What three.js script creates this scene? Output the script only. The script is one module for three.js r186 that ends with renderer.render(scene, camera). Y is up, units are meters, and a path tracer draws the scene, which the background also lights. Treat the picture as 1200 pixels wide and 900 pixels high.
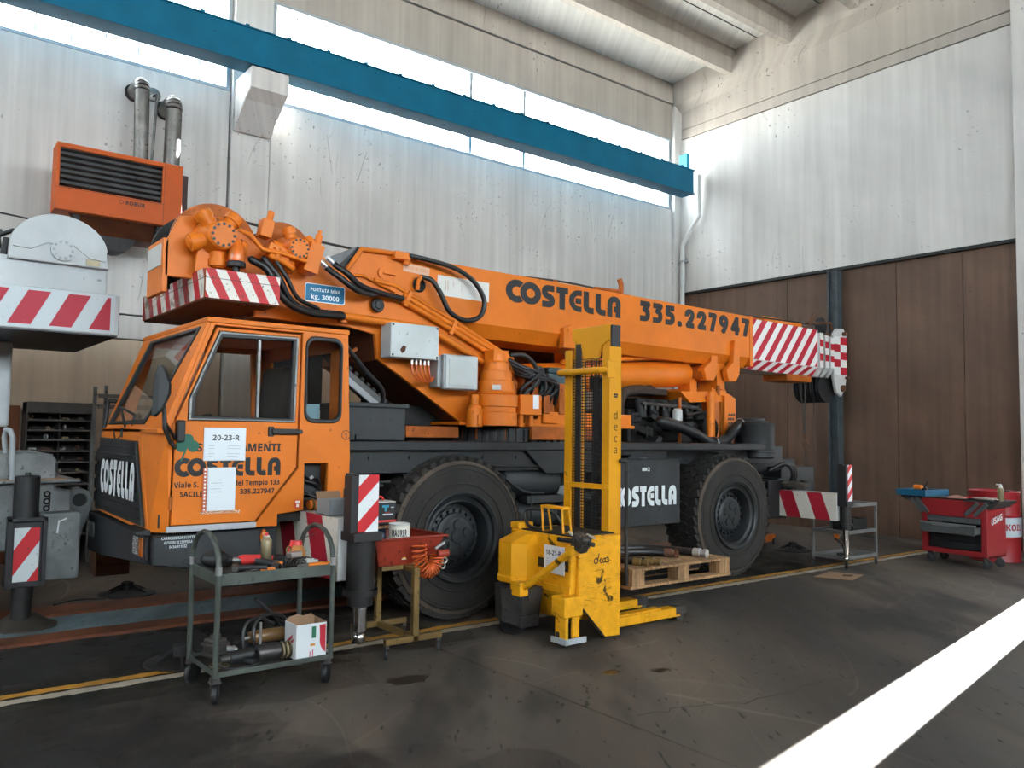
import * as THREE from 'three';
import { RoundedBoxGeometry } from 'three/addons/geometries/RoundedBoxGeometry.js';
import { ConvexGeometry } from 'three/addons/geometries/ConvexGeometry.js';
import { mergeGeometries, toCreasedNormals } from 'three/addons/utils/BufferGeometryUtils.js';

// ---------------------------------------------------------------- camera, sky, sun, exposure
const scene = new THREE.Scene();
const camera = new THREE.PerspectiveCamera(50.54, 4 / 3, 0.05, 400);
camera.position.set(0, 1.5, 0);
camera.rotation.order = 'YXZ';
camera.rotation.set(0.0614803, -0.6617691, 0.0141816);
const renderer = new THREE.WebGLRenderer({ antialias: true });
renderer.toneMapping = THREE.LinearToneMapping;
renderer.toneMappingExposure = 1.38;
renderer.shadowMap.enabled = true;
renderer.shadowMap.type = THREE.PCFSoftShadowMap;
scene.background = new THREE.Color().setRGB(0.83, 0.93, 1.0);
scene.backgroundIntensity = 14;
const sun = new THREE.DirectionalLight(new THREE.Color().setRGB(1, 0.97, 0.92), 190);
{
  const el = 0.40, d = new THREE.Vector3(Math.cos(el) * 0.986, Math.sin(el), -Math.cos(el) * 0.166);
  sun.position.copy(d.multiplyScalar(40)); sun.target.position.set(0, 0, 0);
  sun.castShadow = true; sun.shadow.mapSize.set(4096, 4096);
  Object.assign(sun.shadow.camera, { left: -25, right: 25, top: 20, bottom: -20, near: 1, far: 90 });
  sun.shadow.bias = -0.0005; sun.shadow.radius = 1;
  scene.add(sun, sun.target);
}

// ---------------------------------------------------------------- random numbers, noise, textures
let sd = 12345;
const rnd = () => { sd = (sd * 1664525 + 1013904223) >>> 0; return sd / 4294967296; };
const rr = (a, b) => a + (b - a) * rnd();
function fbm(N, base, oct, stretchY = 1) {          // tileable value noise, 0..1
  const out = new Float32Array(N * N); let amp = 1, sum = 0, f = base;
  for (let o = 0; o < oct; o++) {
    const fx = f, fy = Math.max(1, Math.round(f / stretchY)), t = new Float32Array(fx * fy).map(() => rnd());
    for (let y = 0; y < N; y++) {
      const v = (y / N) * fy, j = Math.floor(v); let b = v - j; b = b * b * (3 - 2 * b); const j1 = (j + 1) % fy;
      for (let x = 0; x < N; x++) {
        const u = (x / N) * fx, i = Math.floor(u); let a = u - i; a = a * a * (3 - 2 * a); const i1 = (i + 1) % fx;
        out[y * N + x] += amp * ((t[j * fx + i] * (1 - a) + t[j * fx + i1] * a) * (1 - b) + (t[j1 * fx + i] * (1 - a) + t[j1 * fx + i1] * a) * b);
      }
    }
    sum += amp; amp *= 0.55; f *= 2;
    if (f > N / 2) break;
  }
  return out.map((v) => v / sum);
}
function texOf(N, fn, srgb = true, size = 1) {      // fn(i) -> [r,g,b] 0..1 ; size in metres per tile
  const d = new Uint8Array(N * N * 4);
  for (let i = 0; i < N * N; i++) { const c = fn(i); for (let k = 0; k < 3; k++) d[i * 4 + k] = Math.max(0, Math.min(255, c[k] * 255)); d[i * 4 + 3] = 255; }
  const t = new THREE.DataTexture(d, N, N, THREE.RGBAFormat);
  t.wrapS = t.wrapT = THREE.RepeatWrapping; t.magFilter = THREE.LinearFilter; t.minFilter = THREE.LinearMipmapLinearFilter; t.generateMipmaps = true;
  if (srgb) t.colorSpace = THREE.SRGBColorSpace;
  t.repeat.set(1 / size, 1 / size); t.needsUpdate = true;
  return t;
}
const sm = (a, b, x) => { x = Math.max(0, Math.min(1, (x - a) / (b - a))); return x * x * (3 - 2 * x); };
function scratches(N, n, len, wid, ang = null) {    // a field of thin lines, 0..1
  const c = document.createElement('canvas'); c.width = c.height = N; const x = c.getContext('2d');
  x.fillStyle = '#000'; x.fillRect(0, 0, N, N); x.lineCap = 'round';
  for (let i = 0; i < n; i++) {
    let px = rnd() * N, py = rnd() * N, a = ang === null ? rnd() * 6.28 : ang + rr(-0.35, 0.35); const L = len * rr(0.3, 1.4), k = rr(-0.004, 0.004);
    x.strokeStyle = `rgba(255,255,255,${rr(0.15, 0.9).toFixed(2)})`; x.lineWidth = wid * rr(0.5, 1.6); x.beginPath(); x.moveTo(px, py);
    for (let s = 0; s < L; s += 8) { a += k * 8 + rr(-0.06, 0.06); px += Math.cos(a) * 8; py += Math.sin(a) * 8; x.lineTo(px, py); }
    x.stroke();
  }
  const p = x.getImageData(0, 0, N, N).data, o = new Float32Array(N * N);
  for (let i = 0; i < N * N; i++) o[i] = p[i * 4] / 255;
  return o;
}
const TX = {};
{
  const a = fbm(512, 4, 7), b = fbm(512, 32, 4), s = scratches(512, 60, 60, 0.8);
  TX.paint = texOf(512, (i) => { const v = 0.92 + 0.16 * (a[i] - 0.5) - 0.28 * sm(0.74, 0.84, b[i]) * sm(0.5, 0.64, a[i]) - 0.08 * s[i]; return [v, v * 0.995, v * 0.985]; }, true, 1.3);
  TX.dirty = texOf(512, (i) => { const v = 0.78 + 0.5 * (a[i] - 0.5) - 0.32 * sm(0.64, 0.80, b[i]) * sm(0.45, 0.6, a[i]) + 0.25 * s[i] * b[i]; return [v, v * 0.97, v * 0.93]; }, true, 0.9);
  TX.bump = texOf(512, (i) => { const v = a[i] * 0.5 + b[i] * 0.5; return [v, v, v]; }, false, 0.6);
  TX.rough = texOf(512, (i) => { const v = 0.75 + 0.7 * (a[i] - 0.5); return [v, v, v]; }, false, 1.1);
}
{
  const a = fbm(512, 6, 6), h = scratches(512, 260, 40, 1.6, 0.05), b = fbm(512, 24, 4);
  TX.worn = texOf(512, (i) => { const w = Math.max(sm(0.74, 0.80, a[i]), h[i] * sm(0.44, 0.6, a[i])) * 0.85; const v = 0.95 + 0.14 * (b[i] - 0.5); return [v * (1 - w) + 0.16 * w, v * (1 - w) + 0.17 * w, v * (1 - w) + 0.35 * w]; }, true, 0.8);
}
{
  const N = 1024, a = fbm(N, 5, 8), str = fbm(N, 96, 3, 32), str2 = fbm(N, 24, 4, 12), sp = fbm(N, 128, 2), sc = scratches(N, 50, 90, 1.4, 1.57);
  const f = (i) => 0.93 + 0.16 * (a[i] - 0.5) + 0.10 * (str[i] - 0.5) + 0.12 * (str2[i] - 0.5) - 0.35 * sm(0.78, 0.9, sp[i]) * sm(0.5, 0.65, a[i]) - 0.30 * sc[i] * sm(0.48, 0.62, a[i]);
  TX.wall = texOf(N, (i) => { const v = f(i); return [v, v * 0.985, v * 0.97]; }, true, 5.1);
  TX.wallBump = texOf(N, (i) => { const v = 0.5 + 0.5 * (a[i] - 0.5) + 0.3 * (sp[i] - 0.5); return [v, v, v]; }, false, 2.6);
}
{
  const N = 2048, a = fbm(N, 4, 9), b = fbm(N, 12, 6), st = fbm(N, 10, 5), s = scratches(N, 420, 170, 1.3), s2 = scratches(N, 90, 420, 3.5, 0.25), sp = fbm(N, 200, 2);
  const f = (i) => 0.62 + 0.75 * (a[i] - 0.5) + 0.35 * (b[i] - 0.5) - 0.22 * sm(0.58, 0.76, st[i]) + 0.30 * s[i] * a[i] + 0.16 * s2[i] * b[i] - 0.4 * sm(0.80, 0.9, sp[i]);
  TX.floor = texOf(N, (i) => { const v = f(i), w = b[i] - 0.5; return [v * (1 + 0.10 * w), v * 0.965, v * (0.93 - 0.12 * w)]; }, true, 7.3);
  TX.floorRough = texOf(N, (i) => { const v = 0.92 + 0.3 * (st[i] - 0.5) - 0.2 * s2[i] * b[i] + 0.2 * (a[i] - 0.5); return [v, v, v]; }, false, 7.3);
  TX.floorBump = texOf(512, (i) => { const v = 0.5; return [v, v, v]; }, false, 1);
}
{
  const N = 512, a = fbm(N, 5, 7), v2 = fbm(N, 64, 3, 32), sp = fbm(N, 64, 2);
  TX.brown = texOf(N, (i) => { const v = 0.88 + 0.35 * (a[i] - 0.5) + 0.22 * (v2[i] - 0.5) - 0.1 * sm(0.8, 0.92, sp[i]); return [v, v * 0.98, v * 0.95]; }, true, 3.1);
  TX.ribs = texOf(N, (i) => { const x = (i % N) / N; const v = 0.5 + 0.5 * Math.sin(x * 6.2832 * 20); return [v, v, v]; }, false, 2);
  const g = fbm(N, 64, 4, 24), g2 = fbm(N, 8, 5);
  TX.wood = texOf(N, (i) => { const v = 0.8 + 0.5 * (g[i] - 0.5) + 0.35 * (g2[i] - 0.5); return [v, v * 0.95, v * 0.88]; }, true, 0.8);
}

// ---------------------------------------------------------------- materials
const lin = (r, g, b) => new THREE.Color().setRGB(r, g, b);
function mat(name, c, o = {}) {
  const { tx, bump, ...rest } = o;
  const m = new THREE.MeshPhysicalMaterial({ color: Array.isArray(c) ? lin(...c) : new THREE.Color(c), roughness: 0.55, ...rest });
  m.name = name;
  if (tx) m.map = TX[tx];
  if (bump) { m.bumpMap = TX.bump; m.bumpScale = bump; }
  return m;
}
const M = {
  orange: mat('orange crane paint', [0.82, 0.205, 0.012], { tx: 'paint', roughness: 0.45, specularIntensity: 0.6 }),
  orangeDirty: mat('dirty orange paint', [0.64, 0.165, 0.018], { tx: 'dirty', roughness: 0.6, specularIntensity: 0.6 }),
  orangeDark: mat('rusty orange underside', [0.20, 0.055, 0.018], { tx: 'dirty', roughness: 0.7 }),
  heater: mat('heater orange enamel', [0.58, 0.095, 0.005], { tx: 'paint', roughness: 0.5, specularIntensity: 0.5 }),
  yellow: mat('stacker yellow paint', [0.80, 0.35, 0.006], { tx: 'paint', roughness: 0.5, specularIntensity: 0.6 }),
  yellowWorn: mat('scraped yellow paint', [0.80, 0.36, 0.008], { tx: 'worn', roughness: 0.5, specularIntensity: 0.6 }),
  black: mat('black rubber', [0.012, 0.012, 0.013], { roughness: 0.5 }),
  hose: mat('hose rubber', [0.010, 0.010, 0.011], { roughness: 0.38 }),
  tire: mat('tyre rubber', [0.034, 0.0315, 0.030], { tx: 'dirty', roughness: 0.85, bump: 0.001 }),
  tireMud: mat('dusty tyre shoulder', [0.12, 0.095, 0.078], { tx: 'dirty', roughness: 0.9, bump: 0.001 }),
  chassis: mat('blue-black chassis paint', [0.015, 0.020, 0.025], { tx: 'dirty', roughness: 0.5 }),
  chassisLite: mat('dusty chassis paint', [0.028, 0.035, 0.042], { tx: 'dirty', roughness: 0.55 }),
  rim: mat('dark wheel rim', [0.022, 0.027, 0.032], { tx: 'dirty', roughness: 0.5 }),
  metal: mat('greasy steel', [0.16, 0.16, 0.165], { tx: 'dirty', roughness: 0.45, metalness: 0.7 }),
  steel: mat('bright steel', [0.55, 0.56, 0.57], { roughness: 0.3, metalness: 0.95 }),
  chrome: mat('chrome', [0.8, 0.8, 0.8], { roughness: 0.12, metalness: 1 }),
  galv: mat('galvanised duct', [0.36, 0.37, 0.38], { tx: 'dirty', roughness: 0.42, metalness: 0.8 }),
  rust: mat('rusty steel', [0.16, 0.065, 0.03], { tx: 'dirty', roughness: 0.85 }),
  darkMetal: mat('dark steel', [0.03, 0.03, 0.032], { tx: 'dirty', roughness: 0.6, metalness: 0.3 }),
  greyBox: mat('grey plastic box', [0.60, 0.65, 0.66], { tx: 'paint', roughness: 0.5 }),
  greyBoxSide: mat('grey box side', [0.42, 0.45, 0.47], { tx: 'paint', roughness: 0.5 }),
  white: mat('white paint', [0.62, 0.625, 0.61], { tx: 'paint', roughness: 0.5 }),
  paper: mat('paper', [0.78, 0.80, 0.82], { roughness: 0.8 }),
  red: mat('red paint', [0.55, 0.02, 0.022], { tx: 'paint', roughness: 0.4 }),
  redTray: mat('dirty red tray', [0.42, 0.045, 0.02], { tx: 'dirty', roughness: 0.5 }),
  greyCrane: mat('grey white crane paint', [0.58, 0.62, 0.64], { tx: 'paint', roughness: 0.5 }),
  greyFrame: mat('grey frame paint', [0.34, 0.385, 0.415], { tx: 'dirty', roughness: 0.55 }),
  trolley: mat('green grey trolley paint', [0.10, 0.125, 0.115], { tx: 'dirty', roughness: 0.5 }),
  cart: mat('light grey cart paint', [0.22, 0.23, 0.24], { tx: 'dirty', roughness: 0.5 }),
  brass: mat('brass coloured paint', [0.30, 0.20, 0.07], { tx: 'dirty', roughness: 0.45, metalness: 0.35 }),
  wood: mat('pallet wood', [0.48, 0.30, 0.16], { tx: 'wood', roughness: 0.8 }),
  card: mat('cardboard', [0.36, 0.22, 0.13], { tx: 'paint', roughness: 0.85 }),
  blueTray: mat('blue plastic tray', [0.006, 0.09, 0.17], { roughness: 0.45 }),
  concrete: mat('white-painted concrete', [0.62, 0.615, 0.60], { roughness: 0.85, map: TX.wall, bumpMap: TX.wallBump, bumpScale: 0.004 }),
  concreteTan: mat('tan-painted concrete', [0.66, 0.55, 0.43], { roughness: 0.85, map: TX.wall, bumpMap: TX.wallBump, bumpScale: 0.004 }),
  ceiling: mat('white ceiling slab', [0.62, 0.625, 0.61], { roughness: 0.85, map: TX.wall, bumpMap: TX.wallBump, bumpScale: 0.004 }),
  concreteRib: mat('grey concrete beam', [0.42, 0.39, 0.36], { roughness: 0.9, map: TX.wall, bumpMap: TX.wallBump, bumpScale: 0.004 }),
  floor: mat('dark stained concrete', [0.165, 0.143, 0.12], { roughness: 0.85, map: TX.floor, roughnessMap: TX.floorRough, bumpMap: TX.floorRough, bumpScale: 0.002 }),
  door: mat('brown door sheet', [0.145, 0.084, 0.056], { map: TX.brown, bumpMap: TX.ribs, bumpScale: 0.004, roughness: 0.65 }),
  seam: mat('dark joint', [0.03, 0.028, 0.026], { roughness: 0.9 }),
  beamBlue: mat('blue beam paint', [0.0, 0.13, 0.24], { tx: 'paint', roughness: 0.5, specularIntensity: 0.35 }),
  frameGrey: mat('window frame', [0.30, 0.33, 0.35], { roughness: 0.5 }),
  pane: mat('window glass', [0.96, 0.99, 1.0], { transmission: 1, thickness: 0, roughness: 0, ior: 1.45 }),
  glass: mat('tinted cab glass', [0.78, 0.79, 0.78], { transmission: 1, thickness: 0, roughness: 0, ior: 1.45 }),
  amber: mat('amber lens', [0.95, 0.25, 0.02], { transmission: 0.5, thickness: 0, roughness: 0.25 }),
  lineYellow: mat('yellow floor paint', [0.62, 0.31, 0.025], { tx: 'dirty', roughness: 0.7 }),
  lineWhite: mat('white floor paint', [0.56, 0.51, 0.44], { tx: 'dirty', roughness: 0.7 }),
  bandBlue: mat('blue floor paint', [0.20, 0.31, 0.38], { tx: 'dirty', roughness: 0.6 }),
  bandRed: mat('red-brown floor paint', [0.24, 0.07, 0.022], { tx: 'dirty', roughness: 0.7 }),
  asphalt: mat('concrete yard', [0.40, 0.39, 0.36], { roughness: 0.9 }),
  teal: mat('blue grey pump paint', [0.05, 0.11, 0.14], { tx: 'dirty', roughness: 0.5 }),
  rope: mat('steel rope', [0.05, 0.045, 0.04], { roughness: 0.6, metalness: 0.4 }),
  hoseOrange: mat('orange air hose', [0.55, 0.09, 0.015], { roughness: 0.35 }),
  tin: mat('yellowish tin', [0.42, 0.36, 0.22], { tx: 'dirty', roughness: 0.35, metalness: 0.3 }),
  oil: mat('amber plastic', [0.5, 0.22, 0.06], { roughness: 0.35 }),
  redPlastic: mat('red plastic', [0.6, 0.03, 0.03], { roughness: 0.4 }),
  orangeTool: mat('orange handle', [0.75, 0.20, 0.02], { roughness: 0.45 }),
  green: mat('clover green', [0.0, 0.12, 0.075], { roughness: 0.5 }),
  brownBoard: mat('brown board', [0.20, 0.06, 0.022], { tx: 'paint', roughness: 0.7 }),
};

// ---------------------------------------------------------------- objects, parts, shapes
const taken = new Map(), origin = new WeakMap();
const numbered = (n) => { const k = taken.get(n) ?? 0; taken.set(n, k + 1); return k ? n + '_' + String(k).padStart(3, '0') : n; };
function tag(o, label, category, group) { o.userData = { label, category }; if (group) o.userData.group = group; return o; }
function thing(name, label, category, pos = [0, 0, 0], turn = 0, group) {
  const o = new THREE.Group(); o.name = numbered(name); scene.add(o); o.position.set(...pos); o.rotation.y = turn;
  origin.set(o, turn === null ? [0, 0, 0] : pos); return tag(o, label, category, group);
}
// a thing whose parts are given in its own axes
function localThing(name, label, category, pos, turn = 0, group) { const o = thing(name, label, category, pos, turn, group); origin.set(o, [0, 0, 0]); return o; }
function structure(name, parent = scene) { const o = new THREE.Group(); o.name = parent === scene ? numbered(name) : name; parent.add(o); if (parent === scene) o.userData.kind = 'structure'; origin.set(o, [0, 0, 0]); return o; }
function copy(src, pos, turn, label, group) { const c = src.clone(); c.name = numbered(src.name.replace(/_\d{3}$/, '')); c.position.set(...pos); c.rotation.y = turn; c.userData = { ...src.userData, label }; if (group) c.userData.group = group; scene.add(c); return c; }
const originOf = (o) => { for (let p = o; p && p !== scene; p = p.parent) if (origin.has(p)) return origin.get(p); return [0, 0, 0]; };
const V = (p) => new THREE.Vector3(p[0], p[1], p[2]);
const up = new THREE.Vector3(0, 1, 0);
const alignY = (p, q) => new THREE.Matrix4().compose(V(p).add(V(q)).multiplyScalar(0.5), new THREE.Quaternion().setFromUnitVectors(up, V(q).sub(V(p)).normalize()), new THREE.Vector3(1, 1, 1));
class G {
  constructor() { this.a = []; }
  add(g, m) { g = g.index ? g.toNonIndexed() : g; if (m) g.applyMatrix4(m); for (const k of Object.keys(g.attributes)) if (!['position', 'normal', 'uv'].includes(k)) g.deleteAttribute(k); if (!g.attributes.normal) g.computeVertexNormals(); if (!g.attributes.uv) g.setAttribute('uv', new THREE.BufferAttribute(new Float32Array(g.attributes.position.count * 2), 2)); g.morphAttributes = {}; this.a.push(g); return this; }
  box(x0, x1, y0, y1, z0, z1, r = 0.006) {
    const w = Math.abs(x1 - x0), h = Math.abs(y1 - y0), d = Math.abs(z1 - z0); r = Math.min(r, w * 0.45, h * 0.45, d * 0.45);
    return this.add(r > 0.0008 ? new RoundedBoxGeometry(w, h, d, r > 0.02 ? 3 : 1, r) : new THREE.BoxGeometry(w, h, d), new THREE.Matrix4().makeTranslation((x0 + x1) / 2, (y0 + y1) / 2, (z0 + z1) / 2));
  }
  // a box by centre, size and Euler angles
  ob(c, s, rot = [0, 0, 0], r = 0.005) {
    r = Math.min(r, ...s.map((v) => v * 0.45));
    return this.add(new RoundedBoxGeometry(s[0], s[1], s[2], 1, r), new THREE.Matrix4().compose(V(c), new THREE.Quaternion().setFromEuler(new THREE.Euler(...rot)), new THREE.Vector3(1, 1, 1)));
  }
  cyl(p, q, r0, r1 = r0, n = 18) { return this.add(new THREE.CylinderGeometry(r1, r0, V(p).distanceTo(V(q)), n, 1), alignY(p, q)); }
  // stepped solid of revolution along p->q: profile of [t metres along, radius]
  turn(p, q, prof, n = 28) { const d = V(q).sub(V(p)); return this.add(toCreasedNormals(new THREE.LatheGeometry(prof.map(([t, r]) => new THREE.Vector2(r, t)), n), 0.6), new THREE.Matrix4().compose(V(p), new THREE.Quaternion().setFromUnitVectors(up, d.normalize()), new THREE.Vector3(1, 1, 1))); }
  tube(pts, r, n = 7, per = 10) { const c = new THREE.CatmullRomCurve3(pts.map(V), false, 'centripetal'); return this.add(new THREE.TubeGeometry(c, Math.max(6, (pts.length - 1) * per), r, n, false)).sph(pts[0], r * 0.99, 1, 6).sph(pts[pts.length - 1], r * 0.99, 1, 6); }
  bars(pts, r, n = 9) { for (let i = 0; i + 1 < pts.length; i++) { this.cyl(pts[i], pts[i + 1], r, r, n); if (i) this.sph(pts[i], r * 1.0, 1, n); } return this; }
  sph(c, r, s = 1, n = 14) { const k = Array.isArray(s) ? s : [s, s, s]; return this.add(new THREE.SphereGeometry(r, n, Math.max(5, Math.round(n * 0.7))), new THREE.Matrix4().makeScale(...k).premultiply(new THREE.Matrix4().makeTranslation(...c))); }
  torus(c, R, r, axis = 'z', n = 26, m = 9, arc = 6.2832) { const e = axis === 'x' ? [0, Math.PI / 2, 0] : axis === 'y' ? [Math.PI / 2, 0, 0] : [0, 0, 0]; return this.add(new THREE.TorusGeometry(R, r, m, n, arc), new THREE.Matrix4().compose(V(c), new THREE.Quaternion().setFromEuler(new THREE.Euler(...e)), new THREE.Vector3(1, 1, 1))); }
  static shape(pts, holes = []) { const s = new THREE.Shape(pts.map((p) => new THREE.Vector2(...p))); for (const h of holes) s.holes.push(new THREE.Path(h.map((p) => new THREE.Vector2(...p)))); return s; }
  raw(pts, depth, bev, holes) { return new THREE.ExtrudeGeometry(G.shape(pts, holes), bev > 0 ? { depth: Math.max(0.0005, depth - 2 * bev), bevelEnabled: true, bevelThickness: bev, bevelSize: bev, bevelOffset: -bev, bevelSegments: 1, curveSegments: 10 } : { depth, bevelEnabled: false, curveSegments: 10 }).translate(0, 0, bev > 0 ? bev : 0); }
  // polygon in (x, y), from z0 up to z1
  ext(pts, z0, z1, bev = 0.004, holes = []) { const a = Math.min(z0, z1), d = Math.abs(z1 - z0); return this.add(this.raw(pts, d, Math.min(bev, d * 0.45), holes), new THREE.Matrix4().makeTranslation(0, 0, a)); }
  // polygon in (z, y), from x0 to x1
  exx(pts, x0, x1, bev = 0.004, holes = []) { const f = (l) => l.map(([z, y]) => [-z, y]); const a = Math.min(x0, x1), d = Math.abs(x1 - x0); return this.add(this.raw(f(pts), d, Math.min(bev, d * 0.45), holes.map(f)), new THREE.Matrix4().makeRotationY(Math.PI / 2).premultiply(new THREE.Matrix4().makeTranslation(a, 0, 0))); }
  // polygon in (x, z), from y0 to y1
  exy(pts, y0, y1, bev = 0.004, holes = []) { const f = (l) => l.map(([x, z]) => [x, -z]); const a = Math.min(y0, y1), d = Math.abs(y1 - y0); return this.add(this.raw(f(pts), d, Math.min(bev, d * 0.45), holes.map(f)), new THREE.Matrix4().makeRotationX(-Math.PI / 2).premultiply(new THREE.Matrix4().makeTranslation(0, a, 0))); }
  hull(pts) { return this.add(new ConvexGeometry(pts.map(V))); }
  plane(c, w, h, facing = 'z') { return this.add(new THREE.PlaneGeometry(w, h), new THREE.Matrix4().makeRotationY(facing === 'x-' ? -Math.PI / 2 : 0).premultiply(new THREE.Matrix4().makeTranslation(...c))); }
  geo(keepUv) {
    const g = this.a.length === 1 ? this.a[0] : mergeGeometries(this.a);
    if (!keepUv) { const p = g.attributes.position, u = new Float32Array(p.count * 2); for (let i = 0; i < p.count; i++) { u[2 * i] = p.getX(i) + 0.63 * p.getZ(i); u[2 * i + 1] = p.getY(i) + 0.41 * p.getZ(i); } g.setAttribute('uv', new THREE.BufferAttribute(u, 2)); }
    return g;
  }
  build(name, m, parent = scene, label, keepUv) {
    const o = originOf(parent), g = this.geo(keepUv); g.translate(-o[0], -o[1], -o[2]);
    const me = new THREE.Mesh(g, m); me.name = parent === scene ? numbered(name) : name; parent.add(me);
    if (label) me.userData.label = label;
    return me;
  }
}
const part = (name, m, parent, f, label) => { const g = new G(); f(g); return g.build(name, m, parent, label); };
// ---- flat print: a canvas on a plane just proud of its surface
function canvas(w, h, draw) { const c = document.createElement('canvas'); c.width = Math.max(4, Math.round(w)); c.height = Math.max(4, Math.round(h)); const x = c.getContext('2d'); draw(x, c.width, c.height); const t = new THREE.CanvasTexture(c); t.colorSpace = THREE.SRGBColorSpace; t.anisotropy = 8; return t; }
function print(name, parent, c, w, h, facing, pxm, draw, o = {}) {
  const t = canvas(w * pxm, h * pxm, draw), m = new THREE.MeshStandardMaterial({ map: t, transparent: !o.opaque, roughness: o.rough ?? 0.55, side: THREE.DoubleSide });
  m.name = name; const g = new G().plane([0, 0, 0], w, h); const q = new THREE.Matrix4();
  if (o.tilt) q.makeRotationZ(o.tilt); if (o.matrix) q.premultiply(o.matrix);
  if (facing === 'x-') q.premultiply(new THREE.Matrix4().makeRotationY(-Math.PI / 2)); else if (facing !== 'z' && typeof facing === 'number') q.premultiply(new THREE.Matrix4().makeRotationY(facing));
  if (facing === 'up') q.premultiply(new THREE.Matrix4().makeRotationX(-Math.PI / 2));
  g.a[0].applyMatrix4(q.premultiply(new THREE.Matrix4().makeTranslation(...c)));
  return g.build(name, m, parent, o.label, true);
}
// heavy rounded display letters drawn as thick strokes, in a box 100 units high; returns the width
const GLYPH = {
  C: [62, 29, (x) => { x.arc(50, 50, 35, 0.30 * Math.PI, 1.70 * Math.PI); }],
  O: [88, 29, (x) => { x.arc(44, 50, 34, 0, 7); }],
  S: [64, 28, (x) => { x.moveTo(60, 14); x.lineTo(36, 14); x.quadraticCurveTo(15, 14, 15, 31); x.quadraticCurveTo(15, 47, 34, 50); x.quadraticCurveTo(50, 54, 50, 69); x.quadraticCurveTo(50, 86, 30, 86); x.lineTo(3, 86); }],
  T: [58, 28, (x) => { x.moveTo(0, 14); x.lineTo(58, 14); x.moveTo(29, 14); x.lineTo(29, 100); }],
  E: [64, 25, (x) => { x.moveTo(62, 13); x.lineTo(46, 13); x.arc(48, 50, 37, 1.5 * Math.PI, 0.5 * Math.PI, true); x.lineTo(62, 87); x.moveTo(30, 50); x.lineTo(60, 50); }],
  L: [56, 28, (x) => { x.moveTo(14, 0); x.lineTo(14, 62); x.quadraticCurveTo(14, 86, 38, 86); x.lineTo(54, 86); }],
  A: [74, 27, (x) => { x.moveTo(14, 100); x.lineTo(14, 46); x.quadraticCurveTo(14, 14, 42, 14); x.quadraticCurveTo(60, 14, 60, 40); x.lineTo(60, 100); x.moveTo(36, 62); x.lineTo(60, 62); }],
  3: [62, 27, (x) => { x.moveTo(4, 14); x.lineTo(50, 14); x.lineTo(30, 42); x.quadraticCurveTo(48, 44, 48, 65); x.quadraticCurveTo(48, 86, 28, 86); x.lineTo(3, 86); }],
  5: [62, 27, (x) => { x.moveTo(58, 14); x.lineTo(17, 14); x.lineTo(17, 44); x.lineTo(28, 44); x.quadraticCurveTo(48, 46, 48, 65); x.quadraticCurveTo(48, 86, 28, 86); x.lineTo(3, 86); }],
  2: [64, 27, (x) => { x.moveTo(14, 42); x.quadraticCurveTo(12, 15, 32, 15); x.quadraticCurveTo(50, 15, 50, 33); x.quadraticCurveTo(50, 48, 20, 86); x.lineTo(62, 86); }],
  7: [60, 27, (x) => { x.moveTo(2, 14); x.lineTo(44, 14); x.lineTo(24, 100); }],
  9: [66, 27, (x) => { x.arc(32, 35, 20, 0, 7); x.moveTo(52, 36); x.quadraticCurveTo(50, 66, 24, 98); }],
  4: [66, 26, (x) => { x.moveTo(46, 100); x.lineTo(46, 10); x.lineTo(14, 68); x.lineTo(66, 68); }],
  '.': [34, 0, (x) => { x.arc(16, 86, 15, 0, 7); }],
  ' ': [44, 0, () => {}],
};
function letters(x, text, left, top, width, height, color, gap = 7) {
  let w = 0; for (const ch of text) w += GLYPH[ch][0] + gap; w -= gap;
  x.save(); x.translate(left, top); x.scale(width / w, height / 100); x.beginPath(); x.rect(-2, 0, w + 4, 100); x.clip(); x.strokeStyle = x.fillStyle = color; x.lineJoin = 'round'; x.lineCap = 'butt';
  for (const ch of text) { const [cw, lw, f] = GLYPH[ch]; x.beginPath(); f(x); if (lw) { x.lineWidth = lw; x.stroke(); } else x.fill(); x.translate(cw + gap, 0); }
  x.restore();
}
function stripes(x, w, h, period, slant, a, b, phase = 0, share = 0.5) {   // slant: horizontal run over the whole height, in pixels
  x.fillStyle = a; x.fillRect(0, 0, w, h); x.fillStyle = b;
  for (let s = -4 * period - Math.abs(slant) + phase; s < w + Math.abs(slant) + period; s += period) { x.beginPath(); x.moveTo(s, 0); x.lineTo(s + period * share, 0); x.lineTo(s + period * share + slant, h); x.lineTo(s + slant, h); x.fill(); }
}
function wear(x, w, h, n, colors, r0, r1) { for (let i = 0; i < n; i++) { x.fillStyle = colors[i % colors.length]; x.globalAlpha = rr(0.25, 0.8); x.beginPath(); x.ellipse(rnd() * w, rnd() * h, rr(r0, r1), rr(r0, r1) * 0.6, rnd() * 3, 0, 7); x.fill(); } x.globalAlpha = 1; }
const RED = '#b3122a', WHITE = '#d9dcdb';

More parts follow.
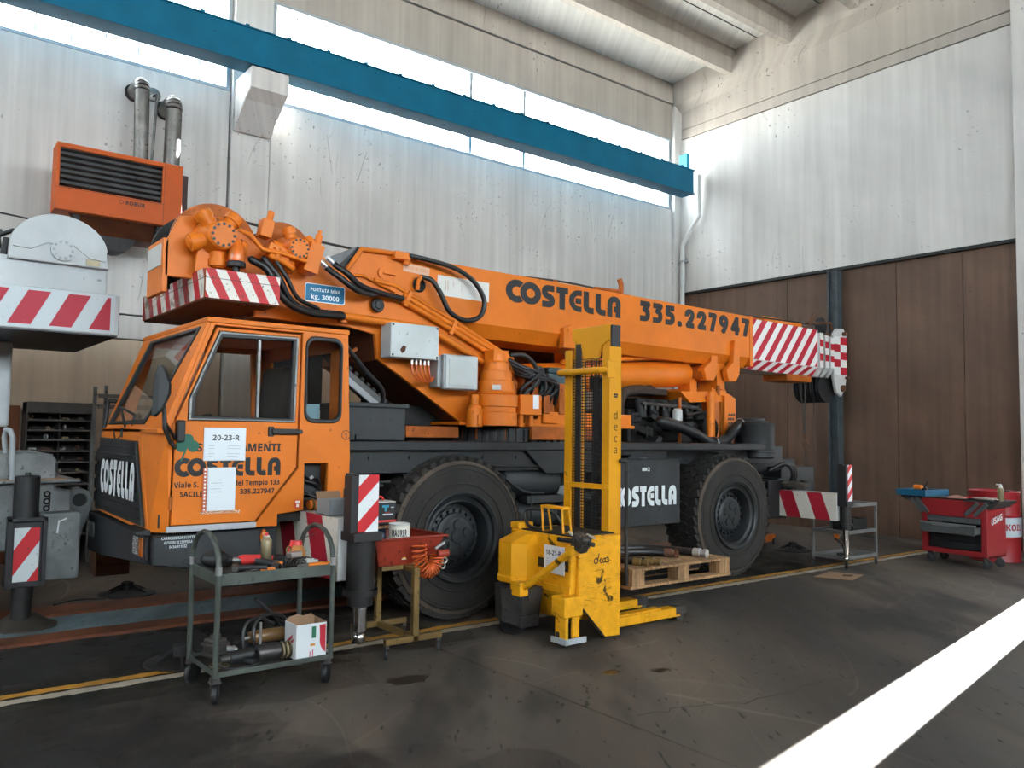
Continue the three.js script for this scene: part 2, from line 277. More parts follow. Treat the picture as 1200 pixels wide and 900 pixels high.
// ================================================================ THE SETTING
{
  // floor slabs, outside ground
  const f = structure('floor');
  for (const [x0, x1] of [[-13.3, -6.9], [-6.885, -0.2], [-0.185, 3.162], [3.172, 12.7]])
    for (const [z0, z1] of [[-10.9, 0.49], [0.505, 10.3]]) part('floor_slab', M.floor, f, (g) => g.box(x0, x1, -0.2, 0, z0, z1, 0.003));
  const g0 = new G().box(-90, 90, -0.5, -0.21, -90, 90, 0).build('ground', M.asphalt); g0.userData.kind = 'structure';
  part('joint_filler', M.seam, f, (g) => { g.box(-13.2, 12.6, -0.2, -0.012, 0.48, 0.52, 0); for (const x of [-6.9, -0.19, 3.167]) g.box(x - 0.02, x + 0.02, -0.2, -0.012, -10.8, 10.2, 0); });
  const ragged = (x0, x1, z, w, y, step) => { const a = [], b = []; let k = 0; for (let x = x0; x <= x1 + 0.001; x += step) { a.push([x, z - w / 2 + rr(-0.010, 0.010)]); b.unshift([x, z + w / 2 + rr(-0.012, 0.012)]); k++; } return [a.concat(b), y]; };
  for (const [nm, z, w, m] of [['yellow_line', -5.36, 0.075, M.lineYellow], ['white_line', -5.245, 0.085, M.lineWhite]])
    part(nm, m, f, (g) => { g.exy(ragged(-6, 11.6, z, w, 0, 0.05)[0], 0, 0.0025, 0); });
  part('blue_band', M.bandBlue, f, (g) => g.exy(ragged(-6, 9, -7.06, 0.62, 0, 0.12)[0], 0, 0.006, 0));
  part('red_band', M.bandRed, f, (g) => g.exy(ragged(-6, 9, -6.63, 0.23, 0, 0.12)[0], 0, 0.022, 0));
  part('red_band', M.bandRed, f, (g) => g.exy(ragged(-6, 9, -7.56, 0.36, 0, 0.12)[0], 0, 0.022, 0));
  // broad see-through blotches with ragged edges that darken parts of the concrete
  const darkBlotches = (x, w, h) => { for (let i = 0; i < 190; i++) { const px = w * (0.5 + 0.38 * (rnd() + rnd() - 1) * 1.15), py = h * (0.5 + 0.40 * (rnd() + rnd() - 1) * 1.1), r = rr(0.05, 0.15) * h; x.fillStyle = `rgba(20,17,14,${rr(0.10, 0.24).toFixed(2)})`; x.beginPath(); for (let k = 0; k <= 14; k++) { const a = k / 14 * 6.283, q = r * rr(0.75, 1.2); x.lineTo(px + q * 1.5 * Math.cos(a), py + q * Math.sin(a)); } x.fill(); } };
  print('dark_blotch', f, [-0.6, 0.0008, -3.7], 6.4, 3.4, 'up', 90, darkBlotches, { rough: 0.8 });
  print('dark_blotch', f, [1.2, 0.0006, -6.0], 6.4, 2.2, 'up', 90, darkBlotches, { rough: 0.8 });
  print('dark_blotch', f, [6.2, 0.0006, -6.6], 8.5, 2.8, 'up', 90, darkBlotches, { rough: 0.8 });
  // cracks and oil stains lie in the slabs' surface
  part('floor_crack', M.seam, f, (g) => { let p = [3.3, -3.1]; const pts = [[...p]]; for (let i = 0; i < 16; i++) { p = [p[0] + rr(0.05, 0.16), p[1] + rr(-0.05, 0.06)]; pts.push([...p]); } g.exy(pts.concat(pts.slice().reverse().map(([x, z]) => [x + 0.002, z + rr(0.004, 0.009)])), 0, 0.0012, 0); });
  const stain = mat('oil stain', [0.018, 0.013, 0.01], { roughness: 0.4 });
  for (const [cx, cz, r] of [[2.62, -4.35, 0.085], [3.75, -3.75, 0.05], [4.05, -3.6, 0.045]]) part('oil_stain', stain, f, (g) => { const p = []; for (let i = 0; i < 22; i++) { const a = i / 22 * 6.283, q = r * rr(0.7, 1.25); p.push([cx + q * 1.5 * Math.cos(a), cz + q * Math.sin(a)]); } g.exy(p, 0, 0.001, 0); });
}
{
  // back wall: precast panels, a pillar with a corbel, two strips of glazing
  const w = structure('wall_back'), xs = [[-13.2, -6.52], [-6.48, 3.47], [4.03, 12.62]];
  part('wall_core', M.seam, w, (g) => { g.box(-13.3, 12.7, -0.2, 5.95, -10.95, -10.66, 0); g.box(-13.3, 12.7, 7.42, 9, -10.95, -10.66, 0); });
  for (const [x0, x1] of xs) {
    for (const [y0, y1, m] of [[0, 2.57, M.concreteTan], [2.585, 2.87, M.concrete], [2.885, 5.97, M.concrete], [7.40, 8.10, M.concreteRib], [8.115, 8.9, M.concreteRib]])
      part('concrete_panel', m, w, (g) => g.box(x0, x1, y0, y1, -10.9, -10.6 + (y0 > 8.1 ? 0.03 : 0), 0.012));
  }
  part('pillar', M.concrete, w, (g) => g.box(3.49, 4.01, 0, 8.6, -10.9, -10.55, 0.015));
  part('corbel', M.concrete, w, (g) => g.exx([[-10.5, 5.42], [-10.12, 5.72], [-9.92, 5.82], [-9.92, 6.09], [-10.5, 6.09]], 3.5, 4.0, 0.012));
  part('corner_pillar', M.concrete, w, (g) => g.box(12.2, 12.6, 0, 8.2, -10.9, -10.52, 0.012));
  part('pillar', M.concrete, w, (g) => g.box(-6.75, -6.25, 0, 8.6, -10.9, -10.55, 0.015));
  [[-13.1, -6.77], [-6.23, 3.47], [4.03, 12.18]].forEach(([x0, x1], k) => {
    const win = structure('window_' + (k + 1));
    part('window_frame', M.frameGrey, win, (g) => { g.box(x0, x1, 5.97, 6.015, -10.78, -10.60); g.box(x0, x1, 7.355, 7.40, -10.78, -10.60); g.box(x0, x0 + 0.05, 5.97, 7.4, -10.78, -10.62); g.box(x1 - 0.05, x1, 5.97, 7.4, -10.78, -10.62); });
    const n = Math.round((x1 - x0) / 0.37), s = (x1 - x0) / n;
    for (let i = 0; i < n; i++) part('pane', M.pane, win, (g) => g.plane([x0 + (i + 0.5) * s, 6.685, -10.70], s - 0.004, 1.36));
    for (let i = 1; i < n; i++) { const big = k === 2 && [9, 12].includes(i); part(big ? 'mullion' : 'joint_strip', M.frameGrey, win, (g) => g.box(x0 + i * s - (big ? 0.025 : 0.008), x0 + i * s + (big ? 0.025 : 0.008), 6.0, 7.37, big ? -10.76 : -10.715, big ? -10.64 : -10.69, 0.002)); }
  });
}
{
  // right wall: concrete lintel panels over a wide brown sheet door, a pillar, and a second door standing ajar
  const w = structure('wall_right');
  part('concrete_panel', M.concrete, w, (g) => g.box(12.4, 12.75, 4.32, 7.40, -10.6, -4.52, 0.015));
  part('concrete_panel', M.concreteRib, w, (g) => g.box(12.4, 12.75, 7.415, 7.60, -10.6, -4.52, 0.01));
  part('concrete_panel', M.concreteRib, w, (g) => g.box(12.4, 12.75, 7.612, 10.2, -10.6, -4.52, 0.01));
  part('wall_core', M.seam, w, (g) => g.box(12.5, 12.78, 4.3, 10.2, -10.9, 10.3, 0));
  part('ledge_beam', M.concreteRib, w, (g) => { g.hull([[12.2, 8.05, -10.6], [12.42, 7.92, -10.6], [12.42, 8.6, -10.6], [12.2, 8.6, -10.6], [12.2, 8.72, -3.5], [12.42, 8.59, -3.5], [12.42, 9.4, -3.5], [12.2, 9.4, -3.5]]); });
  part('pillar', M.concrete, w, (g) => g.box(12.3, 12.8, 0, 10.2, -4.5, -3.86, 0.015));
  part('concrete_panel', M.concrete, w, (g) => g.box(12.4, 12.75, 4.32, 10.2, -3.86, 10.2, 0.01));
  part('concrete_panel', M.concrete, w, (g) => g.box(12.4, 12.75, 0, 4.32, 3.2, 10.2, 0.01));
  part('edge_trim', M.darkMetal, w, (g) => g.box(12.385, 12.44, 4.275, 4.325, -10.5, -4.5, 0.004));
  const d = structure('door_1');
  part('door_core', M.seam, d, (g) => g.box(12.52, 12.6, -0.1, 4.32, -10.6, -4.5, 0));
  const seams = [-10.6, -10.12, -9.07, -8.19, -7.25, -6.26, -5.27, -4.5];
  for (let i = 0; i + 1 < seams.length; i++) part('door_panel', M.door, d, (g) => g.box(12.46 + (i % 2) * 0.004, 12.53, 0.0, 4.31, seams[i] + 0.004, seams[i + 1] - 0.004, 0.004));
  const d2 = structure('door_2');
  for (let z = -3.44; z < 3.1; z += 1.1) part('door_panel', M.door, d2, (g) => g.box(12.46, 12.53, 0.0, 4.32, z - 0.06, z + 1.034, 0.004));
}
{
  // the rest of the hall, behind and beside the camera
  const wl = structure('wall_left');
  for (const [a, b] of [[-10.9, -4.01], [-4, 2.99], [3, 10.3]]) { part('concrete_panel', M.concreteRib, wl, (g) => g.box(-13.3, -13, 0, 5.6, a, b, 0.01)); part('concrete_panel', M.concreteRib, wl, (g) => g.box(-13.3, -13, 7.2, 9.9, a, b, 0.01)); part('pillar', M.concreteRib, wl, (g) => g.box(-13.3, -12.9, 5.6, 7.2, b - 0.5, b, 0.01)); }
  const wl5 = structure('window_5'); for (const [a, b] of [[-10.7, -4.5], [-4, 2.5], [3, 9.8]]) part('pane', M.pane, wl5, (g) => g.add(new THREE.PlaneGeometry(b - a, 1.6), new THREE.Matrix4().makeRotationY(Math.PI / 2).premultiply(new THREE.Matrix4().makeTranslation(-13.15, 6.4, (a + b) / 2))));  // unseen glazing, added to bring more light onto the lower left wall
  const wf = structure('wall_front');
  part('concrete_panel', M.concreteRib, wf, (g) => { g.box(-13.3, 12.7, 0, 4.4, 10, 10.3, 0.01); g.box(-13.3, 12.7, 7.6, 9.6, 10, 10.3, 0.01).box(-13.3, -6.5, 4.41, 7.59, 10, 10.3, 0.01); for (const x of [-13.2, -6.5, 0.2, 6.9, 12.2]) g.box(x - 0.25, x + 0.25, 0, 9.6, 9.9, 10.3, 0.01); });
  const wn = structure('window_4');
  for (const x of [-6.25, 0.45, 7.15]) part('pane', M.pane, wn, (g) => g.plane([x + (x > 7 ? 2.4 : 3.1), 6, 10.15], x > 7 ? 4.8 : 6.2, 3.2));
  const c = structure('ceiling'), yy = (z) => 8.52 + 0.095 * (Math.min(z, 0) + 10.6);
  part('roof_slab', M.ceiling, c, (g) => { g.exx([[-10.95, yy(-10.95)], [0, yy(0)], [10.4, yy(0)], [10.4, yy(0) + 0.3], [0, yy(0) + 0.3], [-10.95, yy(-10.95) + 0.3]], -13.4, 12.9, 0); });
  for (let i = 0; i < 15; i++) {
    const z = -9.22 + i * 1.24, y = yy(z);
    part('roof_rib', M.concreteRib, c, (g) => g.exx([[z - 0.16, y + 0.02], [z - 0.16, y - 0.04], [z - 0.075, y - 0.12], [z - 0.065, y - 0.40], [z + 0.065, y - 0.40], [z + 0.075, y - 0.12], [z + 0.16, y - 0.04], [z + 0.16, y + 0.02]], -13.2, 12.35, 0.004));
    part('slab_joint', M.seam, c, (g) => g.box(-13.2, 12.3, yy(z + 0.62) - 0.004, yy(z + 0.62) + 0.03, z + 0.61, z + 0.63, 0));
  }
}
{
  const t = thing('crane_rail_beam', 'long blue steel runway beam across the windows, carried by the concrete corbel', 'beam', [0, 6.1, -10.02]);
  part('web', M.beamBlue, t, (g) => g.box(-13, 12.02, 6.115, 6.545, -10.17, -9.9, 0.004));
  part('bottom_flange', M.beamBlue, t, (g) => g.box(-13, 12.05, 6.10, 6.118, -10.22, -9.885, 0.003));
  part('top_flange', M.beamBlue, t, (g) => g.box(-13, 12.05, 6.545, 6.565, -10.22, -9.885, 0.003));
  part('rail', M.darkMetal, t, (g) => g.box(-13, 11.9, 6.565, 6.60, -10.06, -9.99, 0.004));
  part('buffer_stop', mat('bright blue paint', [0.0, 0.25, 0.42], { roughness: 0.5 }), t, (g) => g.box(11.86, 11.95, 6.56, 6.86, -10.12, -9.93, 0.006), 'bright blue upright end stop');
  for (let x = -12; x < 11.9; x += 0.55) part('clip', M.beamBlue, t, (g) => g.box(x, x + 0.05, 6.563, 6.585, -9.93, -9.88, 0.003));
}
{
  const t = thing('down_pipe', 'pale bent downpipe in the corner beneath the end of the blue beam', 'pipe', [12.3, 0, -10.3]);
  part('pipe', M.white, t, (g) => g.bars([[12.29, 6.55, -10.0], [12.29, 5.75, -10.0], [12.29, 5.25, -10.40], [12.29, 0, -10.40]], 0.045, 10));
  part('bracket', M.greyBoxSide, t, (g) => { for (const y of [1.5, 3.2, 4.9]) g.box(12.24, 12.42, y, y + 0.04, -10.46, -10.34); });
  const p = thing('steel_post', 'blue grey steel post standing in front of the brown sheet door', 'post', [12.33, 0, -7.22]);
  part('post', mat('blue grey post paint', [0.07, 0.10, 0.125], { tx: 'dirty' }), p, (g) => { g.box(12.25, 12.40, 0, 4.26, -7.31, -7.285, 0.003); g.box(12.25, 12.40, 0, 4.26, -7.155, -7.13, 0.003); g.box(12.31, 12.34, 0, 4.26, -7.29, -7.15, 0.003); });
  part('base_plate', M.darkMetal, p, (g) => g.box(12.2, 12.44, 0, 0.02, -7.38, -7.06, 0.003));
}

// ================================================================ THE ORANGE MOBILE CRANE
const crane = thing('mobile_crane', 'large orange mobile crane with telescopic boom, filling the middle of the hall', 'crane', [5.2, 0, -6.8]);
const cp = (name, m, f, label, parent = crane) => part(name, m, parent, f, label);
const rounded = (x0, x1, y0, y1, r) => { const p = []; for (const [cx, cy, a] of [[x1 - r, y1 - r, 0], [x0 + r, y1 - r, 1], [x0 + r, y0 + r, 2], [x1 - r, y0 + r, 3]]) for (let i = 0; i <= 4; i++) { const t = (a + i / 4) * Math.PI / 2; p.push([cx + r * Math.cos(t), cy + r * Math.sin(t)]); } return p; };
const inset = (pts, d) => { const cx = pts.reduce((s, p) => s + p[0], 0) / pts.length, cy = pts.reduce((s, p) => s + p[1], 0) / pts.length; return pts.map(([x, y]) => { const l = Math.hypot(x - cx, y - cy); return [x - (x - cx) / l * d, y - (y - cy) / l * d]; }); };

// ---- cab
{
  const outline = [[1.50, 0.84], [2.23, 0.84], [2.23, 0.92], [2.42, 0.94], [2.42, 1.27], [2.60, 1.27], [2.60, 0.95], [2.77, 1.12], [2.775, 1.3], [2.735, 2.235], [1.735, 2.24], [1.48, 1.50]];
  const doorHole = [[1.510, 0.870], [2.078, 0.870], [2.372, 1.236], [2.379, 2.202], [1.758, 2.202], [1.516, 1.56]];
  const quarter = rounded(2.405, 2.695, 1.56, 2.185, 0.07);
  const cab = cp('cab', M.orange, (g) => {
    g.ext(outline, -5.545, -5.5, 0.004, [doorHole, quarter]);
    g.ext([[1.50, 0.84], [2.6, 0.84], [2.77, 1.12], [2.735, 2.235], [1.735, 2.24], [1.48, 1.50]], -7.15, -7.11, 0.004, [[[1.64, 1.58], [2.62, 1.58], [2.6, 2.17], [1.8, 2.17]]]);
    g.box(1.70, 2.745, 2.215, 2.255, -7.15, -5.49, 0.012);                                    // roof
    g.box(2.70, 2.745, 0.95, 1.52, -7.14, -5.53, 0.004).box(2.70, 2.74, 1.5, 2.23, -5.72, -5.53, 0.004).box(2.70, 2.74, 1.5, 2.23, -7.14, -6.95, 0.004).box(2.70, 2.74, 2.1, 2.23, -7.14, -5.53, 0.004);
    g.exx([[-7.14, 0.85], [-5.65, 0.825], [-5.93, 1.46], [-5.9, 1.50], [-7.14, 1.50]], 1.42, 1.46, 0.004);                    // front panel
    g.hull([[1.425, 0.825, -5.65], [1.50, 0.84, -5.502], [1.425, 1.50, -5.93], [1.48, 1.505, -5.502], [1.51, 0.84, -5.6], [1.49, 1.5, -5.6], [1.47, 0.83, -5.7], [1.47, 1.5, -5.95]]);
    g.box(1.42, 1.56, 1.47, 1.505, -7.14, -5.52, 0.008);                                     // ledge under the windscreen
  });
  cp('cab_floor', M.darkMetal, (g) => g.box(1.46, 2.72, 0.86, 0.95, -7.1, -5.56, 0.004), null, cab);
  // windscreen, leaning back
  const dx = 0.262, dy = 0.725, L = Math.hypot(dx, dy), mw = new THREE.Matrix4().makeBasis(new THREE.Vector3(0, 0, 1), new THREE.Vector3(dx / L, dy / L, 0), new THREE.Vector3(-dy / L, dx / L, 0)).setPosition(1.455, 1.50, 0);
  const ws = [[-7.06, 0.03], [-5.98, 0.03], [-5.80, 0.27], [-5.595, 0.735], [-6.86, 0.735]];
  const sur = [[-7.14, 0], [-5.505, 0], [-5.505, L], [-7.14, L]];
  cp('windscreen_frame', M.orange, (g) => g.add(g.raw(sur, 0.04, 0.003, [ws]), mw.clone().multiply(new THREE.Matrix4().makeTranslation(0, 0, -0.03))), null, cab);
  cp('windscreen_seal', M.black, (g) => g.add(g.raw(ws, 0.03, 0.004, [inset(ws, 0.05)]), mw.clone().multiply(new THREE.Matrix4().makeTranslation(0, 0, -0.01))), null, cab);
  cp('windscreen', M.glass, (g) => g.add(new THREE.ShapeGeometry(G.shape(inset(ws, 0.02))), mw), null, cab);
  // quarter window
  cp('window_seal', M.black, (g) => g.ext(quarter, -5.53, -5.488, 0.006, [inset(quarter, 0.03)]), null, cab);
  cp('quarter_window', M.glass, (g) => g.add(new THREE.ShapeGeometry(G.shape(inset(quarter, 0.02))), new THREE.Matrix4().makeTranslation(0, 0, -5.515)), null, cab);
  cp('far_window', M.glass, (g) => g.add(new THREE.ShapeGeometry(G.shape([[1.64, 1.58], [2.62, 1.58], [2.6, 2.17], [1.8, 2.17]])), new THREE.Matrix4().makeTranslation(0, 0, -7.13)), null, cab);
  // door
  const win = [[1.60, 1.56], [2.335, 1.56], [2.345, 2.165], [1.785, 2.165], [1.60, 1.70]];
  const door = cp('door', M.orange, (g) => g.ext([[1.520, 0.882], [2.068, 0.882], [2.356, 1.245], [2.362, 2.187], [1.772, 2.187], [1.529, 1.56]], -5.535, -5.494, 0.004, [win]));
  const alu = mat('worn aluminium frame', [0.36, 0.38, 0.40], { tx: 'dirty', metalness: 0.6, roughness: 0.4 });
  cp('window_frame', M.black, (g) => g.ext(win, -5.53, -5.484, 0.005, [inset(win, 0.05)]), null, door);
  cp('frame_bead', alu, (g) => g.ext(inset(win, 0.006), -5.49, -5.479, 0.002, [inset(win, 0.022)]), null, door);
  cp('window_bar', alu, (g) => g.box(2.055, 2.075, 1.57, 2.155, -5.525, -5.495, 0.003), null, door);
  cp('window_glass', M.glass, (g) => g.add(new THREE.ShapeGeometry(G.shape(inset(win, 0.02))), new THREE.Matrix4().makeTranslation(0, 0, -5.512)), null, door);
  cp('door_handle', M.black, (g) => g.box(2.16, 2.355, 1.475, 1.515, -5.497, -5.46, 0.008).cyl([2.37, 1.495, -5.50], [2.37, 1.495, -5.465], 0.016).box(2.14, 2.18, 1.46, 1.53, -5.497, -5.475, 0.006), null, door);
  for (const y of [0.98, 1.45]) cp('hinge', M.orangeDirty, (g) => g.cyl([1.512, y, -5.487], [1.512, y + 0.09, -5.487], 0.012), null, door);
  cp('sill_strip', mat('aluminium strip', [0.55, 0.57, 0.6], { metalness: 0.7, roughness: 0.4, tx: 'paint' }), (g) => g.box(1.49, 2.075, 0.838, 0.878, -5.50, -5.478, 0.004));
  print('door_lettering', door, [1.885, 1.235, -5.4925], 0.74, 0.40, 'z', 1000, (x, w, h) => {
    x.fillStyle = '#0d0d0e'; x.textBaseline = 'alphabetic';
    x.font = '900 74px sans-serif'; x.textAlign = 'left'; x.fillText('S', 148, 78); x.textAlign = 'right'; x.fillText('AMENTI', w - 18, 78);
    letters(x, 'COSTELLA', 12, 120, w - 28, 124, '#0d0d0e');
    x.font = '900 46px sans-serif'; x.textAlign = 'left'; x.fillText('Viale S.', 14, 312, 160); x.textAlign = 'right'; x.fillText('del Tempio 133', w - 18, 308, 320);
    x.textAlign = 'left'; x.fillText('SACILE', 52, 372, 150); x.textAlign = 'right'; x.fillText('335.227947', w - 55, 366, 250);
  });
  print('clover', door, [1.605, 1.385, -5.492], 0.16, 0.19, 'z', 900, (x, w, h) => { x.fillStyle = '#0c5a47'; for (const [a, b] of [[0.5, 0.25], [0.27, 0.47], [0.73, 0.47]]) { x.beginPath(); x.arc(w * a, h * b, w * 0.235, 0, 7); x.fill(); } x.lineWidth = 11; x.strokeStyle = '#0c5a47'; x.beginPath(); x.moveTo(w * 0.5, h * 0.45); x.quadraticCurveTo(w * 0.36, h * 0.75, w * 0.27, h * 0.98); x.stroke(); });
  print('number_mark', cab, [2.735, 1.475, -5.497], 0.075, 0.075, 'z', 900, (x, w, h) => { x.strokeStyle = '#15100a'; x.fillStyle = '#15100a'; x.lineWidth = 4; x.beginPath(); x.arc(w / 2, h / 2, w * 0.44, 0, 7); x.stroke(); x.font = 'bold 44px sans-serif'; x.textAlign = 'center'; x.textBaseline = 'middle'; x.fillText('1', w / 2, h / 2 + 2); });
  print('warning_label', cab, [2.375, 0.985, -5.497], 0.05, 0.06, 'z', 900, (x, w, h) => { x.fillStyle = '#d43a22'; x.fillRect(0, 0, w, h); x.fillStyle = '#e8e2d8'; x.fillRect(6, 6, w - 12, h * 0.3); x.fillRect(w * 0.3, h * 0.5, w * 0.4, h * 0.36); }, { opaque: true });
  // grille
  const grille = cp('grille', M.chassis, (g) => {
    g.exx([[-7.06, 0.875], [-5.72, 0.86], [-5.985, 1.415], [-7.10, 1.43]], 1.40, 1.43, 0.004);
    for (let i = 0; i < 9; i++) { const y = 0.9 + i * 0.058; g.box(1.392, 1.405, y, y + 0.012, -7.03, -5.80 - (y - 0.86) * 0.47, 0.003); }
  });
  print('grille_lettering', grille, [1.389, 1.14, -6.44], 1.05, 0.27, 'x-', 500, (x, w, h) => { letters(x, 'COSTELLA', 2, 2, w - 4, h - 4, '#d3d7d8', 12); });
  // inside
  cp('seat', mat('dark seat cloth', [0.03, 0.027, 0.025], { roughness: 0.9 }), (g) => { g.ob([2.28, 1.32, -6.3], [0.48, 0.14, 0.5], [0, 0, 0.05], 0.05).ob([2.5, 1.68, -6.3], [0.13, 0.66, 0.48], [0, 0, -0.14], 0.05).box(2.1, 2.45, 0.95, 1.26, -6.45, -6.15, 0.02); }, null, cab);
  cp('steering_wheel', M.black, (g) => { g.add(new THREE.TorusGeometry(0.2, 0.016, 8, 28), new THREE.Matrix4().compose(V([1.82, 1.50, -6.3]), new THREE.Quaternion().setFromEuler(new THREE.Euler(1.1, 0, 0).set(0, Math.PI / 2, 0.0)).premultiply(new THREE.Quaternion().setFromAxisAngle(new THREE.Vector3(0, 0, 1), -1.0)), new THREE.Vector3(1, 1, 1))); g.cyl([1.62, 1.1, -6.3], [1.82, 1.5, -6.3], 0.03); g.box(1.46, 1.66, 1.0, 1.44, -7.0, -5.6, 0.02); }, null, cab);
  cp('wiring_bay', M.black, (g) => { g.box(2.43, 2.59, 0.95, 1.262, -5.80, -5.60, 0.004); for (let i = 0; i < 5; i++) g.tube([[2.44, 1.2 - i * 0.05, -5.59], [2.5, 1.14 - i * 0.04 + rr(-0.03, 0.03), -5.565], [2.55, 1.16 - i * 0.05, -5.57], [2.585, 1.1 - i * 0.03, -5.59]], 0.011); }, null, cab);
  cp('cable_plug', M.steel, (g) => g.ob([2.50, 1.165, -5.56], [0.03, 0.02, 0.02], [0, 0, 0.5], 0.003), null, cab);
  cp('light_box', mat('pale blue box', [0.25, 0.42, 0.5]), (g) => g.box(2.44, 2.58, 1.58, 1.70, -5.75, -5.62, 0.006), null, cab);
  // mirror and its bracket, wiper
  cp('mirror', M.chassis, (g) => g.ext([[1.335, 1.58], [1.345, 1.83], [1.365, 1.90], [1.40, 1.89], [1.44, 1.78], [1.44, 1.72], [1.40, 1.62], [1.36, 1.575]], -5.36, -5.29, 0.02));
  cp('mirror_arm', M.black, (g) => { g.bars([[1.41, 1.68, -5.36], [1.425, 1.50, -5.36], [1.47, 1.42, -5.40], [1.525, 1.385, -5.48]], 0.014).bars([[1.42, 1.55, -5.36], [1.52, 1.44, -5.48]], 0.011).box(1.525, 1.575, 1.42, 1.56, -5.5, -5.44, 0.01).bars([[1.39, 1.9, -5.34], [1.39, 1.7, -5.34]], 0.012); });
  cp('wiper', M.black, (g) => g.bars([[1.45, 1.46, -6.45], [1.44, 1.66, -6.62], [1.47, 1.60, -6.32], [1.455, 1.52, -6.32]], 0.009).ob([1.44, 1.47, -6.47], [0.05, 0.07, 0.07]).tube([[1.43, 1.45, -6.5], [1.41, 1.42, -6.6], [1.42, 1.48, -6.72], [1.44, 1.5, -6.78]], 0.006));
  cp('grab_handle', M.black, (g) => g.bars([[1.56, 1.72, -7.12], [1.47, 1.72, -7.2], [1.45, 1.5, -7.2]], 0.015));
}
// ---- bumper and front deck
{
  const b = cp('bumper', M.chassisLite, (g) => { g.ext([[1.42, 0.635], [1.62, 0.60], [2.23, 0.565], [2.23, 0.83], [1.42, 0.815]], -5.62, -5.5, 0.008).exx([[-7.5, 0.50], [-7.0, 0.52], [-5.56, 0.628], [-5.56, 0.808], [-7.5, 0.815]], 1.42, 1.50, 0.008); });
  print('bumper_lettering', b, [1.57, 0.775, -5.497], 0.21, 0.085, 'z', 1200, (x, w, h) => { x.fillStyle = '#c9cfd2'; x.font = 'bold 30px sans-serif'; x.fillText('CARROZZERIA SCOTTI', 2, 30, w - 4); x.fillText('AUTOGRU DI COPPIOLA', 22, 64, w - 40); x.fillText('0434/911032', 62, 97, w - 120); });
  const h = cp('headlamp', M.black, (g) => g.box(1.40, 1.44, 0.655, 0.81, -5.93, -5.60, 0.01).hull([[1.33, 0.83, -5.98], [1.42, 0.815, -5.98], [1.33, 0.83, -5.58], [1.42, 0.815, -5.58], [1.33, 0.842, -5.58], [1.42, 0.85, -5.98], [1.42, 0.85, -5.58], [1.33, 0.842, -5.98]]), null, b);
  cp('lens', mat('lamp glass', [0.75, 0.78, 0.78], { metalness: 0.8, roughness: 0.15 }), (g) => g.box(1.39, 1.402, 0.67, 0.79, -5.90, -5.76, 0.004), null, b);
  cp('indicator', M.amber, (g) => g.box(1.39, 1.402, 0.67, 0.79, -5.73, -5.66, 0.004), null, b);
  cp('side_marker', M.amber, (g) => g.sph([2.13, 0.775, -5.485], 0.03, [0.8, 1.7, 0.6]), 'amber oval side marker', b);
  cp('front_deck', M.chassis, (g) => { g.box(1.47, 2.7, 0.83, 1.34, -7.55, -7.18, 0.02); for (let i = 0; i < 4; i++) g.box(1.45, 1.47, 0.90 + i * 0.11, 0.98 + i * 0.11, -7.5, -7.22, 0.004); });
  cp('tow_bracket', M.greyFrame, (g) => g.ext([[1.42, 0.62], [1.5, 0.62], [1.5, 0.78], [1.40, 0.74]], -7.45, -7.25, 0.004));
}
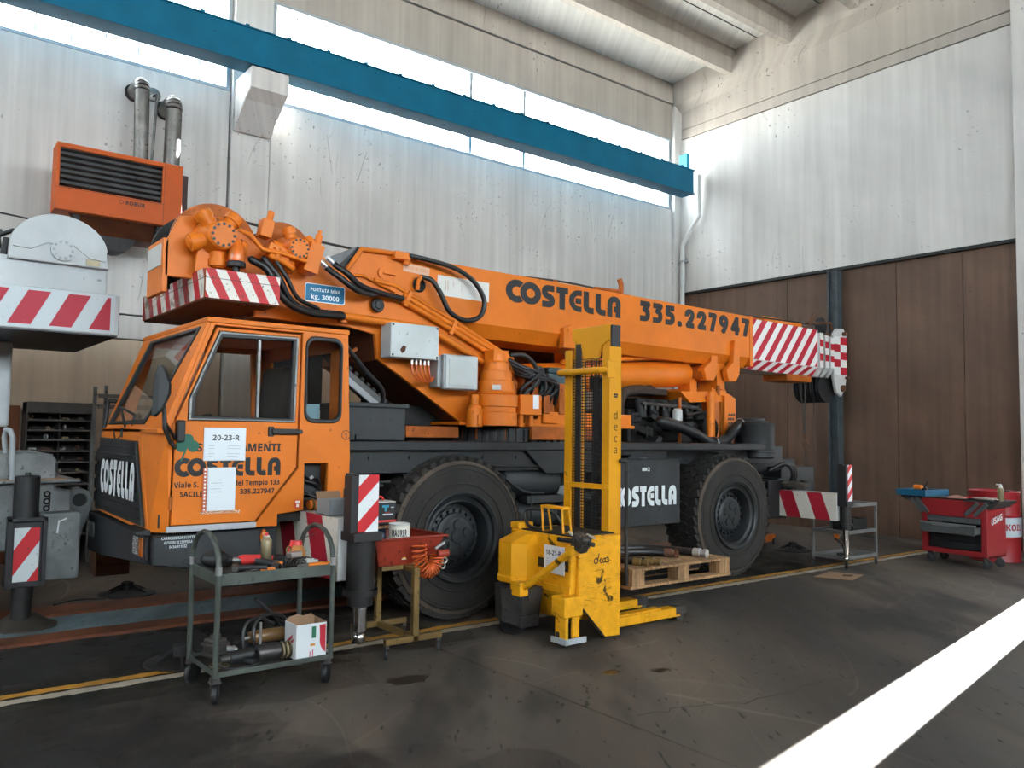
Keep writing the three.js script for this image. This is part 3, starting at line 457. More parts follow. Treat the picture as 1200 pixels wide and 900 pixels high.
// ---- chassis
{
  const c = cp('chassis', M.chassis, (g) => {
    g.box(2.79, 9.2, 0.70, 1.24, -7.65, -5.95, 0.01);
    g.box(2.79, 8.0, 1.36, 1.43, -8.08, -5.55, 0.008).box(2.79, 6.4, 1.18, 1.37, -8.05, -5.62, 0.006).box(6.4, 8.7, 1.20, 1.40, -7.8, -5.80, 0.006);
    g.box(2.2, 2.8, 0.62, 1.2, -7.9, -6.3, 0.01);
    g.box(3.2, 4.35, 0.55, 0.78, -7.4, -6.2, 0.04).box(6.8, 7.9, 0.55, 0.78, -7.4, -6.2, 0.04).box(8.6, 9.3, 0.62, 1.15, -7.7, -5.75, 0.01);
    for (let i = 0; i < 9; i++) g.cyl([3.0 + i * 0.36, 1.30, -5.62], [3.0 + i * 0.36, 1.30, -5.605], 0.018, 0.018, 8);
    g.ext([[4.5, 1.37], [5.6, 1.37], [5.35, 1.15], [4.75, 1.15]], -5.62, -5.58, 0.005);
  });
  cp('battery_box', M.chassisLite, (g) => g.box(2.80, 3.30, 1.435, 1.70, -6.1, -5.60, 0.008).box(2.78, 3.32, 1.69, 1.725, -6.12, -5.58, 0.006).box(2.86, 2.90, 1.44, 1.48, -5.6, -5.58, 0.003));
  cp('step_rail', M.chassisLite, (g) => g.bars([[2.85, 1.12, -5.56], [3.15, 1.12, -5.56]], 0.012).box(2.83, 3.1, 1.08, 1.12, -5.8, -5.58, 0.004));
  const k = cp('tool_chest', M.chassisLite, (g) => g.box(5.38, 6.47, 0.625, 1.255, -6.0, -5.50, 0.012).box(5.37, 6.48, 1.245, 1.268, -6.01, -5.49, 0.006));
  print('chest_lettering', k, [5.945, 0.915, -5.487], 0.91, 0.205, 'z', 600, (x, w, h) => letters(x, 'COSTELLA', 3, 3, w - 6, h - 6, '#d5dadb'));
  print('chest_label', k, [5.95, 1.175, -5.487], 0.11, 0.05, 'z', 700, (x, w, h) => { x.fillStyle = '#c8ccc8'; x.fillRect(0, 6, w * 0.62, h - 12); x.beginPath(); x.arc(w * 0.84, h * 0.5, h * 0.42, 0, 7); x.fill(); x.fillStyle = '#15181a'; x.beginPath(); x.arc(w * 0.84, h * 0.5, h * 0.25, 0, 7); x.fill(); });
  cp('filler_cap', M.black, (g) => g.turn([6.08, 1.265, -5.68], [6.08, 1.4, -5.68], [[0, 0], [0, 0.1], [0.03, 0.1], [0.035, 0.06], [0.05, 0.06], [0.05, 0]]).box(5.62, 5.85, 1.27, 1.32, -5.75, -5.62, 0.01), null, k);
  for (const [x0, x1, y, r] of [[4.30, 5.02, 1.075, 0.155], [4.45, 5.00, 0.785, 0.13], [4.95, 5.30, 0.80, 0.125]]) cp('air_tank', M.chassisLite, (g) => g.turn([x0, y, -5.78], [x1, y, -5.78], [[0, 0], [0.01, r * 0.6], [0.05, r * 0.93], [0.1, r], [x1 - x0 - 0.1, r], [x1 - x0 - 0.05, r * 0.93], [x1 - x0 - 0.01, r * 0.6], [x1 - x0, 0]]).cyl([x1 - 0.01, y, -5.78], [x1 + 0.02, y, -5.78], 0.02));
  cp('tank_bracket', M.chassisLite, (g) => g.box(4.55, 5.5, 0.89, 0.955, -5.95, -5.6, 0.004).bars([[4.6, 1.0, -5.6], [4.6, 0.55, -5.6]], 0.01));
  cp('valve_block', M.greyBox, (g) => g.box(4.98, 5.12, 0.93, 1.03, -5.72, -5.6, 0.008).cyl([5.06, 0.98, -5.6], [5.06, 0.98, -5.585], 0.025));
  cp('brake_pipe', M.black, (g) => g.tube([[4.2, 1.17, -5.58], [4.5, 1.0, -5.58], [4.7, 0.98, -5.56]], 0.012).tube([[3.5, 1.22, -5.6], [4.0, 1.24, -5.6], [4.3, 1.22, -5.6], [4.9, 1.22, -5.6]], 0.01));
  cp('undercarriage', M.darkMetal, (g) => { g.box(4.3, 6.3, 0.5, 0.75, -7.3, -6.2, 0.02).cyl([4.0, 0.62, -6.8], [7.0, 0.62, -6.8], 0.07); for (let i = 0; i < 14; i++) g.ob([rr(4.4, 5.6), rr(0.7, 1.2), rr(-6.0, -5.85)], [rr(0.06, 0.2), rr(0.06, 0.2), 0.12], [0, 0, rr(-1, 1)]); });
}
// ---- wheels
{
  const R = 0.665;
  const makeWheel = (cx, side) => {
    const z0 = side > 0 ? -5.92 : -8.12, z1 = side > 0 ? -5.47 : -7.67, zo = side > 0 ? z1 : z0, s = side;
    const w = new THREE.Group(); w.name = 'wheel'; crane.add(w);
    const prof = [[0, 0.36], [0.005, 0.42], [-0.012, 0.5], [-0.006, 0.57], [0.03, 0.61], [0.06, R - 0.04], [0.225, R - 0.03], [0.39, R - 0.04], [0.42, 0.61], [0.456, 0.57], [0.462, 0.5], [0.445, 0.42], [0.45, 0.36], [0.43, 0.355], [0.02, 0.355], [0, 0.36]];
    const p = (r, d) => [d, r];
    const tire = cp('tyre', M.tire, (g) => { g.turn([cx, R, z0], [cx, R, z1], prof, 64); g.torus([cx, R, zo + s * 0.006], 0.545, 0.008, 'z', 64, 6).torus([cx, R, zo + s * 0.004], 0.43, 0.006, 'z', 64, 6); }, null, w);
    const n = 42;
    cp('tread', M.tire, (g) => { for (let i = 0; i < n; i++) for (const k of [0, 1, 2, 3]) { const a = (i + (k % 2) * 0.5 + rr(-0.03, 0.03)) / n * Math.PI * 2, off = [0.075, 0.175, 0.275, 0.375][k], rad = R - (k === 0 || k === 3 ? 0.016 : 0.006), m = new THREE.Matrix4().makeTranslation(cx, R, z0 + off).multiply(new THREE.Matrix4().makeRotationZ(a)).multiply(new THREE.Matrix4().makeTranslation(rad - 0.02, 0, 0)).multiply(new THREE.Matrix4().makeRotationX(k % 2 ? 0.4 : -0.4)); g.add(new THREE.BoxGeometry(0.045, 0.078, 0.100), m); } }, null, tire);
    cp('tyre_shoulder', M.tireMud, (g) => { const o = s > 0 ? (t) => [0.45 - t[0], t[1]] : (t) => t; const q = [[-0.0035, 0.585], [0.012, 0.612], [0.027, 0.613], [0.010, 0.585], [-0.0035, 0.585]].map(o); g.turn([cx, R, z0], [cx, R, z1], q, 64); }, null, tire);
    const q = (d) => zo - s * d;
    cp('rim', M.rim, (g) => { g.turn([cx, R, zo], [cx, R, q(1)], [[-0.01, 0.365], [-0.018, 0.35], [-0.008, 0.335], [0.02, 0.325], [0.03, 0.30], [0.02, 0.285], [0.06, 0.27], [0.14, 0.26], [0.15, 0.16], [0.30, 0.1]], 48).torus([cx, R, q(-0.012)], 0.358, 0.012, 'z', 48, 8); }, null, w);
    cp('hub', M.chassisLite, (g) => {
      g.turn([cx, R, q(0.16)], [cx, R, q(-1)], [[0, 0.225], [0.05, 0.222], [0.06, 0.19], [0.085, 0.185], [0.095, 0.16], [0.10, 0.155], [0.104, 0.06], [0.115, 0.05], [0.116, 0]], 40);
      for (let i = 0; i < 5; i++) { const a = i / 5 * 6.2832 + 0.3; g.cyl([cx + 0.095 * Math.cos(a), R + 0.095 * Math.sin(a), q(0.065)], [cx + 0.095 * Math.cos(a), R + 0.095 * Math.sin(a), q(0.045)], 0.042, 0.036, 14); }
    }, null, w);
    for (let i = 0; i < 20; i++) { const a = i / 20 * 6.2832; cp('wheel_nut', M.chassisLite, (g) => g.cyl([cx + 0.205 * Math.cos(a), R + 0.205 * Math.sin(a), q(0.115)], [cx + 0.205 * Math.cos(a), R + 0.205 * Math.sin(a), q(0.075)], 0.017, 0.015, 6), null, w); }
  };
  for (const cx of [3.76, 7.335]) for (const s of [1, -1]) makeWheel(cx, s);
}
// ---- outriggers
const outrigger = (X, Z, beamX0, beamX1, zBack, y0, y1, plateY, s) => {
  const o = new THREE.Group(); o.name = 'outrigger'; crane.add(o);
  const P = (n, m, f, l) => cp(n, m, f, l, o);
  P('outrigger_beam', M.white, (g) => g.box(beamX0, beamX1, y0, y1, zBack, Z - 0.1 * s, 0.006));
  const L = Z - 0.1 * s - zBack;
  print('stripe_panel', o, [beamX0 - 0.004, (y0 + y1) / 2, (Z - 0.1 * s + zBack) / 2], L, y1 - y0, 'x-', 350, (x, w, h) => { stripes(x, w, h, w * 0.46, w * 0.14, '#cfc9bd', '#a3132a', w * 0.22, 0.5); wear(x, w, h, 40, ['#6b4a33', '#8d8578'], 1, 4); }, { opaque: true });
  P('jack_cylinder', M.darkMetal, (g) => g.turn([X, y1 - 0.10, Z], [X, 0, Z], [[0, 0], [0, 0.098 * s], [0.37 * s, 0.098 * s], [0.37 * s, 0.12 * s], [0.41 * s, 0.12 * s], [0.415 * s, 0.088 * s], [0.48 * s, 0.086 * s], [0.49 * s, 0.055 * s], [0.49 * s, 0]], 28));
  P('jack_frame', M.black, (g) => g.box(X - 0.11 * s, X + 0.11 * s, y1 - 0.14, y1 - 0.08, Z - 0.1 * s, Z + 0.1 * s, 0.006).box(X - 0.105 * s, X - 0.05 * s, y1 - 0.1, plateY + 0.01, Z - 0.06, Z + 0.0, 0.006).box(X - 0.11 * s, X + 0.1 * s, y1 - 0.1, plateY - 0.005, Z - 0.06, Z + 0.045, 0.005));
  P('jack_rod', M.chrome, (g) => g.cyl([X, y1 - 0.1 - 0.48 * s, Z], [X, 0.21, Z], 0.05 * s).cyl([X, 0.21, Z], [X, 0.19, Z], 0.03 * s).sph([X, 0.165, Z], 0.047 * s));
  print('stripe_plate', o, [X + 0.02 * s, (plateY + y1 - 0.09) / 2, Z + 0.05], 0.155 * s, plateY - y1 + 0.09, 'z', 700, (x, w, h) => { stripes(x, w, h, w * 1.55, -h * 1.0, '#d4d8d8', '#c0141c', 0, 0.5); x.globalCompositeOperation = 'source-over'; wear(x, w, h, 14, ['#48403a'], 1, 3); }, { opaque: true });
  return o;
};
outrigger(2.545, -4.85, 2.425, 2.61, -6.05, 0.52, 0.93, 1.22, 0.95);
outrigger(8.60, -4.93, 8.52, 8.68, -5.80, 0.58, 0.885, 1.21, 0.62);
// ---- counterweight and winches at the tail of the superstructure
{
  const cw = cp('counterweight', M.orangeDirty, (g) => g.box(1.80, 2.36, 2.445, 2.66, -7.62, -5.9, 0.012));
  cp('counterweight_underside', M.rust, (g) => g.box(1.81, 2.35, 2.435, 2.447, -7.6, -5.92, 0.003), null, cw);
  const sp = (x, w, h, p, sl, ph) => { stripes(x, w, h, p, sl, '#d8d5cd', '#b8141f', ph, 0.48); x.strokeStyle = 'rgba(40,30,24,.8)'; x.lineWidth = 2; x.beginPath(); x.moveTo(0, h * 0.32); x.lineTo(w, h * 0.32); x.stroke(); wear(x, w, h, 60, ['#6a4a30', '#8a7a62', '#3a2c22'], 1, 5); };
  print('stripe_panel', cw, [2.08, 2.5525, -5.897], 0.55, 0.212, 'z', 500, (x, w, h) => sp(x, w, h, w * 0.27, w * 0.20, -w * 0.08), { opaque: true });
  print('stripe_panel', cw, [1.797, 2.5525, -6.76], 1.70, 0.212, 'x-', 400, (x, w, h) => { sp(x, w, h, w * 0.148, w * 0.06, 0); wear(x, w, h, 40, ['#7d6a4e', '#a49a86'], 6, 22); }, { opaque: true });
  const plate = [[1.60, 2.62], [1.60, 2.86], [1.70, 3.08], [2.02, 3.12], [2.3, 2.93], [2.62, 2.98], [2.88, 2.93], [3.05, 2.80], [3.56, 2.68], [4.76, 2.22], [4.82, 1.95], [4.80, 1.60], [4.24, 1.60], [3.36, 2.13], [3.33, 2.34], [3.06, 2.38], [2.28, 2.385], [2.28, 2.62]];
  cp('turret_plate', M.orange, (g) => g.ext(plate, -6.245, -6.2, 0.005));
  cp('turret_plate', M.orangeDirty, (g) => g.ext([[2.0, 2.62], [2.0, 3.0], [2.3, 2.95], ...plate.slice(5)], -7.345, -7.3, 0.005));
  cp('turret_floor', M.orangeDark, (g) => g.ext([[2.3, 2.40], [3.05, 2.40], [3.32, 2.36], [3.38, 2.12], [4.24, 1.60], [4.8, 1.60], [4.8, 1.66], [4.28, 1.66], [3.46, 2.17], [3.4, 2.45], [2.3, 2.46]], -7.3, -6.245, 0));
  cp('end_plate', M.orange, (g) => g.box(1.585, 1.625, 2.50, 2.9, -6.62, -6.2, 0.005));
  cp('blank_sign', M.white, (g) => g.box(1.575, 1.588, 2.70, 2.86, -6.58, -6.24, 0.003), 'blank white plate on the tail');
  cp('gusset', M.orange, (g) => g.ext([[1.78, 2.66], [1.80, 2.84], [1.92, 2.86], [2.16, 2.66]], -6.12, -6.09, 0.004));
  const drum = (cx, cy, R, n) => {
    const d = cp('winch_drum', M.rope, (g) => { for (let i = 0; i < 11; i++) g.torus([cx, cy, -6.35 - i * 0.04], R * 0.72, 0.022, 'z', 30, 6); g.cyl([cx, cy, -6.3], [cx, cy, -6.8], R * 0.7, R * 0.7, 30); });
    cp('flange', M.orangeDirty, (g) => g.turn([cx, cy, -6.255], [cx, cy, -7], [[0, 0], [0, R - 0.01], [0.02, R], [0.05, R], [0.055, R - 0.04], [0.055, 0]], 44), null, d);
    cp('flange', M.darkMetal, (g) => g.turn([cx, cy, -6.78], [cx, cy, -7.6], [[0, 0], [0, R], [0.04, R], [0.04, 0]], 44), null, d);
  };
  drum(1.98, 2.90, 0.335); drum(2.52, 2.935, 0.25);
  const motor = (cx, cy, s, a0) => {
    const m = cp('radial_motor', M.orange, (g) => {
      for (let i = 0; i < 5; i++) { const a = a0 + i / 5 * 6.2832, c = Math.cos(a), q = Math.sin(a); g.cyl([cx + c * 0.04 * s, cy + q * 0.04 * s, -6.08], [cx + c * 0.21 * s, cy + q * 0.21 * s, -6.08], 0.078 * s, 0.07 * s, 14).cyl([cx + c * 0.2 * s, cy + q * 0.2 * s, -6.08], [cx + c * 0.27 * s, cy + q * 0.27 * s, -6.08], 0.085 * s, 0.08 * s, 14).cyl([cx + c * 0.27 * s, cy + q * 0.27 * s, -6.08], [cx + c * 0.285 * s, cy + q * 0.285 * s, -6.08], 0.06 * s, 0.05 * s, 12); }
      g.turn([cx, cy, -6.24], [cx, cy, -5], [[0, 0.2 * s], [0.12, 0.19 * s], [0.24, 0.13 * s], [0.265, 0.13 * s], [0.27, 0.12 * s], [0.285, 0.118 * s], [0.285, 0]], 30);
    });
    for (let i = 0; i < 12; i++) { const a = i / 12 * 6.2832; cp('bolt', M.black, (g) => g.cyl([cx + 0.1 * s * Math.cos(a), cy + 0.1 * s * Math.sin(a), -5.957], [cx + 0.1 * s * Math.cos(a), cy + 0.1 * s * Math.sin(a), -5.949], 0.014 * s, 0.014 * s, 8), null, m); }
  };
  motor(1.94, 2.93, 0.80, 0.95); motor(2.53, 2.92, 0.66, 0.6);
  cp('valve_block', M.orange, (g) => g.ob([2.67, 2.87, -6.06], [0.12, 0.24, 0.14], [0, 0, -0.25]).cyl([2.71, 2.97, -6.05], [2.73, 3.07, -6.05], 0.03).cyl([2.73, 3.07, -6.05], [2.735, 3.11, -6.05], 0.016));
  cp('valve_block', M.orange, (g) => g.ob([2.29, 3.05, -6.06], [0.09, 0.14, 0.1], [0, 0, -0.2]).cyl([2.31, 3.1, -6.05], [2.33, 3.19, -6.05], 0.026).ob([2.38, 2.87, -6.05], [0.18, 0.1, 0.12], [0, 0, -0.3]));
  cp('pressure_pipe', M.orange, (g) => g.bars([[2.06, 3.0, -6.0], [2.14, 2.97, -5.98], [2.24, 2.87, -5.97], [2.40, 2.86, -5.97], [2.60, 2.83, -5.98]], 0.016).bars([[2.3, 2.84, -5.99], [2.42, 2.80, -5.99], [2.5, 2.76, -6.0]], 0.022).bars([[2.36, 2.9, -5.99], [2.36, 2.82, -5.99]], 0.03));
  const be = cp('beacon', M.black, (g) => g.turn([2.05, 2.64, -5.99], [2.05, 3, -5.99], [[0, 0], [0, 0.025], [0.07, 0.025], [0.07, 0.068], [0.10, 0.07], [0.11, 0.062], [0.11, 0]], 22));
  cp('beacon_lens', M.amber, (g) => g.turn([2.05, 2.75, -5.99], [2.05, 3, -5.99], [[0, 0.06], [0.02, 0.062], [0.11, 0.056], [0.135, 0.045], [0.142, 0]], 22), 'amber beacon lens', be);
  cp('beacon_bulb', M.steel, (g) => g.cyl([2.05, 2.75, -5.99], [2.05, 2.84, -5.99], 0.025), null, be);
  print('load_sign', crane, [2.862, 2.63, -6.196], 0.355, 0.152, 'z', 700, (x, w, h) => { x.fillStyle = '#dfe5e6'; x.beginPath(); x.roundRect(0, 0, w, h, 12); x.fill(); x.fillStyle = '#0f6c93'; x.beginPath(); x.roundRect(5, 5, w - 10, h - 10, 9); x.fill(); x.fillStyle = '#e3e9ea'; x.textAlign = 'center'; x.font = 'bold 27px sans-serif'; x.fillText('PORTATA MAX', w / 2, h * 0.42, w - 26); x.font = 'bold 40px sans-serif'; x.fillText('kg. 30000', w / 2, h * 0.84, w - 30); });
  // black hoses from the winches
  const H = (pts, r = 0.026) => cp('hose', M.hose, (g) => g.tube(pts, r));
  H([[2.16, 2.78, -5.98], [2.27, 2.72, -5.95], [2.36, 2.56, -5.95], [2.48, 2.47, -5.97], [2.66, 2.435, -6.02], [2.97, 2.445, -6.08]], 0.03);
  H([[2.26, 2.80, -5.99], [2.36, 2.68, -5.96], [2.46, 2.53, -5.98], [2.62, 2.46, -6.04], [2.97, 2.46, -6.1]], 0.027);
  H([[2.36, 2.80, -6.0], [2.44, 2.68, -5.98], [2.54, 2.54, -6.0], [2.75, 2.48, -6.07]], 0.018);
  H([[2.80, 2.82, -6.05], [2.90, 2.74, -6.0], [3.05, 2.66, -6.0], [3.2, 2.65, -6.05], [3.36, 2.68, -6.12], [3.56, 2.655, -6.16]], 0.026);
  H([[2.86, 2.86, -6.05], [2.95, 2.79, -6.0], [3.08, 2.71, -6.02], [3.25, 2.68, -6.06], [3.56, 2.665, -6.14]], 0.026);
  cp('hose_fitting', M.steel, (g) => g.cyl([2.74, 2.865, -6.05], [2.81, 2.815, -6.05], 0.024).cyl([2.80, 2.90, -6.05], [2.865, 2.855, -6.05], 0.024));
  cp('sheave', M.black, (g) => g.torus([3.33, 2.585, -6.16], 0.045, 0.018, 'z', 18, 8).cyl([3.33, 2.585, -6.2], [3.33, 2.585, -6.14], 0.03));
  // orange pipes running down the turret plate
  cp('pressure_pipe', M.orange, (g) => g.bars([[2.96, 2.45, -6.11], [3.75, 2.43, -6.12], [3.88, 2.40, -6.12], [4.62, 2.08, -6.13]], 0.033).bars([[3.0, 2.44, -6.14], [3.0, 2.4, -6.14]], 0.04));
  cp('pressure_pipe', M.orange, (g) => g.bars([[3.56, 2.655, -6.15], [4.1, 2.44, -6.16], [4.72, 2.17, -6.16]], 0.024));
  cp('pressure_pipe', M.orange, (g) => g.bars([[3.58, 2.70, -6.16], [4.1, 2.49, -6.17], [4.78, 2.20, -6.17]], 0.024));
  cp('pressure_pipe', M.orange, (g) => g.bars([[3.3, 2.80, -6.18], [3.5, 2.78, -6.18], [4.1, 2.54, -6.18], [4.82, 2.22, -6.18]], 0.02));
  for (const [x, y] of [[4.1, 2.46], [3.62, 2.67], [4.55, 2.24]]) cp('pipe_clamp', M.orange, (g) => g.ob([x, y, -6.15], [0.04, 0.15, 0.03], [0, 0, -0.42]));
}
// ---- grey control boxes
{
  const a = cp('control_box', M.greyBox, (g) => g.box(3.37, 3.85, 2.135, 2.43, -6.17, -5.99, 0.012));
  cp('box_corner', M.darkMetal, (g) => { for (const x of [3.39, 3.83]) for (const y of [2.155, 2.41]) g.cyl([x, y, -5.99], [x, y, -5.985], 0.01, 0.01, 8); }, null, a);
  cp('rust_patch', M.rust, (g) => g.ext([[3.46, 2.2], [3.49, 2.24], [3.52, 2.23], [3.51, 2.19], [3.48, 2.17]], -5.99, -5.989, 0), null, a);
  for (let i = 0; i < 5; i++) cp('cable_gland', M.steel, (g) => g.cyl([3.62 + i * 0.042, 2.135, -6.06], [3.62 + i * 0.042, 2.09, -6.06], 0.013, 0.013, 8), null, a);
  for (let i = 0; i < 5; i++) cp('cable', M.hoseOrange, (g) => g.tube([[3.62 + i * 0.042, 2.09, -6.06], [3.63 + i * 0.042, 2.0, -6.05], [3.72 + i * 0.025, 1.95, -6.06], [3.87, 1.99, -6.1]], 0.008), null, a);
  cp('control_box', M.greyBoxSide, (g) => g.box(3.88, 4.22, 1.905, 2.185, -6.19, -6.05, 0.012).box(3.91, 4.28, 1.885, 2.20, -6.06, -6.0, 0.015));
  cp('control_box_lid', M.greyBox, (g) => g.box(3.925, 4.27, 1.895, 2.19, -6.005, -5.985, 0.015).box(3.955, 4.24, 1.925, 2.16, -5.988, -5.98, 0.01));
}
// ---- hose bundle behind the cab
{
  for (let i = 0; i < 8; i++) cp('hose', M.hose, (g) => g.tube([[2.86 + i * 0.03, 2.32 - i * 0.02, -6.3 - i * 0.05], [3.0 + i * 0.03, 2.05, -6.2 - i * 0.06], [3.2 + i * 0.025, 1.88, -6.15 - i * 0.05], [3.5, 1.76 - i * 0.01, -6.3 - i * 0.05], [3.75, 1.72, -6.5]], 0.026, 7, 8));
  cp('light_bar', mat('grey light bar', [0.10, 0.105, 0.11], { roughness: 0.4, tx: 'dirty' }), (g) => g.ob([3.10, 1.86, -6.02], [0.42, 0.10, 0.10], [0, 0, -0.62], 0.015));
  cp('light_bar_lens', mat('grey lens', [0.3, 0.31, 0.32], { roughness: 0.2 }), (g) => g.ob([3.085, 1.835, -5.97], [0.38, 0.055, 0.02], [0, 0, -0.62], 0.008));
  cp('cable_chain', M.black, (g) => { for (let i = 0; i < 9; i++) g.ob([2.98 + i * 0.055, 2.05 - i * 0.042, -6.1], [0.045, 0.06, 0.08], [0, 0, -0.62], 0.01); });
  cp('hose', M.hose, (g) => g.tube([[2.9, 2.2, -5.9], [3.1, 2.0, -5.92], [3.28, 1.84, -5.95], [3.3, 1.72, -6.0]], 0.02));
  cp('bracket', M.orangeDirty, (g) => g.ob([2.98, 2.13, -5.95], [0.14, 0.03, 0.03], [0, 0, 0.7]));
  cp('back_frame', M.darkMetal, (g) => g.box(2.79, 3.3, 1.7, 2.3, -7.2, -7.15, 0.01).box(3.3, 4.3, 1.44, 1.75, -7.2, -6.5, 0.02));
}
// ---- slewing ring, slewing gear, turret deck
{
  cp('slewing_ring', M.black, (g) => { g.turn([5.2, 1.43, -6.8], [5.2, 2, -6.8], [[0, 1.0], [0.12, 1.0], [0.14, 0.9], [0.14, 0]], 64); for (let i = 0; i < 90; i++) { const a = i / 90 * 6.2832; g.add(new THREE.BoxGeometry(0.05, 0.12, 0.035), new THREE.Matrix4().makeTranslation(5.2 + 1.01 * Math.cos(a), 1.49, -6.8 + 1.01 * Math.sin(a)).multiply(new THREE.Matrix4().makeRotationY(-a))); } });
  cp('ring_cover', M.orangeDirty, (g) => { g.turn([5.2, 1.45, -6.8], [5.2, 2, -6.8], [[0, 0], [0, 1.0], [0.10, 1.0], [0.10, 0]], 48); g.box(4.72, 5.6, 1.45, 1.575, -5.79, -5.75, 0.006).box(3.6, 4.15, 1.46, 1.56, -6.15, -6.1, 0.006); });
  cp('turret_deck', M.orange, (g) => g.box(4.1, 6.35, 1.575, 1.605, -7.6, -6.02, 0.006).box(4.85, 6.3, 1.60, 1.72, -6.1, -6.02, 0.008).box(5.05, 5.25, 1.61, 1.72, -6.0, -5.985, 0.004));
  cp('slewing_gear', M.orange, (g) => g.turn([4.50, 1.575, -6.02], [4.50, 3, -6.02], [[0, 0], [0, 0.20], [0.12, 0.20], [0.125, 0.19], [0.17, 0.19], [0.175, 0.205], [0.28, 0.205], [0.285, 0.185], [0.29, 0.19], [0.31, 0.17], [0.41, 0.165], [0.415, 0.15], [0.5, 0.145], [0.505, 0.12], [0.58, 0.115], [0.6, 0.09], [0.66, 0.085], [0.67, 0.0]], 32).ob([4.5, 2.22, -6.02], [0.17, 0.1, 0.15]));
  cp('gear_label', M.white, (g) => g.ob([4.39, 1.92, -5.862], [0.08, 0.045, 0.004], [0, -0.6, 0], 0.001));
  cp('gear_stub', M.orange, (g) => g.turn([4.235, 1.56, -5.98], [4.235, 3, -5.98], [[0, 0], [0, 0.075], [0.16, 0.075], [0.165, 0.062], [0.19, 0.062], [0.2, 0.04], [0.29, 0.04], [0.29, 0]], 20).ob([4.235, 1.62, -5.92], [0.04, 0.1, 0.06]));
  cp('deck_gusset', M.orange, (g) => g.ext([[5.22, 1.72], [5.5, 1.72], [5.5, 2.15], [5.42, 2.12]], -6.16, -6.12, 0.005));
  cp('valve_bank', M.orangeDirty, (g) => { for (let i = 0; i < 6; i++) g.box(4.74 + i * 0.1, 4.82 + i * 0.1, 1.64 + (i % 2) * 0.06, 1.88 + (i % 3) * 0.06, -6.25, -6.02 + (i % 2) * 0.05, 0.008).cyl([4.78 + i * 0.1, 1.85, -6.1], [4.78 + i * 0.1, 2.02 + (i % 3) * 0.05, -6.1], 0.022); for (let i = 0; i < 7; i++) g.cyl([4.8 + i * 0.08, 1.95, -6.15], [4.8 + i * 0.08, 2.08, -6.12], 0.018); });
  cp('valve_body', M.orange, (g) => g.box(4.70, 4.96, 1.68, 1.87, -6.03, -5.9, 0.012).cyl([4.76, 1.68, -5.97], [4.76, 1.57, -5.97], 0.025).cyl([4.88, 1.68, -5.97], [4.88, 1.58, -5.97], 0.025));
  cp('paper_label', M.paper, (g) => g.box(4.85, 4.92, 1.74, 1.87, -5.902, -5.897, 0.001));
  cp('pump_motor', M.teal, (g) => g.box(5.12, 5.38, 1.86, 2.1, -6.2, -6.0, 0.03).box(5.15, 5.35, 2.1, 2.16, -6.17, -6.03, 0.02).cyl([5.1, 1.96, -6.1], [5.06, 1.96, -6.1], 0.07));
  for (let i = 0; i < 10; i++) { const x0 = 4.72 + i * 0.05, p = rr(-0.05, 0.05); cp('hose', M.hose, (g) => g.tube([[4.68 + i * 0.01, 2.20 - i * 0.015, -6.05], [4.86 + p, 2.12 - i * 0.01, -5.95 + p * 0.5], [5.0 + p, 2.12 + rr(-0.1, 0.02), -5.93], [x0 + rr(0, 0.15), 1.96 + p, -5.94], [x0 + rr(-0.05, 0.05), 1.8, -6.02]], rr(0.012, 0.021), 6, 7)); }
  for (let i = 0; i < 5; i++) cp('pressure_pipe', M.orange, (g) => g.tube([[4.72, 2.22 - i * 0.03, -6.16], [4.95, 2.10 - i * 0.03, -6.16], [5.1 + i * 0.02, 1.98 - i * 0.04, -6.14], [5.12, 1.84, -6.12]], 0.017, 6, 7));
  cp('hose', M.hose, (g) => g.tube([[4.66, 2.24, -6.0], [4.78, 2.24, -5.95], [4.9, 2.14, -5.93], [4.95, 2.0, -5.95], [4.82, 1.9, -5.97], [4.76, 1.80, -5.98]], 0.022));
}
// ---- operator's cabin on the far side
{
  const c = cp('operator_cabin', M.orange, (g) => g.ext([[4.6, 1.62], [6.55, 1.62], [6.62, 2.2], [6.55, 2.62], [6.4, 2.72], [4.6, 2.72]], -8.1, -7.38, 0.02, []));
  cp('cabin_seal', M.black, (g) => g.ext([[4.75, 2.16], [6.40, 2.20], [6.36, 2.60], [4.75, 2.64]], -7.385, -7.365, 0.005), null, c);
  cp('cabin_window', mat('dark window', [0.012, 0.014, 0.016], { roughness: 0.06, specularIntensity: 1 }), (g) => g.ext([[4.8, 2.20], [6.34, 2.24], [6.31, 2.57], [4.8, 2.60]], -7.37, -7.358, 0.002), null, c);
}
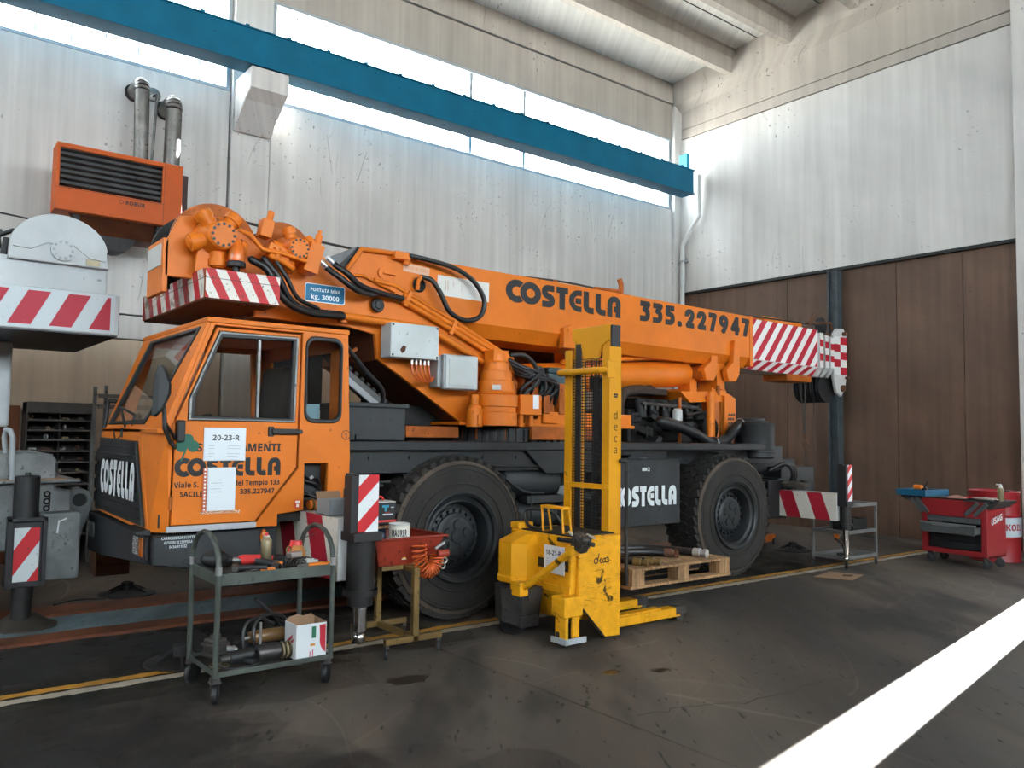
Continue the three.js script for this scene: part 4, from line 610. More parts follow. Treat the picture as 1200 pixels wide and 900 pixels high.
// ---- boom
{
  const zn = -6.4, zf = -7.1, yT = (x) => 3.118 - (x - 3.26) * 0.0085, yB = (x) => 2.44 - (x - 4.4) * 0.0085;
  const sec = (x, n = zn, f = zf, dT = 0, c = 0.13, e = 0.10) => [[x, yT(x) - dT, n], [x, yT(x) - dT, f], [x, yB(x) + c, n], [x, yB(x) + c, f], [x, yB(x), n - e], [x, yB(x), f + e]];
  const boom = cp('boom', M.orange, (g) => {
    g.hull([...sec(4.0), ...sec(8.93)]);
    g.hull([[3.30, 3.118, zn], [3.30, 3.118, zf], [3.12, 2.90, zn], [3.12, 2.90, zf], [3.4, 2.55, zn], [3.4, 2.55, zf], ...sec(4.0)]);
    g.box(8.88, 8.95, 2.42, 3.075, zf - 0.012, zn + 0.012, 0.006);
    g.bars([[3.06, 2.78, -6.38], [3.28, 3.10, -6.38], [3.7, 3.115, -6.38]], 0.022).bars([[3.0, 2.83, -6.38], [3.3, 2.87, -6.38], [3.62, 2.76, -6.38]], 0.014);
    g.ob([3.66, 3.09, -6.36], [0.16, 0.07, 0.08]).cyl([3.72, 3.13, -6.36], [3.72, 3.02, -6.36], 0.03).cyl([3.82, 3.09, -6.36], [3.9, 3.085, -6.34], 0.022);
    g.cyl([3.50, 2.92, -6.4], [3.50, 2.92, -6.385], 0.05).box(3.5, 3.62, 2.91, 2.925, -6.395, -6.37, 0.003);
  });
  cp('boom_root', M.black, (g) => g.hull([[3.02, 2.86, zn - 0.02], [3.26, 3.13, zn - 0.02], [3.02, 2.86, zf], [3.26, 3.13, zf], [3.2, 2.7, zn - 0.02], [3.2, 2.7, zf], [3.32, 3.1, zn - 0.02], [3.32, 3.1, zf]]), null, boom);
  cp('hose_port', M.darkMetal, (g) => g.torus([3.88, 2.86, -6.395], 0.055, 0.014, 'z', 22, 8).cyl([3.88, 2.86, -6.41], [3.88, 2.86, -6.396], 0.045), null, boom);
  cp('hose_elbow', M.orange, (g) => g.bars([[3.83, 2.80, -6.34], [3.83, 2.88, -6.33], [3.86, 2.93, -6.32]], 0.02), null, boom);
  cp('hose', M.hose, (g) => g.tube([[3.74, 3.10, -6.33], [3.95, 3.08, -6.30], [4.25, 3.03, -6.29], [4.45, 2.92, -6.29], [4.55, 2.76, -6.29], [4.50, 2.62, -6.29], [4.33, 2.565, -6.29], [4.15, 2.63, -6.29], [4.04, 2.80, -6.29], [3.95, 2.90, -6.30], [3.87, 2.92, -6.32]], 0.024, 8, 10), null, boom);
  const tilt = -0.0085;
  print('boom_lettering', boom, [5.70, 2.935, zn + 0.003], 1.64, 0.25, 'z', 420, (x, w, h) => letters(x, 'COSTELLA', 3, 3, w - 6, h - 6, '#14161a'), { tilt });
  print('boom_lettering', boom, [7.85, 2.925, zn + 0.003], 2.08, 0.25, 'z', 420, (x, w, h) => letters(x, '335.227947', 3, 3, w - 6, h - 6, '#14161a', 14), { tilt });
  print('blank_sign', boom, [4.38, 2.885, zn + 0.003], 0.60, 0.19, 'z', 400, (x, w, h) => { x.fillStyle = '#d5d2cb'; x.fillRect(0, 0, w, h); x.strokeStyle = 'rgba(150,90,60,.5)'; for (let i = 0; i < 5; i++) { x.lineWidth = rr(1, 2.5); const q = w * rr(0.15, 0.6); x.beginPath(); x.moveTo(q, h * 0.2); x.lineTo(q + 1, h * rr(0.5, 0.9)); x.stroke(); } wear(x, w, h, 10, ['#8d7b62'], 1, 3); }, { opaque: true, tilt });
  print('faded_sign', boom, [3.85, 3.0, zn + 0.003], 0.28, 0.075, 'z', 500, (x, w, h) => { x.fillStyle = '#d6ab8d'; x.fillRect(0, 0, w, h); x.fillStyle = '#cf8f62'; x.font = 'bold 22px sans-serif'; x.textAlign = 'center'; x.fillText('MADE IN ITALY', w / 2, h * 0.68, w - 8); }, { opaque: true, tilt: -0.05 });
  cp('boom_bracket', M.orange, (g) => g.ext([[5.62, 2.41], [5.62, 2.62], [5.72, 2.66], [5.76, 2.60], [5.74, 2.55], [5.92, 2.5], [5.95, 2.41]], -6.42, -6.34, 0.006).cyl([5.69, 2.6, -6.345], [5.69, 2.6, -6.33], 0.022), null, boom);
  cp('rope_guide', M.orangeDirty, (g) => g.bars([[6.62, 3.08, -6.5], [6.62, 3.22, -6.5], [6.59, 3.28, -6.5]], 0.03).bars([[6.25, 3.14, -6.55], [6.62, 3.14, -6.5]], 0.02).bars([[5.75, 3.09, -6.6], [5.7, 3.16, -6.6]], 0.03), null, boom);
  cp('lifting_rope', M.rope, (g) => g.tube([[2.05, 3.27, -6.7], [3.3, 3.17, -6.7], [5.0, 3.16, -6.7], [5.9, 3.19, -6.7], [6.4, 3.15, -6.6], [7.4, 3.11, -6.6], [10.95, 3.16, -6.6]], 0.012, 6, 8), null, boom);
  // bracket carrying the head of the lift cylinder
  for (const x of [8.16, 8.50]) cp('cylinder_lug', M.orange, (g) => g.ext([[x, 2.72], [x + 0.1, 2.70], [x + 0.1, 2.3], [x + 0.02, 2.2], [x - 0.12, 2.2], [x - 0.17, 2.34], [x - 0.03, 2.44]], x < 8.3 ? -6.52 : -6.42, x < 8.3 ? -6.42 : -6.34, 0.006), null, boom);
  cp('lug_pin', M.orangeDirty, (g) => g.cyl([8.10, 2.29, -6.9], [8.10, 2.29, -6.47], 0.1, 0.1, 22).cyl([8.10, 2.29, -6.48], [8.10, 2.29, -6.44], 0.055), null, boom);
  // lift cylinder
  const lc = cp('lift_cylinder', M.orange, (g) => g.turn([4.7, 2.03, -6.72], [8.02, 2.295, -6.72], [[0, 0], [0, 0.12], [0.1, 0.165], [3.22, 0.165], [3.27, 0.15], [3.30, 0.11], [3.33, 0.1], [3.33, 0]], 30));
  cp('cylinder_pipe', M.orange, (g) => g.bars([[5.8, 2.285, -6.58], [7.2, 2.43, -6.58], [7.78, 2.46, -6.6], [7.85, 2.40, -6.62]], 0.025), null, lc);
  cp('rod_end', M.chrome, (g) => g.cyl([7.85, 2.48, -6.7], [7.85, 2.36, -6.7], 0.02), null, lc);
  // inner section with stripes
  const z1 = -6.45, z2 = -7.05;
  const inner = cp('boom_section', M.white, (g) => g.hull([...sec(8.9, z1, z2, 0.02, 0.12, 0.09), ...sec(10.56, z1, z2, 0.02, 0.12, 0.09)]), null, boom);
  const st = (x, w, h) => { stripes(x, w, h, w / 6.7, -w * 0.27, '#dcdcd9', '#b5132c', 0, 0.5); wear(x, w, h, 26, ['#8a8278', '#b9a78f'], 1, 3); };
  print('stripe_panel', inner, [9.745, 2.79, z1 + 0.003], 1.60, 0.53, 'z', 360, st, { opaque: true, tilt });
  print('stripe_panel', inner, [9.745, 2.452, -6.486], 1.60, 0.152, 'z', 360, (x, w, h) => { stripes(x, w, h, w / 6.7, -w * 0.08, '#dcdcd9', '#b5132c', -w * 0.27 + w / 6.7 * 2, 0.5); }, { opaque: true, tilt, matrix: new THREE.Matrix4().makeRotationX(0.64) });
  cp('section_shoe', M.orangeDirty, (g) => g.box(9.95, 10.55, 2.30, 2.40, -6.95, -6.55, 0.01), null, inner);
  cp('section_trough', M.orange, (g) => g.box(9.5, 10.4, 3.06, 3.16, -6.9, -6.6, 0.01).cyl([9.2, 3.12, -6.7], [9.6, 3.12, -6.7], 0.03), null, inner);
  const check = (x, w, h, nx, ny) => { x.fillStyle = '#d9d8d3'; x.fillRect(0, 0, w, h); x.fillStyle = '#b3142a'; for (let i = 0; i < nx; i++) for (let j = 0; j < ny; j++) if ((i + j) % 2) x.fillRect(i * w / nx, j * h / ny, w / nx, h / ny); wear(x, w, h, 30, ['#6a5a4c', '#8a7d70'], 1, 3); };
  for (const [i, x] of [[0, 10.56], [1, 10.70], [2, 10.84]]) { const c = cp('boom_collar', M.white, (g) => g.hull([...sec(x, z1 + 0.03, z2 - 0.03, 0.05 + i * 0.02, 0.12, 0.09), ...sec(x + 0.09, z1 + 0.03, z2 - 0.03, 0.05 + i * 0.02, 0.12, 0.09)]), null, boom); print('check_panel', c, [x + 0.045, 2.76 - i * 0.01, z1 + 0.034], 0.088, 0.50 - i * 0.03, 'z', 500, (q, w, h) => check(q, w, h, 1, 5), { opaque: true }); }
  cp('head_core', M.white, (g) => g.box(10.5, 11.05, 2.45, 3.0, -7.0, -6.5, 0.02), null, boom);
  const headOut = [[10.98, 2.62], [10.98, 3.02], [11.08, 3.12], [11.26, 3.13], [11.34, 3.02], [11.34, 2.45], [11.28, 2.22], [11.18, 2.12], [11.05, 2.18], [10.98, 2.4]];
  for (const z of [-6.50, -7.05]) { const h = cp('head_plate', M.white, (g) => g.ext(headOut, z, z + 0.045, 0.006), null, boom); if (z > -6.6) print('check_panel', h, [11.16, 2.72, z + 0.048], 0.345, 0.56, 'z', 500, (q, w, h2) => check(q, w, h2, 2, 5), { opaque: true }); }
  cp('head_pin', M.rust, (g) => g.cyl([11.24, 3.05, -7.1], [11.24, 3.05, -6.40], 0.03).cyl([11.2, 2.24, -7.1], [11.2, 2.24, -6.42], 0.05).cyl([11.3, 2.40, -6.6], [11.3, 2.40, -6.40], 0.02), null, boom);
  for (let i = 0; i < 5; i++) cp('head_sheave', M.black, (g) => g.turn([10.98, 2.26, -6.56 - i * 0.09], [10.98, 2.26, -8], [[0, 0], [0, 0.23], [0.012, 0.235], [0.03, 0.20], [0.048, 0.235], [0.06, 0.23], [0.06, 0]], 36), null, boom);
  cp('head_sheave', M.black, (g) => g.turn([10.92, 3.15, -6.6], [10.92, 3.15, -8], [[0, 0], [0, 0.13], [0.02, 0.11], [0.04, 0.13], [0.04, 0]], 28), null, boom);
  cp('head_bracket', M.rust, (g) => g.bars([[10.5, 3.12, -6.55], [10.62, 3.3, -6.55]], 0.015).bars([[10.5, 3.16, -6.6], [11.15, 3.22, -6.6], [11.2, 3.1, -6.6]], 0.018), null, boom);
  cp('hoist_rope', M.rope, (g) => g.cyl([10.62, 2.3, -6.7], [10.62, 0.95, -6.7], 0.008).cyl([10.5, 2.3, -6.7], [10.6, 1.55, -6.7], 0.008).cyl([10.85, 2.2, -6.7], [10.85, 0.9, -6.7], 0.008), null, boom);
  cp('rope_hook', M.rust, (g) => g.torus([10.62, 1.42, -6.7], 0.05, 0.014, 'z', 18, 7, 4.8).cyl([10.62, 1.47, -6.7], [10.62, 1.58, -6.7], 0.018), null, boom);
}
// ---- engine bay at the rear
{
  cp('engine_cover', M.orange, (g) => { g.hull([[7.30, 2.02, -6.2], [8.10, 2.05, -6.2], [8.16, 1.93, -6.16], [7.42, 1.90, -6.16], [7.3, 2.03, -7.4], [8.1, 2.06, -7.4], [8.15, 1.93, -7.4]]); g.ext([[8.02, 1.25], [8.24, 1.25], [8.30, 1.72], [8.30, 1.97], [8.16, 2.03], [8.02, 2.0]], -6.22, -6.18, 0.005).hull([[8.24, 2.12, -6.5], [8.5, 2.12, -6.5], [8.62, 1.98, -6.5], [8.62, 1.4, -6.5], [8.3, 1.4, -6.5], [8.24, 2.12, -7.4], [8.5, 2.12, -7.4], [8.62, 1.98, -7.4], [8.62, 1.4, -7.4], [8.3, 1.4, -7.4]]); });
  cp('vent_hole', M.black, (g) => { for (let i = 0; i < 3; i++) for (let j = 0; j < 6; j++) g.cyl([8.15 + i * 0.045 + (j % 2) * 0.02, 1.52 + j * 0.05, -6.18], [8.15 + i * 0.045 + (j % 2) * 0.02, 1.52 + j * 0.05, -6.174], 0.018, 0.018, 8); });
  cp('cover_post', M.orange, (g) => g.cyl([7.74, 1.5, -6.12], [7.74, 1.98, -6.12], 0.05).cyl([7.74, 1.98, -6.12], [7.74, 2.03, -6.12], 0.035).box(8.02, 8.08, 1.3, 2.0, -6.17, -6.13, 0.004));
  cp('cover_post', M.orangeDirty, (g) => g.cyl([7.28, 1.4, -6.2], [7.28, 1.95, -6.2], 0.02)); cp('cap', M.orangeDirty, (g) => g.cyl([7.98, 2.0, -6.2], [7.98, 2.12, -6.2], 0.025)); cp('cap', M.rust, (g) => g.cyl([7.2, 2.0, -6.6], [7.2, 2.1, -6.6], 0.04));
  cp('boom_rest', M.orange, (g) => g.box(8.28, 8.44, 2.1, 2.42, -6.75, -6.45, 0.006).box(7.95, 8.08, 2.04, 2.22, -6.8, -6.6, 0.006));
  cp('engine', M.darkMetal, (g) => { g.box(6.6, 8.0, 1.42, 1.8, -7.2, -6.35, 0.04).box(6.9, 7.9, 1.78, 1.94, -7.0, -6.5, 0.03); for (let i = 0; i < 6; i++) g.cyl([6.75 + i * 0.2, 1.7, -6.3], [6.75 + i * 0.2, 1.9, -6.34], 0.06); for (let i = 0; i < 26; i++) g.ob([rr(6.55, 7.95), rr(1.45, 1.9), rr(-6.4, -6.2)], [rr(0.04, 0.16), rr(0.04, 0.12), rr(0.05, 0.12)], [rr(-1, 1), rr(-1, 1), rr(-1, 1)]); g.turn([7.9, 1.6, -6.35], [7.9, 1.6, -6], [[0, 0], [0, 0.15], [0.1, 0.15], [0.12, 0.1], [0.12, 0]], 20); });
  cp('engine_pipe', M.metal, (g) => { g.bars([[6.7, 1.86, -6.25], [7.6, 1.84, -6.22], [7.72, 1.8, -6.24]], 0.02).bars([[7.4, 1.75, -6.2], [7.9, 1.82, -6.2]], 0.018); for (let i = 0; i < 10; i++) g.cyl([6.75 + i * 0.1, 1.80, -6.24], [6.75 + i * 0.1, 1.87, -6.24], 0.014, 0.014, 7); });
  cp('filter', M.white, (g) => g.turn([7.22, 1.68, -6.18], [7.22, 2, -6.18], [[0, 0], [0, 0.055], [0.12, 0.055], [0.14, 0.03], [0.14, 0]], 18));
  cp('exhaust_duct', mat('brown exhaust', [0.06, 0.035, 0.025], { tx: 'dirty', roughness: 0.8 }), (g) => g.tube([[6.50, 1.62, -6.4], [6.50, 1.85, -6.4], [6.58, 1.97, -6.42], [6.8, 2.02, -6.45], [7.15, 2.02, -6.5]], 0.06, 10).box(6.75, 7.3, 1.98, 2.05, -7.0, -6.4, 0.01));
  cp('intake_hose', M.hose, (g) => g.tube([[6.85, 1.66, -6.10], [7.05, 1.62, -6.05], [7.25, 1.55, -6.0], [7.55, 1.43, -5.98], [7.78, 1.46, -5.95], [7.95, 1.58, -5.95], [8.05, 1.66, -5.92], [8.15, 1.67, -5.9]], 0.065, 12));
  cp('hose_clip', M.steel, (g) => g.torus([7.62, 1.428, -5.975], 0.068, 0.008, 'x', 22, 6).torus([8.03, 1.65, -5.925], 0.068, 0.008, 'x', 22, 6));
  cp('air_cleaner', M.chassis, (g) => g.turn([8.22, 1.255, -5.85], [8.22, 3, -5.85], [[0, 0], [0, 0.2], [0.02, 0.225], [0.07, 0.225], [0.075, 0.235], [0.10, 0.235], [0.105, 0.225], [0.38, 0.225], [0.40, 0.235], [0.42, 0.22], [0.44, 0.12], [0.47, 0.11], [0.48, 0]], 34));
  cp('rear_hose', M.hose, (g) => { for (let i = 0; i < 3; i++) g.tube([[8.3 + i * 0.05, 1.12, -5.7], [8.45 + i * 0.05, 1.2, -5.6], [8.6 + i * 0.04, 1.08, -5.6], [8.6 + i * 0.03, 0.8, -5.7]], 0.022); });
  cp('rear_frame', M.chassis, (g) => g.box(8.3, 8.66, 0.55, 1.0, -7.6, -5.72, 0.01).box(8.5, 8.9, 0.92, 1.02, -6.1, -5.72, 0.03).cyl([8.75, 0.88, -5.5], [8.75, 1.0, -5.5], 0.08));
}

// ================================================================ PAPERS TAPED TO THE CAB
{
  const sheet = (x, w, h, title) => { x.fillStyle = '#d9dfe3'; x.fillRect(0, 0, w, h); x.strokeStyle = 'rgba(120,130,140,.5)'; x.strokeRect(1, 1, w - 2, h - 2); x.fillStyle = '#1c1e22'; x.textAlign = 'center'; x.textBaseline = 'middle'; if (title) { x.font = `bold ${Math.round(w * 0.19)}px sans-serif`; x.fillText(title, w / 2 + w * 0.02, h * 0.30); } x.fillStyle = 'rgba(90,98,108,.6)'; x.textAlign = 'left'; for (let i = 0; i < 5; i++) { const y = h * (title ? 0.55 + i * 0.08 : 0.28 + i * 0.07); x.fillRect(w * 0.1, y, w * rr(0.1, 0.2), 2); x.fillRect(w * (title ? 0.55 : 0.2), y, w * rr(0.2, 0.4), 2); } };
  const a = thing('paper_notice', 'white paper reading 20-23-R taped to the orange cab door', 'notice', [1.85, 1.405, -5.47]);
  part('sheet', M.paper, a, (g) => g.box(1.705, 1.985, 1.295, 1.515, -5.488, -5.484, 0.001));
  print('printed_face', a, [1.845, 1.405, -5.481], 0.274, 0.214, 'z', 900, (x, w, h) => sheet(x, w, h, '20-23-R'), { opaque: true });
  const b = thing('paper_notice', 'lower white sheet in a punched sleeve taped over the word on the cab door', 'notice', [1.82, 1.1, -5.47]);
  part('sheet', M.paper, b, (g) => g.box(1.735, 1.925, 0.965, 1.25, -5.488, -5.484, 0.001));
  print('printed_face', b, [1.832, 1.108, -5.481], 0.184, 0.276, 'z', 900, (x, w, h) => sheet(x, w, h, ''), { opaque: true });
  print('punched_strip', b, [1.722, 1.105, -5.484], 0.03, 0.285, 'z', 900, (x, w, h) => { x.fillStyle = '#b8562f'; x.fillRect(0, 0, w, h); x.fillStyle = '#e6e2dc'; for (let i = 0; i < 12; i++) x.fillRect(w * 0.3, i * h / 12 + 4, w * 0.4, h / 22); }, { opaque: true });
  part('tape', mat('clear tape', [0.75, 0.5, 0.35], { roughness: 0.2, transparent: true, opacity: 0.35 }), b, (g) => g.box(1.70, 1.96, 0.945, 0.965, -5.49, -5.485, 0));
}
// ================================================================ YELLOW STACKER
{
  const t = thing('pallet_stacker', 'scratched yellow walk-behind stacker with tall mast, before the orange crane', 'stacker', [4.3, 0, -4.7]);
  const P = (n, m, f, l, p = t) => part(n, m, p, f, l);
  const body = P('body', M.yellowWorn, (g) => g.box(3.95, 4.42, 0.36, 0.765, -5.06, -4.36, 0.012).box(3.95, 4.1, 0.765, 0.82, -5.07, -4.96, 0.012).hull([[3.95, 0.36, -5.0], [3.95, 0.36, -4.40], [4.42, 0.36, -5.0], [4.42, 0.36, -4.4], [4.08, 0.12, -4.95], [4.08, 0.16, -4.45], [4.42, 0.12, -4.95], [4.42, 0.12, -4.45]]).box(3.94, 3.955, 0.36, 0.41, -5.0, -4.36, 0.004));
  const side = P('side_panel', M.yellowWorn, (g) => g.ext([[4.0, 0.755], [4.42, 0.765], [4.415, 0.025], [4.26, 0.035], [4.0, 0.30]], -4.36, -4.325, 0.005));
  P('panel_edge', M.darkMetal, (g) => g.bars([[4.0, 0.30, -4.325], [4.26, 0.03, -4.325]], 0.007), null, side);
  const script = (x, w, h) => { x.strokeStyle = '#17140e'; x.lineWidth = h * 0.09; x.lineCap = 'round'; x.beginPath(); x.arc(w * 0.16, h * 0.62, h * 0.2, 0, 7); x.moveTo(w * 0.24, h * 0.8); x.lineTo(w * 0.34, h * 0.05); x.moveTo(w * 0.34, h * 0.66); x.quadraticCurveTo(w * 0.5, h * 0.5, w * 0.44, h * 0.44); x.quadraticCurveTo(w * 0.34, h * 0.7, w * 0.48, h * 0.82); x.moveTo(w * 0.68, h * 0.46); x.quadraticCurveTo(w * 0.54, h * 0.5, w * 0.58, h * 0.8); x.lineTo(w * 0.68, h * 0.76); x.stroke(); x.beginPath(); x.arc(w * 0.8, h * 0.62, h * 0.19, 0, 7); x.moveTo(w * 0.89, h * 0.46); x.lineTo(w * 0.92, h * 0.8); x.stroke(); };
  print('script_mark', side, [4.22, 0.60, -4.322], 0.17, 0.09, 'z', 900, script);
  P('top_plate', M.darkMetal, (g) => g.box(3.97, 4.41, 0.765, 0.775, -4.95, -4.38, 0.003), null, body);
  print('script_band', body, [3.946, 0.555, -4.56], 0.36, 0.07, 'x-', 700, (x, w, h) => { x.fillStyle = '#15130f'; x.fillRect(0, 0, w, h); x.save(); x.translate(w * 0.6, h * 0.05); x.strokeStyle = '#c79026'; script(x, w * 0.36, h * 0.9); x.restore(); x.globalCompositeOperation = 'source-over'; x.fillStyle = '#c79026'; x.font = `italic bold ${Math.round(h * 0.7)}px serif`; x.fillText('deca', w * 0.6, h * 0.75); }, { opaque: true });
  P('motor_cover', M.yellow, (g) => g.exy([[3.95, -5.02], [3.80, -5.0], [3.73, -4.92], [3.74, -4.78], [3.82, -4.70], [3.95, -4.72]], 0.42, 0.70, 0.01).hull([[3.95, 0.70, -5.02], [3.80, 0.70, -5.0], [3.73, 0.70, -4.92], [3.74, 0.70, -4.78], [3.82, 0.70, -4.70], [3.95, 0.70, -4.72], [3.95, 0.755, -4.98], [3.87, 0.75, -4.92], [3.88, 0.75, -4.78], [3.95, 0.755, -4.76]]).exy([[3.95, -5.03], [3.79, -5.01], [3.72, -4.92], [3.73, -4.77], [3.81, -4.69], [3.95, -4.71]], 0.40, 0.455, 0.012));
  P('drive_housing', M.metal, (g) => g.hull([[3.74, 0.38, -4.98], [3.70, 0.36, -4.85], [3.76, 0.37, -4.66], [3.95, 0.38, -4.66], [3.95, 0.38, -5.0], [3.75, 0.12, -4.98], [3.71, 0.12, -4.84], [3.77, 0.10, -4.70], [3.94, 0.10, -4.70], [3.94, 0.12, -5.0]]).box(3.76, 3.93, 0.09, 0.17, -4.82, -4.68, 0.008));
  P('drive_wheel', M.black, (g) => g.turn([3.86, 0.11, -4.94], [3.86, 0.11, -4], [[0, 0], [0, 0.10], [0.015, 0.11], [0.085, 0.11], [0.1, 0.10], [0.1, 0]], 26));
  const caster = P('caster_bracket', M.yellowWorn, (g) => g.box(3.84, 4.02, 0.22, 0.36, -4.44, -4.30, 0.008).box(3.93, 4.0, 0.07, 0.24, -4.335, -4.315, 0.006).box(3.86, 3.89, 0.07, 0.24, -4.42, -4.31, 0.004));
  P('caster_wheel', M.black, (g) => g.turn([3.94, 0.085, -4.42], [3.94, 0.085, -4], [[0, 0], [0, 0.075], [0.01, 0.085], [0.045, 0.085], [0.055, 0.075], [0.055, 0]], 24), null, caster);
  P('toe_guard', M.greyBoxSide, (g) => g.box(3.82, 4.02, 0.045, 0.085, -4.275, -4.262, 0.004).box(3.82, 3.835, 0.045, 0.085, -4.42, -4.262, 0.003), null, caster);
  const tl = P('tiller', M.yellowWorn, (g) => g.bars([[3.77, 0.38, -4.70], [3.785, 0.42, -4.62], [3.84, 0.69, -4.24]], 0.028, 6).box(3.73, 3.81, 0.32, 0.43, -4.78, -4.66, 0.01).ob([3.85, 0.70, -4.23], [0.07, 0.07, 0.07]));
  P('tiller_head', M.metal, (g) => g.ob([3.87, 0.745, -4.17], [0.08, 0.10, 0.10], [0.3, 0, 0.1], 0.02).ob([3.86, 0.79, -4.15], [0.06, 0.05, 0.12], [0.5, 0, 0], 0.015).ob([3.87, 0.77, -4.21], [0.09, 0.11, 0.02], [0.3, 0, 0]).ob([3.87, 0.77, -4.12], [0.09, 0.10, 0.02], [0.3, 0, 0]), null, tl);
  P('grip', M.black, (g) => g.cyl([3.85, 0.765, -4.22], [3.83, 0.765, -4.36], 0.017).cyl([3.88, 0.76, -4.11], [3.89, 0.755, -4.06], 0.016), null, tl);
  P('lever', M.steel, (g) => g.bars([[3.85, 0.79, -4.2], [3.83, 0.83, -4.25]], 0.008).bars([[3.88, 0.82, -4.12], [3.89, 0.80, -4.05]], 0.008), null, tl);
  P('guard_frame', M.yellow, (g) => { for (const z of [-4.78, -4.55]) g.bars([[4.02, 0.77, z + 0.03], [4.03, 0.955, z], [4.09, 0.955, z], [4.10, 0.77, z + 0.03], [4.02, 0.77, z + 0.03]], 0.009, 6); g.box(4.02, 4.1, 0.945, 0.965, -4.79, -4.54, 0.004); });
  P('cable', M.hose, (g) => g.tube([[4.05, 0.78, -4.80], [4.02, 0.80, -4.93], [4.03, 0.90, -4.98], [4.08, 0.92, -4.86], [4.15, 0.88, -4.76], [4.2, 0.78, -4.72]], 0.013));
  // mast
  const mast = P('mast', M.yellow, (g) => {
    for (const s of [0, 1]) { const z0 = s ? -4.96 : -4.525, z1 = s ? -4.88 : -4.445; g.box(4.42, 4.54, 0.36, 2.185, s ? z0 : z1 - 0.014, s ? z0 + 0.014 : z1, 0.004).box(4.41, 4.425, 0.36, 2.185, z0, z1, 0.003).box(4.53, 4.54, 0.36, 2.185, z0, z1, 0.003); }
    g.box(4.405, 4.425, 1.085, 1.125, -4.95, -4.45, 0.004).box(4.5, 4.54, 0.5, 0.6, -4.95, -4.45, 0.004);
    g.box(4.37, 4.45, 1.94, 2.07, -4.44, -4.425, 0.006).bars([[4.40, 2.0, -4.43], [4.36, 2.0, -4.50], [4.35, 2.0, -4.93], [4.37, 2.0, -4.98], [4.44, 2.0, -4.965]], 0.026, 10);
  });
  P('inner_mast', M.yellow, (g) => { for (const [z0, z1] of [[-4.88, -4.84], [-4.55, -4.47]]) g.box(4.44, 4.52, 0.4, 2.35, z0, z1, 0.004); g.exx([[-4.90, 2.36], [-4.47, 2.36], [-4.47, 2.24], [-4.56, 2.20], [-4.60, 2.09], [-4.75, 2.09], [-4.80, 2.22], [-4.90, 2.27]], 4.43, 4.455, 0.004); });
  P('mast_channel', M.black, (g) => g.box(4.425, 4.44, 0.4, 2.23, -4.85, -4.79, 0.003).box(4.44, 4.53, 2.19, 2.355, -4.47, -4.447, 0.003));
  P('lift_ram', M.black, (g) => g.cyl([4.48, 0.4, -4.65], [4.48, 1.95, -4.65], 0.04).box(4.44, 4.5, 1.86, 1.96, -4.71, -4.59, 0.006));
  P('chain', M.darkMetal, (g) => { for (const z of [-4.68, -4.63]) for (let i = 0; i < 46; i++) g.box(4.44, 4.452, 1.9 + i * 0.0075, 1.906 + i * 0.0075, z - 0.008, z + 0.008, 0); g.box(4.43, 4.437, 0.5, 2.08, -4.745, -4.735, 0.001).box(4.43, 4.437, 0.5, 2.08, -4.59, -4.58, 0.001); }).userData.kind = 'stuff';
  P('mesh_guard', M.black, (g) => { for (let i = 0; i < 64; i++) g.box(4.428, 4.433, 0.62 + i * 0.0235, 0.626 + i * 0.0235, -4.88, -4.53, 0); for (let i = 0; i < 14; i++) g.box(4.428, 4.432, 0.6, 2.1, -4.88 + i * 0.027, -4.8775 + i * 0.027, 0); }).userData.kind = 'stuff';
  print('mast_lettering', mast, [4.475, 1.56, -4.441], 0.075, 0.55, 'z', 600, (x, w, h) => { x.fillStyle = '#241a08'; x.textAlign = 'center'; x.translate(w / 2, 0); x.font = '50px sans-serif'; for (let i = 0; i < 4; i++) x.fillText('deca'[i], 0, h * (0.38 + i * 0.16)); x.fillRect(-11, 18, 22, 8); for (const q of [-9, 0, 9]) { x.beginPath(); x.arc(q, 12, 5, 0, 7); x.fill(); } });
  P('floor_leg', M.yellowWorn, (g) => g.box(4.38, 5.22, 0.045, 0.12, -4.53, -4.43, 0.008).box(4.38, 5.0, 0.12, 0.135, -4.52, -4.44, 0.004));
  P('floor_leg', M.yellowWorn, (g) => g.box(4.38, 5.22, 0.045, 0.12, -4.95, -4.85, 0.008));
  for (const z of [-4.53, -4.95]) P('leg_roller', M.metal, (g) => g.turn([5.22, 0.055, z + 0.005], [5.22, 0.055, 0], [[0, 0], [0, 0.05], [0.09, 0.05], [0.09, 0]], 20).box(5.16, 5.29, 0.06, 0.125, z - 0.002, z + 0.102, 0.006));
  P('fork', M.darkMetal, (g) => { for (const z of [-5.0, -4.66]) g.box(4.55, 5.6, 0.385, 0.425, z, z + 0.13, 0.006); g.box(4.53, 4.56, 0.385, 0.6, -5.0, -4.53, 0.006); });
  P('load_backrest', M.darkMetal, (g) => g.bars([[4.555, 0.38, -4.40], [4.555, 1.30, -4.40], [4.50, 1.31, -4.42]], 0.014, 8).bars([[4.555, 0.38, -4.96], [4.555, 1.30, -4.96]], 0.014, 8).box(4.545, 4.565, 0.36, 0.46, -4.97, -4.39, 0.003));
  const n = thing('paper_notice', 'white paper reading 18-21-R stuck to the yellow stacker', 'notice', [3.94, 0.59, -4.57]);
  part('sheet', M.paper, n, (g) => g.box(3.941, 3.946, 0.49, 0.69, -4.645, -4.42, 0.001));
  print('printed_face', n, [3.9395, 0.59, -4.5325], 0.22, 0.195, 'x-', 900, (x, w, h) => { x.fillStyle = '#d6dade'; x.fillRect(0, 0, w, h); x.fillStyle = '#1c1e22'; x.font = 'bold 44px sans-serif'; x.fillText('18-21-R', 16, 60, 170); x.fillStyle = 'rgba(90,98,108,.6)'; for (let i = 0; i < 5; i++) x.fillRect(20, 84 + i * 15, rr(20, 44), 3); }, { opaque: true });
}
